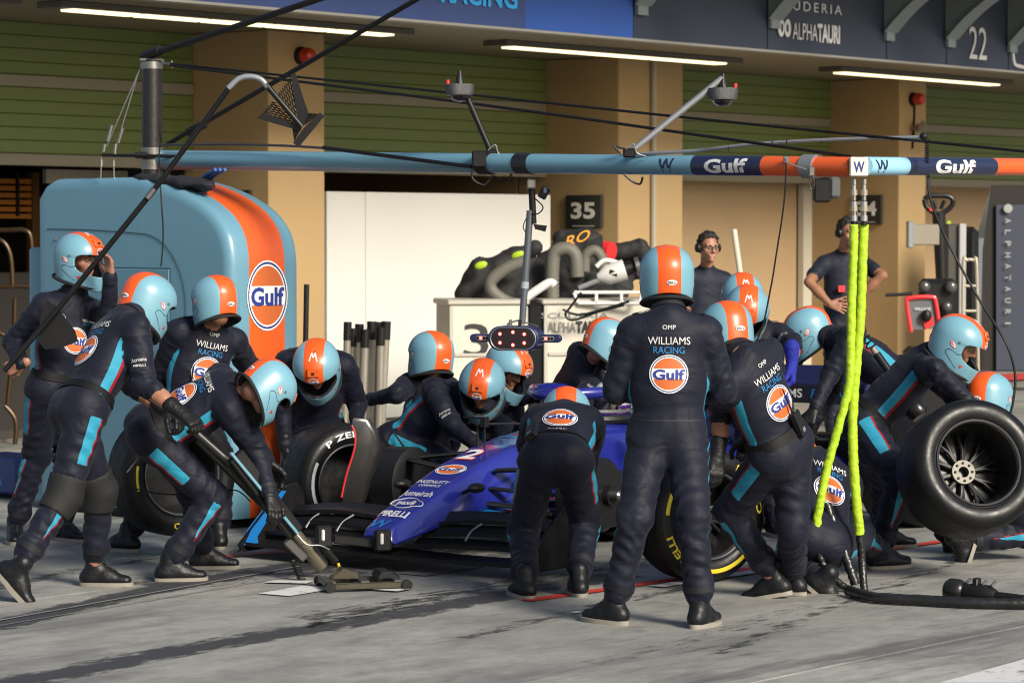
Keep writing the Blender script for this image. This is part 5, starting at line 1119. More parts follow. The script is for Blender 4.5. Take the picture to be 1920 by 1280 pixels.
# ---- hand template (origin wrist, Y to the fingers, Z back of the hand, X thumb side)
def make_hand(curl, fat=0.0, spread=0.0):
    s = SDF(0.0042); xs = (0.030, 0.010, -0.010, -0.029); le = (0.074, 0.083, 0.077, 0.060)
    s.cone((0, -0.03, 0), (0, 0.02, 0), 0.028 + fat, 0.030 + fat, 0.015, flat=(0, 0, 1), fl=1.35)
    for i in range(4):
        k = np.array((xs[i], 0.088 - abs(i - 1.2) * 0.004, 0.0)); s.cone((xs[i] * 0.6, 0.012, 0), k, 0.015 + fat, 0.0125 + fat, 0.012)
        ang = 0; p = k
        for j, (f_, r) in enumerate(((0.45, .0098), (0.31, .0088), (0.24, .0080))):
            ang += R((52, 62, 40)[j] * curl); d = np.array((math.sin(spread) * (1.5 - i) * 0.3, math.cos(ang), -math.sin(ang))); e = p + d * le[i] * f_
            s.cone(p, e, r + fat, r * 0.94 + fat, 0.004); p = e
    a = R(38 + 22 * curl); p = np.array((0.024, 0.015, -0.006)); e = p + np.array((0.030, 0.034, -0.016 * curl)); s.cone(p, e, 0.0155 + fat, 0.0125 + fat, 0.012)
    p = e; e = p + 0.034 * np.array((math.cos(a) * 0.55, math.sin(a), -0.55 * curl)); s.cone(p, e, 0.0115 + fat, 0.010 + fat, 0.006); p = e; e = p + 0.027 * np.array((0.15 - 0.5 * curl, 0.85, -0.75 * curl)); s.cone(p, e, 0.0100 + fat, 0.0085 + fat, 0.005)
    if fat: s.cone((0, -0.075, 0), (0, -0.01, 0), 0.044, 0.034, 0.008, flat=(0, 0, 1), fl=1.15)
    return s.run()
HANDS = {'grip': make_hand(1.0), 'soft': make_hand(0.42), 'open': make_hand(0.12, spread=0.5)}
GLV = {'grip': make_hand(0.95, 0.0028), 'soft': make_hand(0.45, 0.0028)}
def np_mesh(name, v, f, smooth=True):
    me = bpy.data.meshes.new(name); me.from_pydata(v.tolist(), [], f.tolist()); me.polygons.foreach_set('use_smooth', [True] * len(f)); me.update(); return me
GLVM = {}
for k_, (v, f) in GLV.items():
    for sd_ in (1, -1):
        vv = v * np.array((sd_, 1, 1)); me = np_mesh('glove', vv, f if sd_ > 0 else f[:, ::-1]); GLVM[(k_, sd_)] = me
# ---- shoe template (origin ankle, 0.09 above the floor, Y to the toe)
def make_shoe():
    s = SDF(0.006); Zb = -0.09
    s.cone((0, -0.045, Zb + .045), (0, 0.06, Zb + .045), 0.040, 0.044, 0.02); s.cone((0, 0.06, Zb + .040), (0.004, 0.165, Zb + .032), 0.046, 0.034, 0.02, flat=(0, 0, 1), fl=1.25)
    s.cone((0, -0.015, Zb + .05), (0, 0.0, Zb + .135), 0.046, 0.050, 0.03); s.cone((0, 0.03, Zb + .085), (0, 0.09, Zb + .055), 0.036, 0.034, 0.03)
    s.cone((0, -.4, Zb - .31), (0, .5, Zb - .31), 0.325, 0.325, 0.008, neg=True)
    v, f = s.run(); me = np_mesh('shoe', v, f); me.materials.append(SHOE)
    pts = []
    for t in np.linspace(0, 2 * math.pi, 30)[:-1]:
        y = math.cos(t); x = math.sin(t); yy = 0.062 + 0.146 * y; w_ = 0.040 + 0.010 * math.sin((yy + .09) * 9) + (0.004 if yy > .05 else 0); pts.append((w_ * (abs(x) ** 0.75) * (1 if x > 0 else -1) * 1.12, yy))
    m = MB(); m.prism(pts, (0, 0, Zb), (1, 0, 0), (0, 1, 0), (0, 0, 0.021)); sm = m.mesh('sole'); sm.materials.append(SOLE); sb_ = BVHTree.FromPolygons([Vector(x) for x in v], [tuple(x) for x in f]); zz = []
    for i in range(11):
        hit = sb_.ray_cast(Vector((.020 if i % 2 else -.020, .022 + i * .0085, .3)), Vector((0, 0, -1))); zz.append(hit[0] + Vector((0, 0, .002)))
    m = MB(); m.tube(zz, .0032, 5); lm = m.mesh('laces', 180); lm.materials.append(mat('shoe_laces', (.045, .046, .05), .7)); return me, sm, lm
SHOEM, SOLEM, LACEM = make_shoe()
# ---- helmet template (same frame as the head)
def helmet_surface(ph, v):
    """ph: 0 at the face, v: 0 crown .. 1 lower rim"""
    cy, sy = math.cos(ph), math.sin(ph); zb = -0.118 - 0.045 * max(0, cy) ** 1.5 + 0.032 * max(0, -cy) ** 1.2
    if v <= 0.5:
        z = 0.028 + 0.128 * math.cos(v * math.pi); r = math.sin(v * math.pi) ** 0.92
    else:
        t = (v - 0.5) * 2; z = 0.028 + (zb - 0.028) * t; r = 1 - 0.10 * t ** 2.2
    a = 0.134 * r; bk = 0.158 * r * (1 - (0.05 * max(0, (0.028 - z) / .13) if z < .028 else 0)); fr = 0.150 * r + (0.022 * min(1, max(0, (0.02 - z) / 0.10)) if z < 0.02 else 0)
    return Vector((a * sy * (1 - 0.06 * max(0, cy) * (v > .5)), (fr if cy > 0 else bk) * cy, z))
def paint_helmet():
    m = bpy.data.materials.new('helmet_paint'); m.use_nodes = True; n = m.node_tree.nodes; l = m.node_tree.links; b = n['Principled BSDF']
    tc = n.new('ShaderNodeTexCoord'); sx = n.new('ShaderNodeSeparateXYZ'); l.new(tc.outputs['Object'], sx.inputs[0])
    ab = n.new('ShaderNodeMath'); ab.operation = 'ABSOLUTE'; l.new(sx.outputs['X'], ab.inputs[0])
    lt_ = n.new('ShaderNodeMath'); lt_.operation = 'LESS_THAN'; lt_.inputs[1].default_value = 0.056; l.new(ab.outputs[0], lt_.inputs[0])
    # the chin bar stays blue: stripe only above z=-0.06 at the front
    z1 = n.new('ShaderNodeMath'); z1.operation = 'GREATER_THAN'; z1.inputs[1].default_value = -0.068; l.new(sx.outputs['Z'], z1.inputs[0])
    y1 = n.new('ShaderNodeMath'); y1.operation = 'LESS_THAN'; y1.inputs[1].default_value = 0.0; l.new(sx.outputs['Y'], y1.inputs[0])
    mxx = n.new('ShaderNodeMath'); mxx.operation = 'MAXIMUM'; l.new(z1.outputs[0], mxx.inputs[0]); l.new(y1.outputs[0], mxx.inputs[1])
    mu = n.new('ShaderNodeMath'); mu.operation = 'MULTIPLY'; l.new(lt_.outputs[0], mu.inputs[0]); l.new(mxx.outputs[0], mu.inputs[1])
    mx = n.new('ShaderNodeMix'); mx.data_type = 'RGBA'; mx.inputs['A'].default_value = (0.150, 0.325, 0.415, 1); mx.inputs['B'].default_value = (0.70, 0.092, 0.011, 1); l.new(mu.outputs[0], mx.inputs['Factor'])
    l.new(mx.outputs['Result'], b.inputs['Base Color']); b.inputs['Roughness'].default_value = 0.38; b.inputs['Coat Weight'].default_value = 0.22; b.inputs['Coat Roughness'].default_value = 0.18
    t = n.new('ShaderNodeTexNoise'); t.inputs['Scale'].default_value = 30; t.inputs['Detail'].default_value = 4; l.new(tc.outputs['Object'], t.inputs['Vector']); mr = n.new('ShaderNodeMapRange'); mr.inputs['To Min'].default_value = 0.30; mr.inputs['To Max'].default_value = 0.46; l.new(t.outputs['Fac'], mr.inputs['Value']); l.new(mr.outputs['Result'], b.inputs['Roughness'])
    return m
HPAINT = paint_helmet()
def badge_mat():
    m = bpy.data.materials.new('oval_badge_print'); m.use_nodes = True; n = m.node_tree.nodes; l = m.node_tree.links; b = n['Principled BSDF']; b.inputs['Roughness'].default_value = 0.5
    uv = n.new('ShaderNodeUVMap'); uv.uv_map = 'print'; ln = n.new('ShaderNodeVectorMath'); ln.operation = 'LENGTH'; l.new(uv.outputs[0], ln.inputs[0])
    g = n.new('ShaderNodeMath'); g.operation = 'GREATER_THAN'; g.inputs[1].default_value = 0.86; l.new(ln.outputs['Value'], g.inputs[0]); mx = n.new('ShaderNodeMix'); mx.data_type = 'RGBA'
    mx.inputs['A'].default_value = (0.75, 0.74, 0.72, 1); mx.inputs['B'].default_value = (0.5, 0.02, 0.02, 1); l.new(g.outputs[0], mx.inputs['Factor']); l.new(mx.outputs['Result'], b.inputs['Base Color']); return m
BADGE = badge_mat()
def make_helmet():
    NP, NV = 72, 44; vs = []; par = []
    for j in range(NV + 1):
        for i in range(NP):
            ph = 2 * math.pi * i / NP; vv = max(j / NV, 0.004); vs.append(helmet_surface(ph, vv)); par.append((ph if ph < math.pi else ph - 2 * math.pi, vv))
    P0, Zc, Hz = R(66), -0.017, 0.060
    def inside(k): return (abs(par[k][0] / P0) ** 3 + abs((vs[k].z - Zc - 0.010 * abs(par[k][0])) / Hz) ** 3) < 1
    ins = [inside(k) for k in range(len(vs))]
    fs_ = []
    for j in range(NV):
        for i in range(NP):
            q = (j * NP + i, j * NP + (i + 1) % NP, (j + 1) * NP + (i + 1) % NP, (j + 1) * NP + i)
            if not all(ins[k] for k in q): fs_.append(q)
    used = {}
    for q in fs_:
        for k in q: used[k] = used.get(k, 0) + 1
    for k in used:              # pull the cut edge out to the smooth port outline
        if ins[k]:
            ph, vv = par[k]; best = None
            a, z = ph / P0, (vs[k].z - Zc - 0.010 * abs(ph)) / Hz; n_ = max((abs(a) ** 3 + abs(z) ** 3) ** (1 / 3), 1e-3); ph2 = ph / n_; zt = Zc + 0.010 * abs(ph2) + z / n_ * Hz
            lo, hi = 0.2, 1.0
            for _ in range(24):
                mid = (lo + hi) / 2
                if helmet_surface(ph2, mid).z > zt: lo = mid
                else: hi = mid
            vs[k] = helmet_surface(ph2, lo)
    me = bpy.data.meshes.new('helmet'); me.from_pydata([tuple(v) for v in vs], [], fs_); me.polygons.foreach_set('use_smooth', [True] * len(fs_)); me.update()
    bm = bmesh.new(); bm.from_mesh(me); bmesh.ops.delete(bm, geom=[v for v in bm.verts if not v.link_faces], context='VERTS'); bmesh.ops.remove_doubles(bm, verts=bm.verts, dist=1e-4); bmesh.ops.recalc_face_normals(bm, faces=bm.faces); bm.to_mesh(me); bm.free()
    outer = bvh_of(me); me.materials.append(HPAINT); me.materials.append(LIN)
    o = bpy.data.objects.new('helmet', me); COL.objects.link(o); md = o.modifiers.new('s', 'SOLIDIFY'); md.thickness = 0.022; md.offset = -1; md.material_offset = 1; md.material_offset_rim = 1
    dg = bpy.context.evaluated_depsgraph_get(); me2 = bpy.data.meshes.new_from_object(o.evaluated_get(dg)); o.modifiers.clear(); o.data = me2
    WM[o.name] = Matrix.Identity(4)
    root = bpy.data.objects.new('helmet_root', None); o.parent = root     # marks the helmet as a part while its badges are made
    Y = Vector((0, 1, 0)); X = Vector((1, 0, 0))
    d = link('emblem', grid_decal(outer, (0, 0.2, 0.070), -X, (0, -0.25, 1), 0.030, 0.030, 0.002), o, [ROUNDEL], True); decal_text('lettering', 'Gulf', outer, (0, .2, .069), -X, (0, -.25, 1), .016, PRINTB, o, width=.046, bold=.04, lift=.0035, local=True)
    link('oval_badge', grid_decal(outer, (0.010, -0.2, -0.035), X, Z, 0.030, 0.0145, 0.002), o, [BADGE], True); decal_text('lettering', 'BELL', outer, (0.010, -.2, -.035), X, Z, .012, PRINTK, o, width=.042, bold=.03, lift=.0035, local=True)
    for q in (-1, 1):
        ax = Vector((0, q, -0.15 )).normalized(); ay = Vector((0, .15 * q * q, 1)).normalized(); ax = Vector((0, q * .82, -.57)).normalized() if q > 0 else Vector((0, -.82, .57)).normalized(); ay = Vector((0, .57, .82))
        link('oval_badge', grid_decal(outer, (q * .2, 0.005, 0.004), ax, ay, 0.024, 0.0115, 0.002), o, [BADGE], True); decal_text('lettering', 'BELL', outer, (q * .2, .005, .004), ax, ay, .010, PRINTR, o, width=.034, bold=.03, lift=.0035, local=True)
        pts = [(0.095, -0.02), (0.06, -0.035), (0.0, -0.028), (-0.02, -0.05), (0.02, -0.075), (0.085, -0.115)]
        pj = [outer.find_nearest(Vector((q * .16, y, z)))[0] for y, z in pts]; m = MB(); m.tube(pj, 0.0022, 5, smooth=5); m.build('side_seam', mat('helmet_seam', (0.03, 0.09, 0.13), .5), o, local=True)
        m = MB(); tri = [outer.find_nearest(Vector((q * .16, y, z))) for y, z in ((0.115, -0.105), (0.135, -0.085), (0.10, -0.085))]; m.add([h_[0] + h_[1] * .0025 for h_ in tri], [(0, 1, 2)]); m.build('red_flash', PRINTR, o, local=True)
    zz_ = [(-1.0, -1.0), (-.42, 1.0), (0.0, -.15), (.42, 1.0), (1.0, -1.0)]; m = MB()
    for (x0, y0), (x1, y1) in zip(zz_[:-1], zz_[1:]):
        pts_ = [((x0 + (x1 - x0) * t / 4 + e) * .022, (y0 + (y1 - y0) * t / 4) * .026) for t in range(5) for e in (-.17, .17)]; vv_ = project(pts_, outer, (0, .075, .25), -X, Vector((0, -.94, .33)), .002 + .0006 * (y0 < y1)); m.add(vv_, [(2 * q, 2 * q + 1, 2 * q + 3, 2 * q + 2) for q in range(4)])
    m.build('zigzag_mark', PRINTW, o, local=True, sharp=180)
    for q in (-1, 1):
        hs_ = outer.find_nearest(Vector((q * .15, .035, .028))); m = MB(); m.lathe([(.0075, -.001), (.0075, .002), (.004, .003), (0, .003)], hs_[0], hs_[1] if hs_[1].x * q > 0 else -hs_[1], 12); m.build('hinge_screw', mat('helmet_screw', (.12, .2, .24), .4, .4), o, local=True)
    hh = outer.ray_cast(Vector((0, .3, .20)), Vector((0, -1, -.5)).normalized()); 
    nrm_ = hh[1] if hh[1].y > 0 else -hh[1]; m = MB(); yy = Vector((0, -nrm_.z, nrm_.y)); m.box(hh[0] + nrm_ * .001, (.066, .05, .008), Matrix((X, yy, nrm_)).transposed(), .003); m.build('vent_cover', ORANGE, o, local=True)
    m = MB(); m.box(hh[0] + nrm_ * .005 - yy * .004, (.016, .014, .006), Matrix((X, yy, nrm_)).transposed()); m.build('vent_slot', LIN, o, local=True)
    m = MB(); m.tube([Vector((math.sin(a) * .128, math.cos(a) * .155, -0.128 - .02 * max(0, math.cos(a)) + .022 * max(0, -math.cos(a)))) * 0.97 for a in np.linspace(0, 2 * math.pi, 33)], .009, 6, cap=False); m.build('neck_roll', LIN, o, local=True)
    o.parent = None; bpy.data.objects.remove(root); return o
HELM = make_helmet()
for o in [HELM] + list(HELM.children): COL.objects.unlink(o)
# ---- radio worn on the belt
def radio_part(root, c, up, out):
    x = up.cross(out).normalized(); M = Matrix((x, up, out)).transposed(); m = MB(); m.box(c + out * .016, (.068, .135, .036), M, .006); r = m.build('belt_radio', BLACK, root)
    m = MB(); m.tube([c + up * .055 - x * .014 + out * .016, c + up * .21 - x * .024 + out * .02], [.006, .003], 6); m.build('aerial', BLACK, r)
    m = MB(); m.box(c - up * .035 + out * .033, (.028, .022, .003), M); m.build('radio_label', ALU, r)
    m = MB(); m.cyl(c + up * .055 + x * .012 + out * .016, c + up * .075 + x * .012 + out * .016, .008); m.build('radio_knob', STEEL, r)
def wrap(root, bvh, c, ax, ref, h, nm, mt, lift=0.005, rmax=0.30, tilt=0.0, n=32, tk=0.004, rc=.195):
    """a strap laid round the body"""
    ax = ax.normalized(); x = (ref - ax * ref.dot(ax)).normalized(); y = ax.cross(x); R0 = []; 
    def cast(o, d):
        hit = bvh.ray_cast(o, d, rmax); p = None
        o2 = o
        while hit[0] is not None: 
            p = hit[0]
            if hit[1].dot(d) > 0: break
            o2 = hit[0] + d * 1e-4; hit = bvh.ray_cast(o2, d, rmax)
            if (o2 - o).length > rmax: break
        return (p - o).length if p is not None else None
    rows = [[], [], [], []]; prev = None
    rad = []
    for i in range(n):
        d = x * math.cos(2 * math.pi * i / n) + y * math.sin(2 * math.pi * i / n); r1 = cast(c - ax * h * .45, d); r2 = cast(c + ax * h * .45, d); rad.append((r1, r2, d))
    gl = sorted([a for a, b, d in rad if a] or [.06]); med = gl[len(gl) // 2]
    for a, b, d in rad:
        a = min(a or med, rc); b = min(b or a, rc)
        rows[0].append(c - ax * h / 2 + d * (a - .004)); rows[1].append(c - ax * h / 2 + d * (a + lift + tk)); rows[2].append(c + ax * h / 2 + d * (b + lift + tk)); rows[3].append(c + ax * h / 2 + d * (b - .004))
    m = MB(); m.loft(rows, cap=False); return m.build(nm, mt, root, sharp=60), rad
# ---- the figure
def solve(par, px, py, L, sgn):
    """point seen at px,py at distance L from par; sgn +1 away from the camera"""
    c = P(px, py, par.y); s = (c - par).length
    if s >= L: return c
    lo, hi = 0, L * 1.3
    for _ in range(30):
        mid = (lo + hi) / 2; q = P(px, py, par.y + sgn * mid)
        if (q - par).length < L: lo = mid
        else: hi = mid
    return P(px, py, par.y + sgn * lo)
def bend(a, b, la, lb, px, py):
    """joint between a and b whose picture is nearest px,py"""
    d = b - a; dist = d.length; u = d.normalized()
    if dist > (la + lb) * 0.985:
        k = dist / (la + lb) / 0.985; la *= k; lb *= k
    x = (la * la - lb * lb + dist * dist) / (2 * dist); r = math.sqrt(max(la * la - x * x, 0)); e1, e2, _ = frame(u); best = None
    for i in range(96):
        t = 2 * math.pi * i / 96; q = a + u * x + (e1 * math.cos(t) + e2 * math.sin(t)) * r; p = proj(q); e = (p[0] - px) ** 2 + (p[1] - py) ** 2
        if best is None or e < best[0]: best = (e, q)
    return best[1]
def rotm(yaw, pitch, roll=0):
    """frame with Y = look direction; yaw clockwise from +Y (away), pitch downwards"""
    return Matrix.Rotation(-R(yaw), 3, 'Z') @ Matrix.Rotation(-R(pitch), 3, 'X') @ Matrix.Rotation(R(roll), 3, 'Y')
def set_part(o, root, loc, rot, sc=1.0):
    o.parent = root; o.matrix_local = Matrix.Translation(Vector(loc) - root.location) @ rot.to_4x4() @ Matrix.Scale(sc, 4)
PEOPLE = {}
def person(key, label, pelvis, neck, head, yaw, hd, arms, legs, roll=0.0, sleeve=False, helmet=True, hs=1.0, back=(), belt=True, radio=None, knee_pads=False, mat_=None, belly=1.0, vox=0.0115, group='pit crew in navy suits', bk=1.0, texts=True, sw=.185):
    mt = mat_ or SUIT
    if key in ('chief', 'jack', 'bent', 'wing', 'newtyre', 'lift'): vox = .0095
    pv = P(*pelvis); nk = solve(pv, neck[0], neck[1], 0.52 * bk, neck[2]); hc = solve(nk, head[0], head[1], 0.215, head[2])
    s = (nk - pv).normalized(); fw = Vector((math.sin(R(yaw)), math.cos(R(yaw)), 0)); r = Vector((math.cos(R(yaw)), -math.sin(R(yaw)), 0))
    r = (r - s * r.dot(s)).normalized(); r = Matrix.Rotation(R(roll), 3, s) @ r; f = s.cross(r).normalized()
    ank = {}
    for k in 'LR':
        a = legs[k]['ankle']; ank[k] = P(*a) if len(a) == 3 else PZ(a[0], a[1], legs[k].get('z', 0.09))
    base = Vector(((ank['L'].x + ank['R'].x) / 2, (ank['L'].y + ank['R'].y) / 2, 0))
    root = thing('person', label, 'person', base, group=group); PEOPLE[key] = root
    B = SDF(vox)
    T = lambda x, y, z: pv + r * x + f * y + s * z          # torso frame
    tl = (nk - pv).length; fl = np.array(f)
    # trunk
    B.cone(T(-.05, -.01, .0), T(.05, -.01, .0), .124, .124, .05, 'pelvis', flat=fl, fl=1.0, fold=.003)
    B.cone(T(-.055, -.045, -.03), T(-.055, -.045, -.06), .085, .08, .05, 'pelvis'); B.cone(T(.055, -.045, -.03), T(.055, -.045, -.06), .085, .08, .05, 'pelvis')
    B.cone(T(0, .0, .06), T(0, .01 * belly, .24), .150 * belly, .165 * belly, .06, 'trunk', flat=fl, fl=1.32 / belly ** .5, fold=.006, lam=.06)
    B.cone(T(-.035, .0, .24), T(-.05, -.012, tl - .12), .135, .128, .06, 'trunk', flat=fl, fl=1.18, fold=.004, lam=.08); B.cone(T(.035, .0, .24), T(.05, -.012, tl - .12), .135, .128, .06, 'trunk', flat=fl, fl=1.18, fold=.004, lam=.08)
    B.cone(T(-.155 * sw / .185, -.01, tl - .075), T(.155 * sw / .185, -.01, tl - .075), .072, .072, .05, 'trunk'); B.cone(T(-.14 * sw / .185, -.01, tl - .065), T(0, -.025, tl - .01), .055, .06, .05, 'trunk'); B.cone(T(.14 * sw / .185, -.01, tl - .065), T(0, -.025, tl - .01), .055, .06, .05, 'trunk')
    B.cone(nk - s * .03, nk + (hc - nk) * (.30 if mat_ is None else .08), .076, .068, .025, 'trunk'); hm = rotm(*hd)
    B.cone(nk, hc - hm @ Vector((0, .025, .055)), .055, .052, .015, 'skin')
    sh = {}; el = {}; wr = {}; kn = {}; hp = {}
    for k, sg in (('L', -1), ('R', 1)):
        a = arms[k]; sh[k] = T(sg * sw, -.005, tl - .085); wr[k] = P(*a['wrist'])
        ua, fa = .295, .265
        d = wr[k] - sh[k]
        if d.length > (ua + fa) * 0.99: wr[k] = sh[k] + d.normalized() * (ua + fa) * 0.99
        el[k] = bend(sh[k], wr[k], ua, fa, *a['elbow'])
        if mat_ is not None: e55 = sh[k].lerp(el[k], .62); B.cone(sh[k], e55, .073, .066, .03, 'upper' + k, fold=.006, lam=.055); B.cone(e55, el[k], .048, .046, .004, 'skin')
        else: B.cone(sh[k], el[k], .077, .066, .035, 'upper' + k, fold=.008, lam=.055)
        dw = (wr[k] - el[k]).normalized()
        if sleeve or a.get('short'):
            if mat_ is None: B.cone(el[k], el[k] + dw * .075, .059, .060, .006, 'fore' + k, fold=.006, lam=.04)
            B.cone(el[k] + dw * (.05 if mat_ is None else 0), wr[k], .045, .030, .004, 'skin')
            B.cone(el[k] + dw * .10, el[k] + dw * .14, .047, .046, .01, 'skin')
        else:
            e_ = wr[k] - dw * .012; B.cone(el[k], e_, .058, .041, .02, 'fore' + k, fold=.0055, lam=.042); B.cone(e_ - dw * .03, e_, .043, .041, .006, 'fore' + k)
        L_ = legs[k]; hp[k] = T(sg * .088, 0, -.015)
        kn[k] = P(*L_['kneep']) if 'kneep' in L_ else bend(hp[k], ank[k], .445, .43, *L_['knee'])
        B.cone(hp[k], kn[k], .110, .083, .045, 'thigh' + k, fold=.0085, lam=.075); da = (ank[k] - kn[k]).normalized(); la = (ank[k] - kn[k]).length
        cuff = L_.get('cuff', .06); e_ = ank[k] - da * cuff
        B.cone(kn[k], e_ - da * .03, .081, .065, .025, 'shin' + k, fold=.0115, lam=.062); B.cone(e_ - da * .05, e_, .073, .060, .015, 'shin' + k, fold=.007, lam=.03); B.cone(e_ - da * .05, ank[k], .043, .042, .004, 'skin' if cuff > .065 else 'sock')
    v, q = B.run(); idx, prims = B.nearest(v)
    labs = np.array([p_['lab'] for p_ in prims]); vl = labs[idx]
    skin = (vl == 'skin').astype(np.float32); cy = np.full(len(v), -1.0, np.float32); rd = np.full(len(v), -1.0, np.float32)
    rn, fn, sn, pn = [np.array(x) for x in (r, f, s, pv)]
    d = v - pn; zz = d @ sn; yy = d @ fn + .01; xx = d @ rn
    tr = np.isin(vl, ('trunk', 'pelvis')) & (np.abs(xx) > .085); wv_ = .026 - np.abs(yy - .02 + .12 * np.clip(zz - .05, 0, .4)); wv_ = np.minimum(wv_, np.minimum(zz - .06, .40 - zz)); cy[tr] = wv_[tr]
    wr_ = .009 - np.abs(yy - .055 + .12 * np.clip(zz - .05, 0, .4)); wr_ = np.minimum(wr_, np.minimum(zz - .10, .40 - zz)); rd[tr] = wr_[tr]
    for k, sg in (('L', -1), ('R', 1)):
        for lab, A_, B_, z0, z1, taper in (('thigh', hp[k], kn[k], .07, .62, 0), ('shin', kn[k], ank[k], .04, .60, 1)):
            mk = vl == lab + k; A = np.array(A_); ab = np.array(B_) - A; L = np.linalg.norm(ab); ab = ab / L; dd = v - A; t = (dd @ ab) / L; o = dd - np.outer(dd @ ab, ab)
            lat = rn * sg; lat = lat - ab * (lat @ ab); lat /= np.linalg.norm(lat); fr = np.cross(ab, lat) * sg; fr = -fr if fr @ fn < 0 else fr
            ang = np.arctan2(o @ fr, o @ lat); w_ = ang * .08 - .01; hw = .026 * (1 - taper * np.clip((t - z0) / (z1 - z0), 0, 1) * .95)
            val = np.minimum(hw - np.abs(w_), np.minimum(t - z0, z1 - t) * L); cy[mk] = val[mk]
            vr = np.minimum(.005 - np.abs(w_ - hw - .005), np.minimum(t - z0, z1 - t) * L); rd[mk] = vr[mk]
    if mat_ is not None: cy[:] = -1; rd[:] = -1
    # head and bare hands join the body mesh
    VS = [v - np.array(base)]; FS = [q]; SK = [skin]; CY = [cy]; RD = [rd]; MI = [np.zeros(len(q), np.int32)]; off = len(v)
    def join(tv, tf, M3, loc, flip=False, mi=1):
        nonlocal off
        w2 = tv @ np.array(M3).T + np.array(loc) - np.array(base); VS.append(w2); FS.append((tf[:, ::-1] if flip else tf) + off); SK.append(np.ones(len(tv), np.float32)); CY.append(np.full(len(tv), -1, np.float32)); RD.append(np.full(len(tv), -1, np.float32)); MI.append(np.full(len(tf), mi, np.int32)); off += len(tv)
    join(HEADV, HEADF, hm, hc)
    hands = []
    for k, sg in (('L', -1), ('R', 1)):
        a = arms[k]; dv = Vector(a['dir']).normalized() if 'dir' in a else (wr[k] - el[k]).normalized(); pn_ = Vector(a.get('palm', tuple(-fw * .3 - r * sg * .7 - Z * .2))); zd = -(pn_ - dv * pn_.dot(dv)).normalized(); xd = dv.cross(zd) * 1.0
        # right hand palm down: thumb towards the body midline
        M3 = Matrix((xd, dv, zd)).transposed(); th = sg * -1
        thumb = xd
        mir = 1 if (sg < 0) else -1
        hands.append((k, a, M3, mir, wr[k]))
        if a.get('hand', 'glove') == 'bare':
            tv, tf = HANDS[a.get('pose', 'grip')]; join(tv * np.array((mir, 1, 1)), tf, M3, wr[k] - dv * .0, flip=mir < 0)
    VS = np.concatenate(VS); FS = np.concatenate(FS)
    me = np_mesh('body', VS, FS); me.polygons.foreach_set('material_index', np.concatenate(MI))
    for nm, arr in (('skin', SK), ('trim_cyan', CY), ('trim_red', RD)):
        at = me.attributes.new(nm, 'FLOAT', 'POINT'); at.data.foreach_set('value', np.concatenate(arr))
    body_ = link('body', me, root, [mt, SKIN], local=True)
    bvh = BVHTree.FromPolygons([Vector(x) for x in (v)], [tuple(x) for x in q])
    for k, a, M3, mir, w_ in hands:
        if a.get('hand', 'glove') in ('glove', 'blue'):
            gm = GLVM[(a.get('pose', 'grip'), mir)]
            if a.get('hand') == 'blue': gm = gm.copy(); gm.materials.clear(); gm.materials.append(GLOVEB)
            elif not len(gm.materials): gm.materials.append(GLOVE)
            g = bpy.data.objects.new('glove', gm); COL.objects.link(g); set_part(g, root, w_ + M3 @ Vector((0, .012, 0)), M3, 1.06 if a.get('hand') != 'blue' else 1.25)
    for k in 'LR':
        L_ = legs[k]
        if L_.get('noshoe'): continue
        sy = L_.get('foot', yaw); sm = rotm(sy, L_.get('fp', 0), L_.get('fr', 0)); s_ = bpy.data.objects.new('shoe', SHOEM); COL.objects.link(s_); set_part(s_, root, ank[k], sm)
        so_ = bpy.data.objects.new('sole', SOLEM); COL.objects.link(so_); so_.parent = s_; so_ = bpy.data.objects.new('laces', LACEM); COL.objects.link(so_); so_.parent = s_
    if helmet:
        h_ = HELM.copy(); COL.objects.link(h_)
        for c in HELM.children: cc = c.copy(); COL.objects.link(cc); cc.parent = h_
        set_part(h_, root, hc, hm, hs)
    else:
        hv = HEADV.copy(); sel = (hv[:, 2] > .045 + np.clip(hv[:, 1], -.1, .1) * .62) | ((hv[:, 1] < -.045) & (hv[:, 2] > -.045)); out_ = hv * np.array((1.06, 1.05, 1.09)) + np.array((0, 0, .004))
        keep = sel[HEADF].all(1); ids = np.unique(HEADF[keep]); mp_ = -np.ones(len(hv), int); mp_[ids] = np.arange(len(ids)); o_ = out_[ids] + 0.006 * np.sin(out_[ids] * 170)[:, [1, 2, 0]]
        hme = np_mesh('hair', o_, mp_[HEADF[keep]]); hme.materials.append(HAIR); ho = bpy.data.objects.new('hair', hme); COL.objects.link(ho); md = ho.modifiers.new('s', 'SOLIDIFY'); md.thickness = .012; set_part(ho, root, hc, hm)
    for sg in (-1, 1):
        m = MB(); m.ball(hc + hm @ Vector((sg * .031, .083, .012)), .0125, 10); eo = m.build('eye', EYE, root); m = MB(); m.ball(hc + hm @ Vector((sg * .031, .0915, .012)), .0055, 8); m.build('pupil', PUPIL, eo)
        m = MB(); m.tube([hc + hm @ Vector((sg * x, y, z)) for x, y, z in ((.014, .094, .032), (.03, .091, .037), (.048, .078, .032))], [.003, .0045, .002], 6); m.build('eyebrow', HAIR, root)
    if belt:
        bo, rad = wrap(root, bvh, T(0, 0, .075), s, f, .048, 'belt', BELTM, rmax=.34, rc=.172)
    SEAM = mat('suit_seam', (0.004, 0.005, 0.010), 0.7)
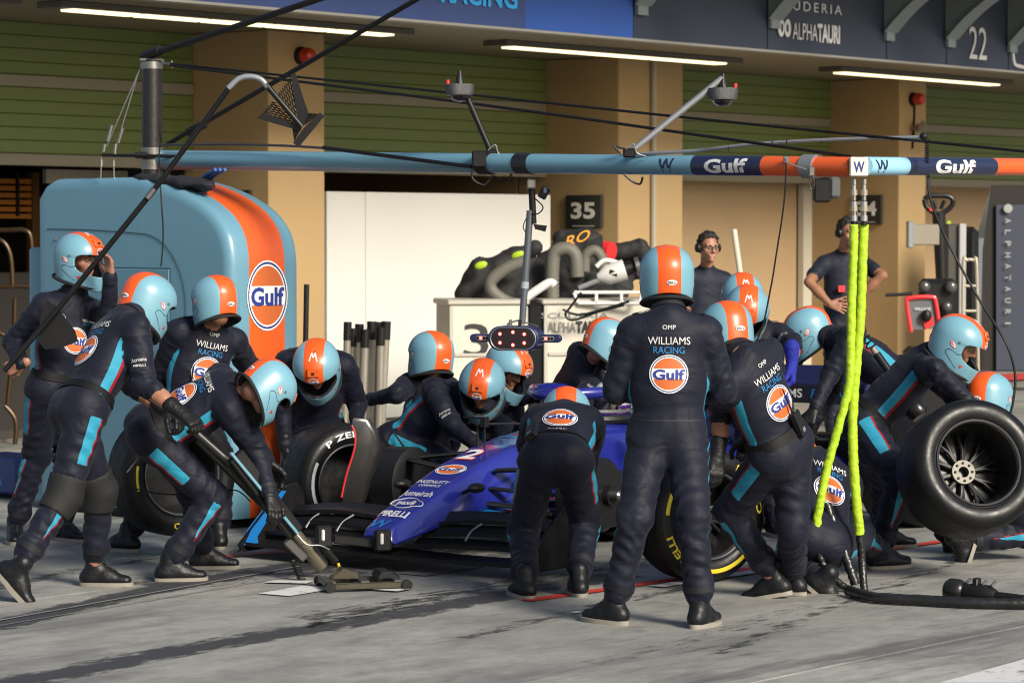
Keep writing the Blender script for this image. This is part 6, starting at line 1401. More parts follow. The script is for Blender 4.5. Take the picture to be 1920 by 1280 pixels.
    if mat_ is None:
        for sg in (-1, 1):      # shoulder loops and armhole seams
            link('shoulder_loop', grid_decal(bvh, T(sg * .125, -.01, tl + .05), r, f, .050, .022, .006, 6, 4, False), root, [SEAM])
            k_ = 'L' if sg < 0 else 'R'; ad = (el[k_] - sh[k_]).normalized(); wrap(root, bvh, sh[k_] + ad * .05, ad, f, .006, 'armhole_seam', SEAM, lift=.0, rmax=.14, n=24, tk=.0015, rc=.10)
            wrap(root, bvh, wr[k_] - (wr[k_] - el[k_]).normalized() * .035, (wr[k_] - el[k_]).normalized(), f, .022, 'cuff', SEAM, lift=.001, rmax=.1, n=18, tk=.002, rc=.052) if not (sleeve or arms[k_].get('short')) else None
            wrap(root, bvh, ank[k_] - (ank[k_] - kn[k_]).normalized() * (legs[k_].get('cuff', .06) + .035), (ank[k_] - kn[k_]).normalized(), f, .035, 'ankle_cuff', SEAM, lift=.001, rmax=.13, n=20, tk=.002, rc=.076)
        wrap(root, bvh, nk + (hc - nk) * .20, (hc - nk), f, .035, 'collar', SEAM, lift=.004, rmax=.12, n=24, tk=.004, rc=.085)
        if not belt: wrap(root, bvh, T(0, 0, .07), s, f, .010, 'waist_seam', SEAM, lift=.0, rmax=.34, tk=.002)
    if radio is not None:
        a = R(radio[0] if isinstance(radio, tuple) else radio); rz_ = radio[1] if isinstance(radio, tuple) else .10; dv = (-f * math.cos(a) + r * math.sin(a)); hit = bvh.ray_cast(T(0, 0, rz_) + dv * .5, -dv, .6)
        if hit[0] is not None: radio_part(root, hit[0] + dv * .012, s, dv)
    if knee_pads:
        for k in 'LR':
            KP = SDF(.010); d1 = (hp[k] - kn[k]).normalized(); d2 = (ank[k] - kn[k]).normalized(); KP.cone(kn[k] + d1 * .085, kn[k], .099, .096, .004); KP.cone(kn[k], kn[k] + d2 * .085, .096, .088, .004); kf = (-(d1 + d2)).normalized(); KP.cone(kn[k] + kf * .022, kn[k] + kf * .022 + d2 * .05, .084, .075, .02)
            KP.cone(kn[k] + d1 * .225, kn[k] + d1 * .23, .15, .15, .004, neg=True); KP.cone(kn[k] + d2 * .235, kn[k] + d2 * .24, .15, .15, .004, neg=True)
            kv, kf_ = KP.run(); link('knee_pad', np_mesh('knee_pad', kv, kf_), root, [KNEE])
    # printed back
    for it in back:
        o = T(0, -.25, tl - .12)
        if it == 'team':
            decal_text('lettering', 'WILLIAMS', bvh, T(0, -.25, tl - .115), r, s, .036, PRINTW, root, width=.20, bold=.0, lift=.005); decal_text('lettering', 'RACING', bvh, T(0, -.25, tl - .160), r, s, .034, PRINTC, root, width=.148, bold=.0, lift=.005)
        if it == 'emblem': roundel(bvh, T(0, -.25, tl - .275), r, s, .092, root, lift=.005)
        if it == 'collar':
            decal_text('lettering', 'OMP', bvh, T(0, -.2, tl - .052), r, s, .022, PRINTW, root, width=.062, bold=0, lift=.006)
        if it == 'beltprint':
            decal_text('lettering', 'OMP', bvh, T(0, -.25, .078), r, s, .036, PRINTW, root, width=.098, bold=.012, lift=.018)
        if it == 'chest':
            roundel(bvh, T(0, .25, tl - .245), -r, s, .078, root, lift=.006); decal_text('lettering', 'Stephens', bvh, T(.095, .25, tl - .17), -r, s, .018, PRINTW, root, width=.075, bold=0, lift=.005); decal_text('lettering', 'WILLIAMS', bvh, T(-.075, .25, tl - .12), -r, s, .018, PRINTW, root, width=.08, bold=0, lift=.005); decal_text('lettering', 'RACING', bvh, T(-.075, .25, tl - .142), -r, s, .017, PRINTC, root, width=.06, bold=0, lift=.005)
            c_ = T(.095, .25, tl - .125); pts_ = [(math.cos(t) * .022, math.sin(t) * .022) for t in np.linspace(0, 2 * math.pi, 21)]; m = MB(); m.tube(project(pts_, bvh, c_, -r, s, .005), .0016, 4); m.build('star_emblem', PRINTW, root)
            for t in (90, 210, 330): m = MB(); m.tube(project([(0, 0), (.021 * math.cos(R(t)), .021 * math.sin(R(t)))], bvh, c_, -r, s, .006), [.003, .001], 4); m.build('star_emblem', PRINTW, root)
    for k in arms:
        tx = arms[k].get('print')
        if tx:
            ax = (el[k] - sh[k]).normalized(); n_ = Vector((0, -1, 0)) ; n_ = (n_ - ax * n_.dot(ax)).normalized(); ww = ax.cross(n_); 
            if ww.x < 0: ww = -ww
            up_ = n_.cross(ww)
            c_ = sh[k] + (el[k] - sh[k]) * arms[k].get('pt', .6) + n_ * .2
            decal_text('lettering', tx, bvh, c_, ww, up_, .019, PRINTW, root, width=arms[k].get('pw', .075), bold=0, lift=.005); decal_text('lettering', arms[k].get('print2', 'PIRELLI'), bvh, c_ - up_ * .028, ww, up_, .015, PRINTW, root, width=.06, bold=.02, lift=.005)
    return dict(root=root, bvh=bvh, r=r, f=f, s=s, T=T, el=el, wr=wr, kn=kn, sh=sh, hc=hc, hm=hm, ank=ank)
G_ = 'pit crew in navy suits'
# 1 man with the pole at the far left
p1 = person('pole', 'helmeted crewman at far left holding the long black pole, hand raised to his face', (108, 728, 17.0), (138, 558, -1), (150, 487, -1), 148, (122, 8, 0),
    dict(L=dict(elbow=(205, 600), wrist=(207, 515, 16.72), hand='bare', pose='soft', dir=(-.08, -.15, 1), palm=(-.6, -.5, 0)), R=dict(elbow=(28, 640), wrist=(40, 682, 16.75), hand='bare', pose='grip', dir=(-.9, .05, -.35), palm=(0, .9, .2))),
    dict(L=dict(knee=(125, 860), ankle=(120, 985), foot=130), R=dict(knee=(65, 860), ankle=(28, 988), foot=170)), back=('chest',), hs=1.06)
# 2 jack man
p2 = person('jack', 'crewman in the left foreground pushing the jack handle, knee pads and bare forearms', (152, 765, 14.75), (240, 600, 1), (276, 568, 1), 80, (44, 30, 6),
    dict(R=dict(elbow=(268, 722), wrist=(338, 772, 14.62), pose='grip', palm=(.2, .3, -1), print='Acronis', pt=.62), L=dict(elbow=(250, 722), wrist=(312, 772, 14.98), pose='grip', palm=(.2, -.3, -1))),
    dict(R=dict(knee=(118, 935), ankle=(32, 1066, 14.45), foot=100, fp=48, cuff=.085), L=dict(knee=(208, 912), ankle=(178, 1066), foot=95, cuff=.085)), roll=18, sleeve=True, knee_pads=True, back=('emblem', 'team'), bk=1.06, hs=1.03)
# 3 man seen from behind by the cabinet
p3 = person('cab', 'crewman seen from behind beside the light blue cabinet, round emblem on his back', (352, 778, 16.6), (392, 606, -1), (404, 566, -1), -28, (-38, 10, 0),
    dict(L=dict(elbow=(300, 700), wrist=(300, 790, 16.9)), R=dict(elbow=(468, 690), wrist=(450, 770, 16.9))), dict(L=dict(knee=(300, 900), ankle=(240, 1005), foot=-60), R=dict(knee=(420, 880), ankle=(410, 1000), foot=-20)), back=('emblem', 'team', 'collar'), radio=-25)
# 4 man bent double by the jack
p4 = person('bent', 'crewman bent double over the jack, arm reaching down beside the front tyre', (288, 808, 15.35), (446, 728, -1), (502, 728, -1), 92, (58, 62, 0),
    dict(R=dict(elbow=(482, 845), wrist=(505, 925, 15.2), pose='soft', short=False), L=dict(elbow=(500, 850), wrist=(540, 930, 15.75), pose='soft')), dict(R=dict(knee=(402, 925), ankle=(318, 1058), foot=80), L=dict(knee=(400, 905), ankle=(382, 1036), foot=85)), roll=30, back=('emblem', 'team'), bk=.97)
# 5 man over the front tyre
p5 = person('tyre', 'crewman leaning over the white-striped front tyre, helmet facing the camera', (592, 800, 18.1), (592, 662, -1), (594, 688, -1), 184, (184, 52, 0),
    dict(L=dict(elbow=(668, 755), wrist=(668, 806, 17.85)), R=dict(elbow=(528, 760), wrist=(535, 840, 17.8))), dict(L=dict(kneep=(640, 940, 17.8), ankle=(640, 965, 18.2), foot=180, fp=70), R=dict(kneep=(540, 940, 17.8), ankle=(545, 965, 18.2), foot=180, fp=70)), belt=False, hs=1.10)
# 6 man behind the nose seen from behind
p6 = person('reach', 'crewman crouched behind the nose with one arm stretched out to the left', (795, 850, 19.0), (812, 706, 1), (808, 668, -1), -30, (-36, 5, 4),
    dict(L=dict(elbow=(732, 742), wrist=(690, 750, 18.85)), R=dict(elbow=(858, 790), wrist=(850, 840, 19.2))), dict(L=dict(kneep=(745, 890, 19.35), ankle=(790, 938, 19.1), foot=-30), R=dict(kneep=(840, 890, 19.35), ankle=(830, 938, 19.1), foot=-30)), back=('collar',), hs=1.10)
# 7 man leaning on the nose
p7 = person('nose', 'crewman leaning over the blue nose, face down, emblem on his forehead', (752, 836, 17.95), (866, 742, -1), (904, 724, -1), 140, (196, 42, -10),
    dict(R=dict(elbow=(842, 828), wrist=(898, 838, 17.4), print='Acronis', pt=.75), L=dict(elbow=(930, 800), wrist=(945, 830, 17.5))), dict(R=dict(kneep=(850, 872, 17.75), ankle=(775, 975, 17.9), foot=110), L=dict(kneep=(720, 945, 17.9), ankle=(690, 970, 18.2), foot=120, fp=60)), belt=False, roll=-20, hs=1.08)
# 8 man behind him reaching to the halo
p8 = person('halo', 'crewman half hidden behind the nose man, arm reaching to the halo', (930, 850, 18.75), (950, 716, -1), (952, 692, -1), 120, (128, 30, 0),
    dict(R=dict(elbow=(930, 800), wrist=(960, 840, 18.3)), L=dict(elbow=(1012, 738), wrist=(1052, 742, 18.35))), dict(R=dict(kneep=(920, 900, 18.6), ankle=(900, 945, 18.9), foot=120), L=dict(kneep=(980, 900, 18.6), ankle=(960, 945, 18.9), foot=120)), belt=False, hs=1.09)
# 9 front man bending away
p9 = person('wing', 'crewman bending away from the camera at the front wing, radio on his belt', (1043, 862, 14.75), (1058, 780, 1), (1062, 780, 1), 2, (2, 46, 0),
    dict(L=dict(elbow=(994, 855), wrist=(1000, 925, 15.35)), R=dict(elbow=(1108, 855), wrist=(1098, 910, 15.35))), dict(L=dict(knee=(985, 985), ankle=(985, 1088), foot=-22), R=dict(knee=(1096, 985), ankle=(1085, 1084), foot=-8)), back=('emblem', 'beltprint'), radio=(-42, .03), sw=.150)
# 10 centre man standing
p10 = person('chief', 'standing crewman in the centre foreground seen from behind, full team print on his back', (1252, 812, 13.75), (1254, 592, 1), (1250, 519, 1), 2, (-3, 4, 0),
    dict(L=dict(elbow=(1160, 715), wrist=(1205, 742, 14.02)), R=dict(elbow=(1350, 725), wrist=(1300, 745, 14.02))), dict(L=dict(knee=(1190, 970), ankle=(1152, 1134), foot=-48), R=dict(knee=(1300, 975), ankle=(1312, 1140), foot=28)), back=('emblem', 'team', 'collar'), belt=False, bk=1.08, belly=1.12)
# 11 man behind the chief
p11 = person('far', 'crewman bent forward behind the standing man, only helmet side and sleeve showing', (1040, 790, 18.3), (1110, 675, -1), (1138, 642, -1), 80, (70, 30, 0),
    dict(R=dict(elbow=(1085, 730), wrist=(1110, 790, 17.9), print='Acronis', pt=.5), L=dict(elbow=(1140, 740), wrist=(1160, 790, 18.4))), dict(R=dict(knee=(1060, 880), ankle=(1030, 945), foot=80), L=dict(knee=(1080, 870), ankle=(1060, 935), foot=80)), roll=15)
# 12 man with the new front tyre
p12 = person('newtyre', 'crewman lunging right of centre with emblem on his back and radio aerial', (1462, 838, 14.35), (1390, 668, -1), (1362, 622, 1), -42, (-20, 22, 0),
    dict(L=dict(elbow=(1352, 775), wrist=(1346, 852, 14.35), short=True, pose='soft', palm=(-.2, .6, 0)), R=dict(elbow=(1400, 790), wrist=(1390, 870, 14.8))), dict(L=dict(knee=(1368, 955), ankle=(1452, 1086), foot=-62, fp=12, cuff=.08), R=dict(knee=(1485, 965), ankle=(1486, 1082), foot=-50, cuff=.08)), back=('emblem', 'team', 'collar'), radio=18)
# 13, 14 two men at the cockpit side
p13 = person('glove', 'crewman facing the camera with head down and a blue knitted glove', (1425, 770, 17.6), (1408, 612, -1), (1400, 584, -1), 172, (186, 44, -6),
    dict(L=dict(elbow=(1482, 650), wrist=(1494, 700, 16.85), short=True, hand='blue', pose='grip', dir=(0, -.1, -1), palm=(-1, 0, 0), print='Dorilton', pt=.7), R=dict(elbow=(1355, 700), wrist=(1375, 760, 16.9))), dict(L=dict(knee=(1450, 870), ankle=(1450, 975), foot=170), R=dict(knee=(1400, 870), ankle=(1395, 975), foot=190)), belt=False, hs=1.02)
p14 = person('hidden', 'crewman almost hidden behind the blue-gloved man, helmet top and shoulder showing', (1375, 770, 18.4), (1382, 594, -1), (1391, 558, -1), 165, (178, 36, -4),
    dict(L=dict(elbow=(1440, 690), wrist=(1430, 760, 18.0)), R=dict(elbow=(1340, 690), wrist=(1360, 760, 18.0))), dict(L=dict(knee=(1395, 850), ankle=(1395, 955), foot=170), R=dict(knee=(1355, 850), ankle=(1350, 955), foot=190)), belt=False)
# 15 man at the rear wing
p15 = person('rear', 'crewman stooping to the left at the rear wing, emblem on his back', (1690, 712, 18.9), (1562, 634, -1), (1515, 622, 1), -72, (-84, 30, 0),
    dict(L=dict(elbow=(1545, 720), wrist=(1520, 780, 18.6)), R=dict(elbow=(1560, 730), wrist=(1530, 790, 19.2))), dict(L=dict(knee=(1650, 830), ankle=(1690, 950), foot=-80), R=dict(knee=(1660, 830), ankle=(1700, 940), foot=-80)), roll=32, back=('emblem', 'collar'), hs=1.08)
# 16 man lifting the removed tyre
p16 = person('lift', 'crewman in profile at right bending to lift the removed tyre', (1618, 792, 16.2), (1752, 668, -1), (1796, 644, -1), 86, (112, 28, 0),
    dict(R=dict(elbow=(1775, 715), wrist=(1818, 755, 15.75)), L=dict(elbow=(1790, 740), wrist=(1840, 765, 16.2))), dict(R=dict(knee=(1690, 872), ankle=(1648, 1032), foot=70), L=dict(knee=(1662, 880), ankle=(1658, 998), foot=80)), roll=0, bk=1.06, hs=1.05)
# 17 man kneeling behind the removed tyre
p17 = person('kneel', 'crewman kneeling behind the removed tyre, back of helmet above the rubber', (1880, 930, 16.3), (1862, 800, -1), (1853, 748, 1), 30, (38, 18, 0),
    dict(R=dict(elbow=(1930, 850), wrist=(1930, 920, 16.5)), L=dict(elbow=(1790, 850), wrist=(1790, 900, 16.5))), dict(R=dict(kneep=(1935, 1000, 16.3), ankle=(1800, 1012, 16.2), foot=-95, fp=70), L=dict(kneep=(1900, 985, 16.7), ankle=(1780, 1003, 16.7), foot=-95, fp=70)))
# 18 man kneeling behind the hoses
p18 = person('gun', 'crewman kneeling behind the yellow hoses, emblem on his back cut by a hose', (1532, 1010, 15.0), (1536, 868, 1), (1486, 862, 1), -32, (-50, 60, 0),
    dict(L=dict(elbow=(1490, 940), wrist=(1470, 980, 15.4)), R=dict(elbow=(1592, 940), wrist=(1570, 990, 15.4))), dict(L=dict(kneep=(1470, 1070, 15.1), ankle=(1545, 1086, 14.8), foot=100, fp=40), R=dict(knee=(1610, 960), ankle=(1652, 1036), foot=60)), back=('emblem', 'team'), belt=False)
# background team members, bare headed
GB = 'bare headed team members by the garage'
p19 = person('headset', 'dark-haired team member with headset and glasses behind the white cart', (1318, 690, 24.6), (1325, 508, -1), (1328, 466, -1), 165, (158, 4, 0),
    dict(L=dict(elbow=(1362, 610), wrist=(1352, 660, 24.4), hand='bare', pose='soft', short=True), R=dict(elbow=(1285, 600), wrist=(1290, 660, 24.4), hand='bare', pose='soft', short=True)), dict(L=dict(knee=(1335, 760), ankle=(1335, 822), foot=170), R=dict(knee=(1300, 760), ankle=(1300, 822), foot=170)), helmet=False, mat_=POLO, belt=False, group=GB, vox=.014)
p20 = person('hips', 'team member standing with hands on hips behind the yellow hoses', (1582, 618, 24.8), (1582, 478, -1), (1590, 438, -1), 172, (150, 6, 0),
    dict(L=dict(elbow=(1640, 530), wrist=(1612, 556, 24.6), hand='bare', pose='open', short=True, dir=(-.8, -.2, -.3), palm=(-.3, 1, 0)), R=dict(elbow=(1524, 535), wrist=(1556, 570, 24.5), hand='bare', pose='open', short=True, dir=(.8, -.2, -.25), palm=(0, 1, 0))), dict(L=dict(knee=(1600, 720), ankle=(1600, 818), foot=165), R=dict(knee=(1565, 720), ankle=(1560, 818), foot=185)), helmet=False, mat_=POLO, belt=False, group=GB, vox=.014)
for p_, sg in ((p19, 1), (p20, 1)):
    hc, hm = p_['hc'], p_['hm']; rt = p_['root']; m = MB(); m.tube([hc + hm @ Vector((math.sin(a) * .095, -.01, .02 + math.cos(a) * .125)) for a in np.linspace(-1.5, 1.5, 14)], .007, 6); hb = m.build('headset', BLACK, rt)
    for q in (-1, 1): m = MB(); m.lathe([(.036, 0), (.042, .012), (.036, .035), (0, .04)], hc + hm @ Vector((q * .075, -.008, .005)), hm @ Vector((q, 0, 0)), 16); m.build('ear_cup', BLACK, hb)
hc, hm = p19['hc'], p19['hm']
for q in (-1, 1):
    m = MB(); m.tube([hc + hm @ Vector((q * .032 + .024 * math.cos(a), .108, .013 + .017 * math.sin(a))) for a in np.linspace(0, 2 * math.pi, 17)], .0025, 5, cap=False); m.build('glasses_rim', BLACK, p19['root'])
m = MB(); m.tube([hc + hm @ Vector((-.008, .11, .016)), hc + hm @ Vector((.008, .11, .016))], .0025, 5); m.build('glasses_bridge', BLACK, p19['root'])
m = MB(); t_ = p20['T']; m.box(t_(.06, .16, .36), (.06, .01, .055), Matrix((p20['r'], p20['f'], p20['s'])).transposed()); m.build('red_chest_badge', PRINTR, p20['root'])
# ================================================================== props
# ---- long pole with the mesh arrow marker held by the man at far left
pl = thing('marker_pole', 'long black pole with bent grey neck and triangular mesh arrow, held at far left', 'pole', P(12, 692, 16.62))
DPo = 16.62
m = MB(); m.tube([P(8, 695, DPo), P(110, 578, DPo), P(292, 352, 16.5), P(432, 162, 16.4)], .0165, 12); m.build('shaft', BLACK, pl)
m = MB(); m.tube([P(276, 372, 16.5), P(290, 354, 16.5)], .020, 12); m.build('shaft_clamp', STEEL, pl)
m = MB(); m.tube([P(428, 166, 16.4), P(448, 148, 16.4), P(470, 144, 16.4), P(490, 150, 16.4), P(502, 164, 16.4)], .017, 12, smooth=6); m.build('bent_neck', mat('grey_neck', (.22, .25, .28), .4, .3), pl)
m = MB(); m.tube([P(498, 158, 16.4), P(566, 238, 16.4)], .017, 12); m.build('arrow_stem', BLACK, pl)
MESHM = BLACK; Da = 16.42
def plate(pts, nm, th=.02):
    q = [P(a, b, Da) for a, b in pts]; m = MB(); n = len(q); m.add(q + [p + Vector((0, th, 0)) for p in q], [tuple(range(n)), tuple(range(n, 2 * n))[::-1]] + [(i, (i + 1) % n, (i + 1) % n + n, i + n) for i in range(n)]); return m.build(nm, MESHM, pl)
plate([(545, 141), (553, 136), (578, 212), (570, 236), (560, 236)], 'arrow_rib'); plate([(481, 222), (494, 212), (566, 236), (564, 246)], 'arrow_rib'); plate([(549, 268), (560, 276), (608, 218), (600, 211), (570, 240)], 'arrow_rib')
def tri_mesh(A, B, C_):
    A, B, C_ = [Vector((*q, 0)) for q in (A, B, C_)]
    for i in range(1, 8):
        t = i / 8; a = A.lerp(B, t); b = A.lerp(C_, t); m = MB(); m.tube([P(a.x, a.y, Da + .01), P(b.x, b.y, Da + .01)], .0028, 4); m.build('mesh_wire', MESHM, pl)
        a = B.lerp(A, t); b = B.lerp(C_, t); m = MB(); m.tube([P(a.x, a.y, Da + .012), P(b.x, b.y, Da + .012)], .0028, 4); m.build('mesh_wire', MESHM, pl)
tri_mesh((546, 143), (520, 178), (566, 232)); tri_mesh((488, 216), (512, 188), (562, 236)); tri_mesh((552, 266), (548, 240), (566, 240)); tri_mesh((602, 214), (575, 212), (570, 236))
m = MB(); bpts = [(85, 560), (105, 575), (140, 620), (146, 640), (120, 650), (85, 655), (72, 640), (75, 600)]; q = [P(a, b, 16.66) for a, b in bpts]; n = len(q); m.add(q + [p + Vector((0, .02, 0)) for p in q], [tuple(range(n)), tuple(range(n, 2 * n))[::-1]] + [(i, (i + 1) % n, (i + 1) % n + n, i + n) for i in range(n)]); m.build('black_guard_plate', BLACK, pl)
# ---- stanchion posts in front of the white wall
random.seed(11)
for i, (px, py, r, ln, nt_) in enumerate(((652, 608, .030, 0, 'leftmost, short'), (662, 620, .030, 1, 'second'), (674, 612, .034, -1, 'third'), (685, 622, .032, 0, 'fourth'), (697, 607, .036, 1, 'fifth'), (708, 608, .036, 0, 'sixth'), (714, 618, .032, 2, 'seventh'), (724, 607, .036, -2, 'rightmost'))):
    D = 23.4 + .12 * (i % 3); a = P(px - 8 + ln * 2, 435 + F * CH / D, D); a.z = 0.0; b = P(px, py, D); t = thing('stanchion', '%s barrier post of the bundle in front of the white wall' % nt_, 'post', a, group='bundle of chrome barrier posts')
    m = MB(); m.tube([a + Z * .02, b], r, 14); m.build('post', CHROME, t); m = MB(); m.tube([b - (b - a).normalized() * .13, b + (b - a).normalized() * .02], r * 1.12, 14); m.build('belt_head', BLACK, t); m = MB(); m.lathe([(.0, .0), (.11, 0), (.11, .012), (.05, .03), (0, .03)], a, Z, 18); m.build('base', BLACK, t)
m = MB(); m.tube([P(573, 640, 22.5), P(575, 533, 22.5)], .022, 10); m.tube([PZ(568, 435 + F * CH / 22.5, 0), P(573, 640, 22.5)], .022, 10); tag(m.build('black_post', BLACK), 'slim black post standing in front of the tan column by the cabinet', 'post')
# ---- white carts and the equipment heaped on them
def ut(px, D): return Vector(((px - 960) / F * D, D, 0))
CA0 = ut(843, 25.3); CARTW = mat('cart_white', (.52, .49, .42), .5, var=.05, rvar=.1); CARTE = mat('cart_edge', (.42, .40, .35), .45, .3)
def cart(label, o, L, H, W, txts):
    t = thing('equipment_cart', label, 'cart', o, group='white equipment carts'); KU, KV = Vector((.98, .199, 0)), Vector((-.199, .98, 0)); M = Matrix((KU, KV, Z)).transposed()
    B = lambda x, y, z: o + KU * x + KV * y + Z * z
    m = MB(); m.box(B(L / 2, W / 2, H / 2 + .05), (L, W, H - .1), M, .012); m.build('cart_body', CARTW, t)
    m = MB(); m.box(B(L / 2, W / 2, H - .015), (L + .05, W + .05, .05), M, .012); m.build('cart_top', CARTE, t)
    for x in (.012, L - .012): m = MB(); m.box(B(x, -.008, H / 2), (.035, .02, H - .1), M, .005); m.build('corner_trim', CARTE, t)
    m = MB(); m.box(B(L / 2, -.010, H * .62), (L - .08, .012, .03), M, .003); m.build('side_rail', CARTE, t)
    for x in (.12, L - .12): m = MB(); m.lathe([(.06, -.02), (.06, .02)], B(x, .1, .06), KV, 14); m.build('castor', BLACK, t)
    for s_, x, z, h, wd, mt, bo in txts:
        m = MB(); flat_text(m, s_, B(x, -.014, z), KU, Z, h, wd, bo); m.build('lettering', mt, t, sharp=180)
    return t
kk = 25.5 / F
cart('white cart with a large black figure 3 on its side', CA0, .70, 1.27, .7, [('3', .24, 1.27 - 72 * kk, 62 * kk, .22, PRINTK, .0), ('8', .24, 1.27 - 122 * kk, 30 * kk, .08, mat('grey_print', (.2, .2, .2), .6), 0)])
cart('white cart lettered for another team under the heaped equipment', CA0 + Vector((.98, .199, 0)) * .86, 1.5, 1.27, .7, [('SCUDERIA', .28, 1.27 - 28 * kk, .05, .62, mat('grey_print', (0, 0, 0)), 0), ('ALPHA', .16, 1.27 - 50 * kk, .10, .26, mat('grey_print', (0, 0, 0)), 0), ('TAURI', .42, 1.27 - 50 * kk, .10, .26, PRINTK, .055)])
m = MB(); m.box(CA0 + Vector((.98, .199, 0)) * .78 + Vector((0, .25, .62)), (.13, .5, 1.24), None, .02); tag(m.build('black_case', BLACK), 'black case standing between the two white carts', 'case')
def blob(px, py, D, parts, nm, label, mt, cat, vox=.02, fold=.012):
    """heap of soft cloth: parts are (dx,dy,dx2,dy2,radius) in photo pixels around px,py"""
    s = SDF(vox); k = D / F
    for i, (x0, y0, x1, y1, r, dd) in enumerate(parts): s.cone(P(px + x0, py + y0, D + dd), P(px + x1, py + y1, D + dd), r, r, .05, fold=fold, lam=.09)
    v, f = s.run(); o = link(nm, np_mesh(nm, v, f), None, [mt]); return tag(o, label, cat)
CLOTH = mat('black_blanket_cloth', (.012, .012, .013), .75, bump=.6, bscale=25, var=.3, vscale=6); DUCT = mat('grey_duct', (.12, .115, .095), .6, bump=.2)
bl1 = blob(915, 520, 26.0, [(-35, 32, 60, 32, .14, .1), (-25, 5, 20, -18, .11, .1), (0, 0, 50, -36, .12, .15), (40, -30, 88, -55, .07, .15), (20, 20, 90, 10, .15, .15), (-18, -18, -14, 20, .10, .1), (40, -5, 90, -10, .13, .2)], 'tyre_blanket', 'black tyre blanket with green flashes heaped on the cart with the figure 3', CLOTH, 'blanket')
bl2 = blob(1080, 470, 26.3, [(-60, 60, 40, 60, .15, .2), (-25, 5, 24, -18, .13, .15), (-30, 40, 20, 0, .16, .25), (-50, 30, 30, 20, .15, .2), (-25, -20, 15, -24, .09, .2), (20, 40, 80, 50, .14, .3)], 'tyre_blanket', 'black tyre blanket with orange letters at the top of the heap', CLOTH, 'blanket')
bl3 = blob(1170, 475, 26.9, [(-50, 5, 30, -10, .085, 0), (-40, 30, 30, 30, .10, .1), (30, -12, 40, 15, .075, .0)], 'tyre_blanket', 'rolled black tyre blanket with a red band at the right of the heap', CLOTH, 'blanket')
blob(1020, 540, 26.0, [(-50, 10, 60, 10, .10, .15), (0, -20, 60, -20, .1, .2), (60, 10, 140, 15, .09, .2), (90, -10, 150, -5, .09, .3)], 'black_cable_heap', 'dark heap of cables and cloth spread along the carts', CLOTH, 'heap')
m = MB(); o_ = P(1083, 446, 25.95); flat_text(m, 'RO', o_, (1, .0, .35), Z, .095, .24, .012, .2); m.build('lettering', mat('orange_print', (.75, .30, .02), .6), bl2, sharp=180)
m = MB(); m.tube([P(1132, 470, 26.55), P(1147, 472, 26.5)], .092, 20); m.build('red_band', RED, bl3)
for px, py, w_ in ((902, 497, .05), (972, 478, .055), (974, 497, .05)):
    m = MB(); m.ball(P(px, py, 25.84), (w_ * 1.2, .015, .035), 10, Matrix.Rotation(-.3, 3, 'Y')); m.build('green_flash', FLUO, bl1)
def duct(label, pts, r, D):
    p = smooth_path([P(a, b, D) for a, b in pts], 14); m = MB(); m.tube(p, [r * (1 + .13 * (i % 2)) for i in range(len(p))], 12); tag(m.build('air_duct', DUCT, sharp=180), label, 'duct', 'grey flexible ducts on the carts')
duct('grey flexible duct bent like an elbow at the left of the heap', [(985, 490), (950, 503), (922, 525), (922, 545), (940, 560), (960, 570)], .055, 25.75); duct('grey flexible duct arched over the middle of the heap', [(1035, 560), (1035, 510), (1040, 475), (1062, 467), (1078, 480), (1082, 520)], .062, 25.85); duct('smaller grey flexible duct arch right of the middle', [(1095, 510), (1098, 480), (1115, 470), (1128, 485), (1130, 510)], .050, 26.0)
# white heater gun and frames
hg = thing('white_heater', 'white heater unit with a dark round nozzle pointing right', 'heater', P(1150, 545, 26.0)); WP = mat('white_plastic', (.66, .66, .64), .4, rvar=.1)
m = MB(); m.tube([P(1120, 520, 25.7), P(1140, 515, 25.7), P(1172, 505, 25.7)], [.03, .09, .095], 16); m.build('body', WP, hg); m = MB(); m.tube([P(1172, 505, 25.68), P(1192, 500, 25.68)], [.07, .06], 16); m.build('nozzle', BLACK, hg); m = MB(); m.tube([P(1192, 500, 25.66), P(1200, 498, 25.66)], .085, 16); m.build('nozzle_ring', STEEL, hg)
m = MB(); m.tube([P(1085, 540, 25.7), P(1110, 530, 25.7), P(1130, 522, 25.7)], .025, 10, smooth=4); m.build('hose_stub', ALU, hg); m = MB(); m.box(P(1150, 512, 25.62), (.08, .02, .05), Matrix.Rotation(.25, 3, 'Y'), .005); m.build('dark_panel', BLACK, hg); m = MB(); m.tube([P(1118, 500, 25.75), P(1135, 488, 25.75), P(1165, 495, 25.75)], .022, 8, smooth=4); m.build('carry_handle', WP, hg)
fr = thing('equipment_stand', 'white rectangular tubular stand lying on the lettered cart', 'stand', P(1140, 572, 25.6))
for a, b in (((1076, 548), (1205, 548)), ((1084, 568), (1198, 568)), ((1076, 548), (1084, 568)), ((1205, 548), (1198, 568)), ((1118, 549), (1118, 568)), ((1165, 549), (1165, 568))): m = MB(); m.beam(P(*a, 25.5), P(*b, 25.5), .03, .03, Z, .005); m.build('bar', WP, fr)
m = MB(); m.tube([P(985, 560, 25.6), P(1005, 545, 25.6), P(1030, 530, 25.6), P(1040, 535, 25.6)], .04, 10, smooth=4); tag(m.build('white_strut', WP), 'white curved plastic strut on the middle of the heap', 'strut')
for i, (pts, lb) in enumerate((([(1090, 548), (1070, 575), (1060, 590), (1075, 600), (1120, 585), (1170, 572)], 'black lead looping down over the edge of the lettered cart'), ([(1055, 580), (1085, 590), (1130, 580), (1180, 565)], 'second black lead draped along the lettered cart edge'))): cable('draped_lead', lb, [P(a, b, 25.3) for a, b in pts], .012)
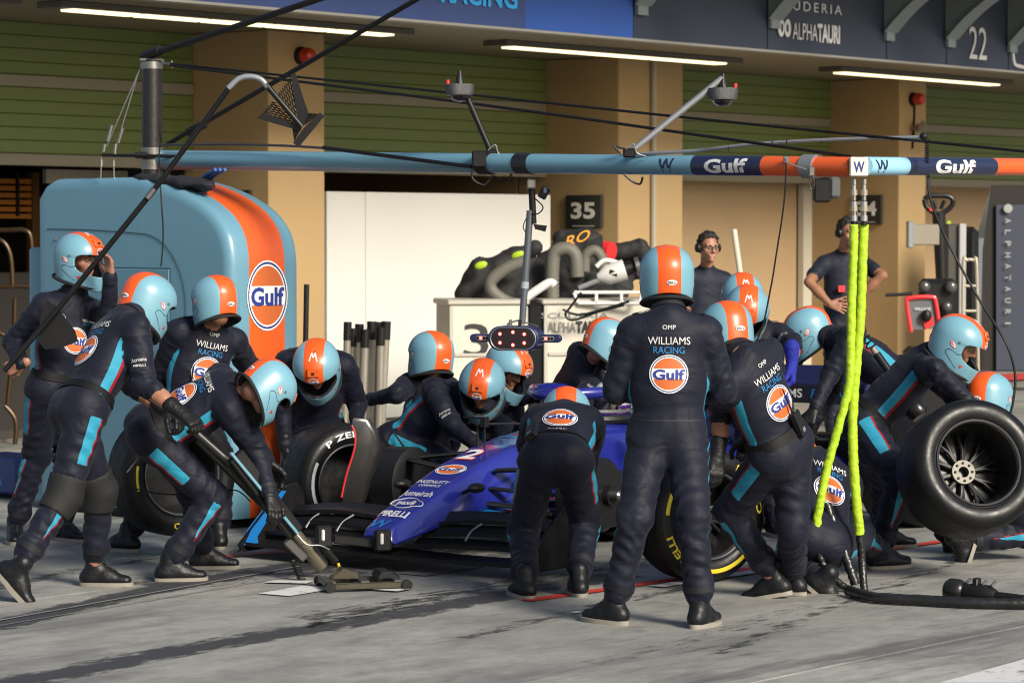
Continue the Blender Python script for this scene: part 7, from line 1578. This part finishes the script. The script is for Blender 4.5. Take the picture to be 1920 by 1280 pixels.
wx = thing('white_box_unit', 'white box unit with dark lid behind the standing man', 'box', P(1318, 560, 25.6)); m = MB(); m.box(P(1318, 545, 25.6), (.16, .2, .13), None, .015); m.build('body', WP, wx); m = MB(); m.tube([P(1315, 533, 25.6), P(1314, 510, 25.6)], .055, 14); m.build('dark_lid', BLACK, wx)
for a, b in (((1332, 537), (1358, 537)), ((1358, 537), (1356, 556)), ((1340, 556), (1356, 556))): m = MB(); m.beam(P(*a, 25.5), P(*b, 25.5), .025, .025, Z, .004); m.build('handle_bar', WP, wx)
m = MB(); m.tube([P(1388, 515, 25.2), P(1376, 430, 25.2)], .026, 10); m.build('leaning_pole', mat('pale_pole', (.55, .52, .42), .5), None); tag(bpy.context.scene.objects['leaning_pole'], 'pale pole leaning beside the headset man', 'pole')
# ---- right hand background: speaker, pallet truck, ladder, red framed board, black lettered panel
sk = thing('wall_speaker', 'dark loudspeaker hung behind the orange boom tip', 'speaker', P(1550, 380, 28)); m = MB(); m.box(P(1540, 357, 28), (.17, .2, .24), None, .02); m.build('speaker_front', BLACK, sk); m = MB(); m.box(P(1563, 352, 28.05), (.11, .22, .22), None, .03); m.build('speaker_side', mat('speaker_grey', (.08, .085, .09), .5), sk); m = MB(); m.tube([P(1548, 332, 28.1), P(1548, 345, 28.1)], .03, 8); m.build('speaker_mount', BLACK, sk)
pt = thing('pallet_truck', 'black pallet truck handle standing upright by the right column', 'truck', ut(1765, 30)); D = 30
hp_ = [(1733, 374), (1742, 368), (1760, 367), (1778, 368), (1787, 376), (1783, 388), (1770, 398), (1760, 402), (1750, 398), (1737, 388), (1733, 374)]; m = MB(); m.tube([P(a, b, D) for a, b in hp_], .028, 10, smooth=3, cap=False); m.build('handle_loop', BLACK, pt); m = MB(); m.tube([P(1750, 376, D), P(1756, 392, D)], .02, 8); m.tube([P(1771, 376, D), P(1764, 392, D)], .02, 8); m.build('handle_grip_bars', BLACK, pt); m = MB(); m.box(P(1746, 393, D - .04), (.04, .03, .03)); m.build('red_button', RED, pt)
m = MB(); b_ = ut(1768, 30) + Z * .1; m.tube([P(1760, 398, D), P(1765, 520, D), b_], [.07, .06, .06], 12); m.build('tiller', BLACK, pt); m = MB(); m.box(b_ + Z * .1, (.5, .4, .3), None, .03); m.build('chassis', BLACK, pt)
wb = thing('wall_box', 'grey metal box bracketed on the right-hand column', 'box', P(1740, 460, 28.6)); m = MB(); m.box(P(1730, 440, 28.6), (.32, .12, .21), None, .01); m.build('box', mat('warm_grey_metal', (.27, .24, .19), .45, .3), wb); m = MB(); m.box(P(1706, 440, 28.55), (.06, .14, .27), None, .01); m.build('bracket', ALU, wb)
cb = thing('grey_cabinet', 'tall grey and black machine cabinet right of the column', 'cabinet', ut(1800, 31)); D = 31; kD = D / F
m = MB(); m.box(P(1783, 545, D), (30 * kD, .5, 250 * kD), None, .02); m.build('dark_side', mat('cabinet_dark', (.05, .047, .04), .5), cb); m = MB(); m.box(P(1799, 545, D - .1), (13 * kD, .4, 250 * kD), None, .01); m.build('pale_edge', mat('cabinet_pale', (.38, .38, .38), .45), cb)
m = MB(); m.box(P(1817, 560, D), (24 * kD, .5, 270 * kD), None, .06); m.build('black_shell', BLACK, cb); m = MB(); m.box(P(1800, 740, D), (70 * kD, .5, 220 * kD)); m.build('base', BLACK, cb); m = MB(); m.box(P(1779, 417, D - .2), (.04, .02, .03)); m.build('green_indicator', FLUO, cb)
ld = thing('hand_truck', 'pale metal hand truck with rungs standing behind the far right helmet', 'trolley', ut(1820, 28.8)); D = 28.8
m = MB(); m.tube([P(1805, 700, D), P(1806, 500, D), P(1812, 488, D), P(1825, 488, D), P(1831, 500, D), P(1834, 700, D)], .018, 10, smooth=4); m.build('frame', mat('pale_tube', (.40, .36, .28), .4, .4), ld)
for y in (536, 583, 640): m = MB(); m.tube([P(1806, y, D), P(1833, y, D)], .015, 8); m.build('rung', mat('pale_tube', (0, 0, 0)), ld)
m = MB(); m.box(P(1820, 700, D), (.3, .25, .06), None, .01); m.build('foot_plate', STEEL, ld)
rb = thing('red_framed_board', 'grey board in a red frame on a dark scooter behind the bending men', 'board', ut(1730, 26.5)); D = 26.5
m = MB(); q = [(1702, 562), (1752, 560), (1758, 616), (1708, 618)]; pp = [P(a, b, D) for a, b in q]; m.add(pp + [p + Vector((0, .03, 0)) for p in pp], [(0, 1, 2, 3), (7, 6, 5, 4), (0, 4, 5, 1), (1, 5, 6, 2), (2, 6, 7, 3), (3, 7, 4, 0)]); bo = m.build('board', mat('board_grey', (.10, .105, .115), .5), rb)
m = MB(); m.tube([P(1708, 622, D - .01), P(1700, 570, D - .01), P(1705, 559, D - .01), P(1746, 557, D - .01), P(1754, 566, D - .01), P(1762, 620, D - .01)], .022, 8, smooth=4); m.build('red_frame', RED, rb)
m = MB(); flat_text(m, 'WILLIAMS', P(1730, 579, D - .02), (1, 0, 0), Z, .028, .15, .02); m.build('lettering', PRINTW, bo, sharp=180); m = MB(); m.prism([(0, 0), (.10, .03), (.12, -.05), (.04, -.10)], P(1728, 598, D - .02), (1, 0, 0), Z, (0, .01, 0)); m.build('red_flash', RED, bo); m = MB(); m.ball(P(1737, 592, D - .05), (.05, .04, .06), 10); m.build('black_knob', BLACK, bo)
m = MB(); m.tube([P(1660, 553, D), P(1685, 552, D), P(1710, 550, D)], .016, 8, smooth=4); m.build('handlebar', BLACK, rb)
for px, py, r in ((1733, 538, .06), (1783, 538, .06), (1775, 575, .05)): m = MB(); m.ball(P(px, py, D + .1), (r, r * .7, r), 12); m.build('lamp', mat('scooter_lamp', (.10, .10, .09), .2, .5), rb)
m = MB(); m.box(P(1758, 560, D + .25), (.36, .2, .38), None, .05); m.build('body', BLACK, rb); m = MB(); m.box(ut(1745, D) + Z * .4 + Vector((0, .25, 0)), (.4, .5, .8), None, .05); m.build('lower_body', BLACK, rb)
bp = thing('black_display_panel', 'tall dark display panel with a column of pale lettering at the right edge', 'panel', ut(1885, 33.5)); D = 33.5; kD = D / F
pb = [(1838, 696), (1842, 470), (1858, 347), (1990, 347), (1990, 696)]; pp = [P(a, b, D) for a, b in pb]; m = MB(); n = 5; m.add(pp + [p + Vector((.1, .3, 0)) for p in pp], [tuple(range(n)), tuple(range(n, 2 * n))[::-1]] + [(i, (i + 1) % n, (i + 1) % n + n, i + n) for i in range(n)]); m.build('dark_screen', DARK, bp)
m = MB(); pp = [P(a, b, D - .05) for a, b in ((1868, 384), (1990, 384), (1990, 694), (1868, 694))]; m.add(pp + [p + Vector((0, .04, 0)) for p in pp], [(0, 1, 2, 3), (7, 6, 5, 4), (0, 4, 5, 1), (1, 5, 6, 2), (2, 6, 7, 3), (3, 7, 4, 0)]); m.build('navy_face', B_NAVY, bp)
for i, s_ in enumerate('ALPHATAURI'):
    m = MB(); flat_text(m, s_, P(1890, 414 + i * 21.3, D - .1), -Z, (1, 0, 0), 11 * kD, 9 * kD if s_ != 'I' else 3 * kD, .02); m.build('lettering', mat('panel_print', (.30, .30, .29), .6), bp, sharp=180)
m = MB(); m.lathe([(.052, 0), (.052, .006), (.03, .008), (0, .008)], P(1890, 391, D - .1), (0, -1, 0), 20); m.build('emblem', mat('panel_print', (0, 0, 0)), bp)
# the dark rack in the left garage with copper coloured pipework
rk = thing('pipe_rack', 'dark rack of bent coppery pipes inside the left garage', 'rack', FP(fs(20, -.6), -.6, 0)); PIPE = mat('coppery_pipe', (.055, .032, .014), .35, .5)
for pts in ([(-20, 432), (20, 431), (45, 431), (58, 445), (60, 500)], [(-20, 448), (5, 452), (20, 480), (24, 540)], [(-10, 538), (30, 536), (62, 538)], [(28, 560), (26, 640), (20, 700), (14, 760)], [(-10, 620), (20, 640), (24, 700)], [(10, 760), (30, 790), (26, 850)]):
    m = MB(); m.tube([P(a, b, 25.2) for a, b in pts], .022, 8, smooth=5); m.build('pipe', PIPE, rk)
m = MB(); m.box(FP(fs(20, -1.2), -1.2, 0.75), (1.6, .4, 1.5), FM, .02); m.build('cabinet', DARK, rk)
for y in (862, 905):
    pass
m = MB(); m.box(P(30, 862, 24.6), (.7, .05, .02), FM); m.build('shelf_edge', mat('shelf_orange', (.5, .28, .06), .5), rk)
bn = thing('blue_floor_box', 'low blue box with white lettering behind the far left crewmen', 'box', ut(20, 20.3)); m = MB(); m.box(ut(15, 20.3) + Z * .16, (.55, .4, .26), Matrix.Rotation(-TH, 3, 'Z'), .02); m.build('box', B_BLUE, bn)
m = MB(); flat_text(m, 'RACING', ut(20, 20.05) + Z * .16, (1, .2, 0), Z, .12, .42, .03); m.build('lettering', CCYAN, bn, sharp=180)
# ---- wheel gun on the floor at right and another held at the rear tyre
def gun(label, o, d, up, grp='wheel guns'):
    t = thing('wheel_gun', label, 'wheel gun', o - Z * .06, group=grp); d = d.normalized(); x = up.cross(d).normalized()
    m = MB(); m.lathe([(.0, -.02), (.05, -.02), (.062, 0), (.062, .05), (.05, .075), (.035, .085)], o, d, 22); m.build('socket', mat('gun_socket', (.03, .03, .032), .28, .6), t)
    m = MB(); m.tube([o + d * .08, o + d * .13, o + d * .22, o + d * .26], [.04, .052, .05, .03], 14); m.build('motor_body', BLACK, t)
    m = MB(); m.box(o + d * .15 + up * .055, (.05, .05, .03), Matrix((x, up, d)).transposed(), .006); m.build('control_block', BLACK, t); m = MB(); m.box(o + d * .22 - up * .05, (.04, .05, .04), Matrix((x, up, d)).transposed(), .006); m.build('trigger_guard', BLACK, t)
    m = MB(); m.tube([o + d * .26, o + d * .42], .024, 12); m.build('handle', BLACK, t); m = MB(); m.tube([o + d * .41, o + d * .47], .018, 12); m.build('coupling', CHROME, t)
    m = MB(); m.tube([o + d * (.46 + .0028 * i) + x * .03 * math.cos(i * .55) + up * .03 * math.sin(i * .55) for i in range(40)], .005, 5); m.build('coiled_lead', BLACK, t)
    for k_ in (.10, .19, .24): m = MB(); m.tube([o + d * k_ + up * .05 - x * .02, o + d * k_ + up * .066 + x * .03], .008, 6); m.build('bolt', STEEL, t)
g0 = PZ(1782, 1106, .063); g1 = PZ(1900, 1121, .05); gun('black wheel gun lying on the concrete at the lower right', g0, g1 - g0, Z)
g0 = P(1722, 775, 16.1); gun('black wheel gun held low in front of the lifting crewman', g0, Vector((-.5, .3, .75)), Vector((.6, -.3, .6)))
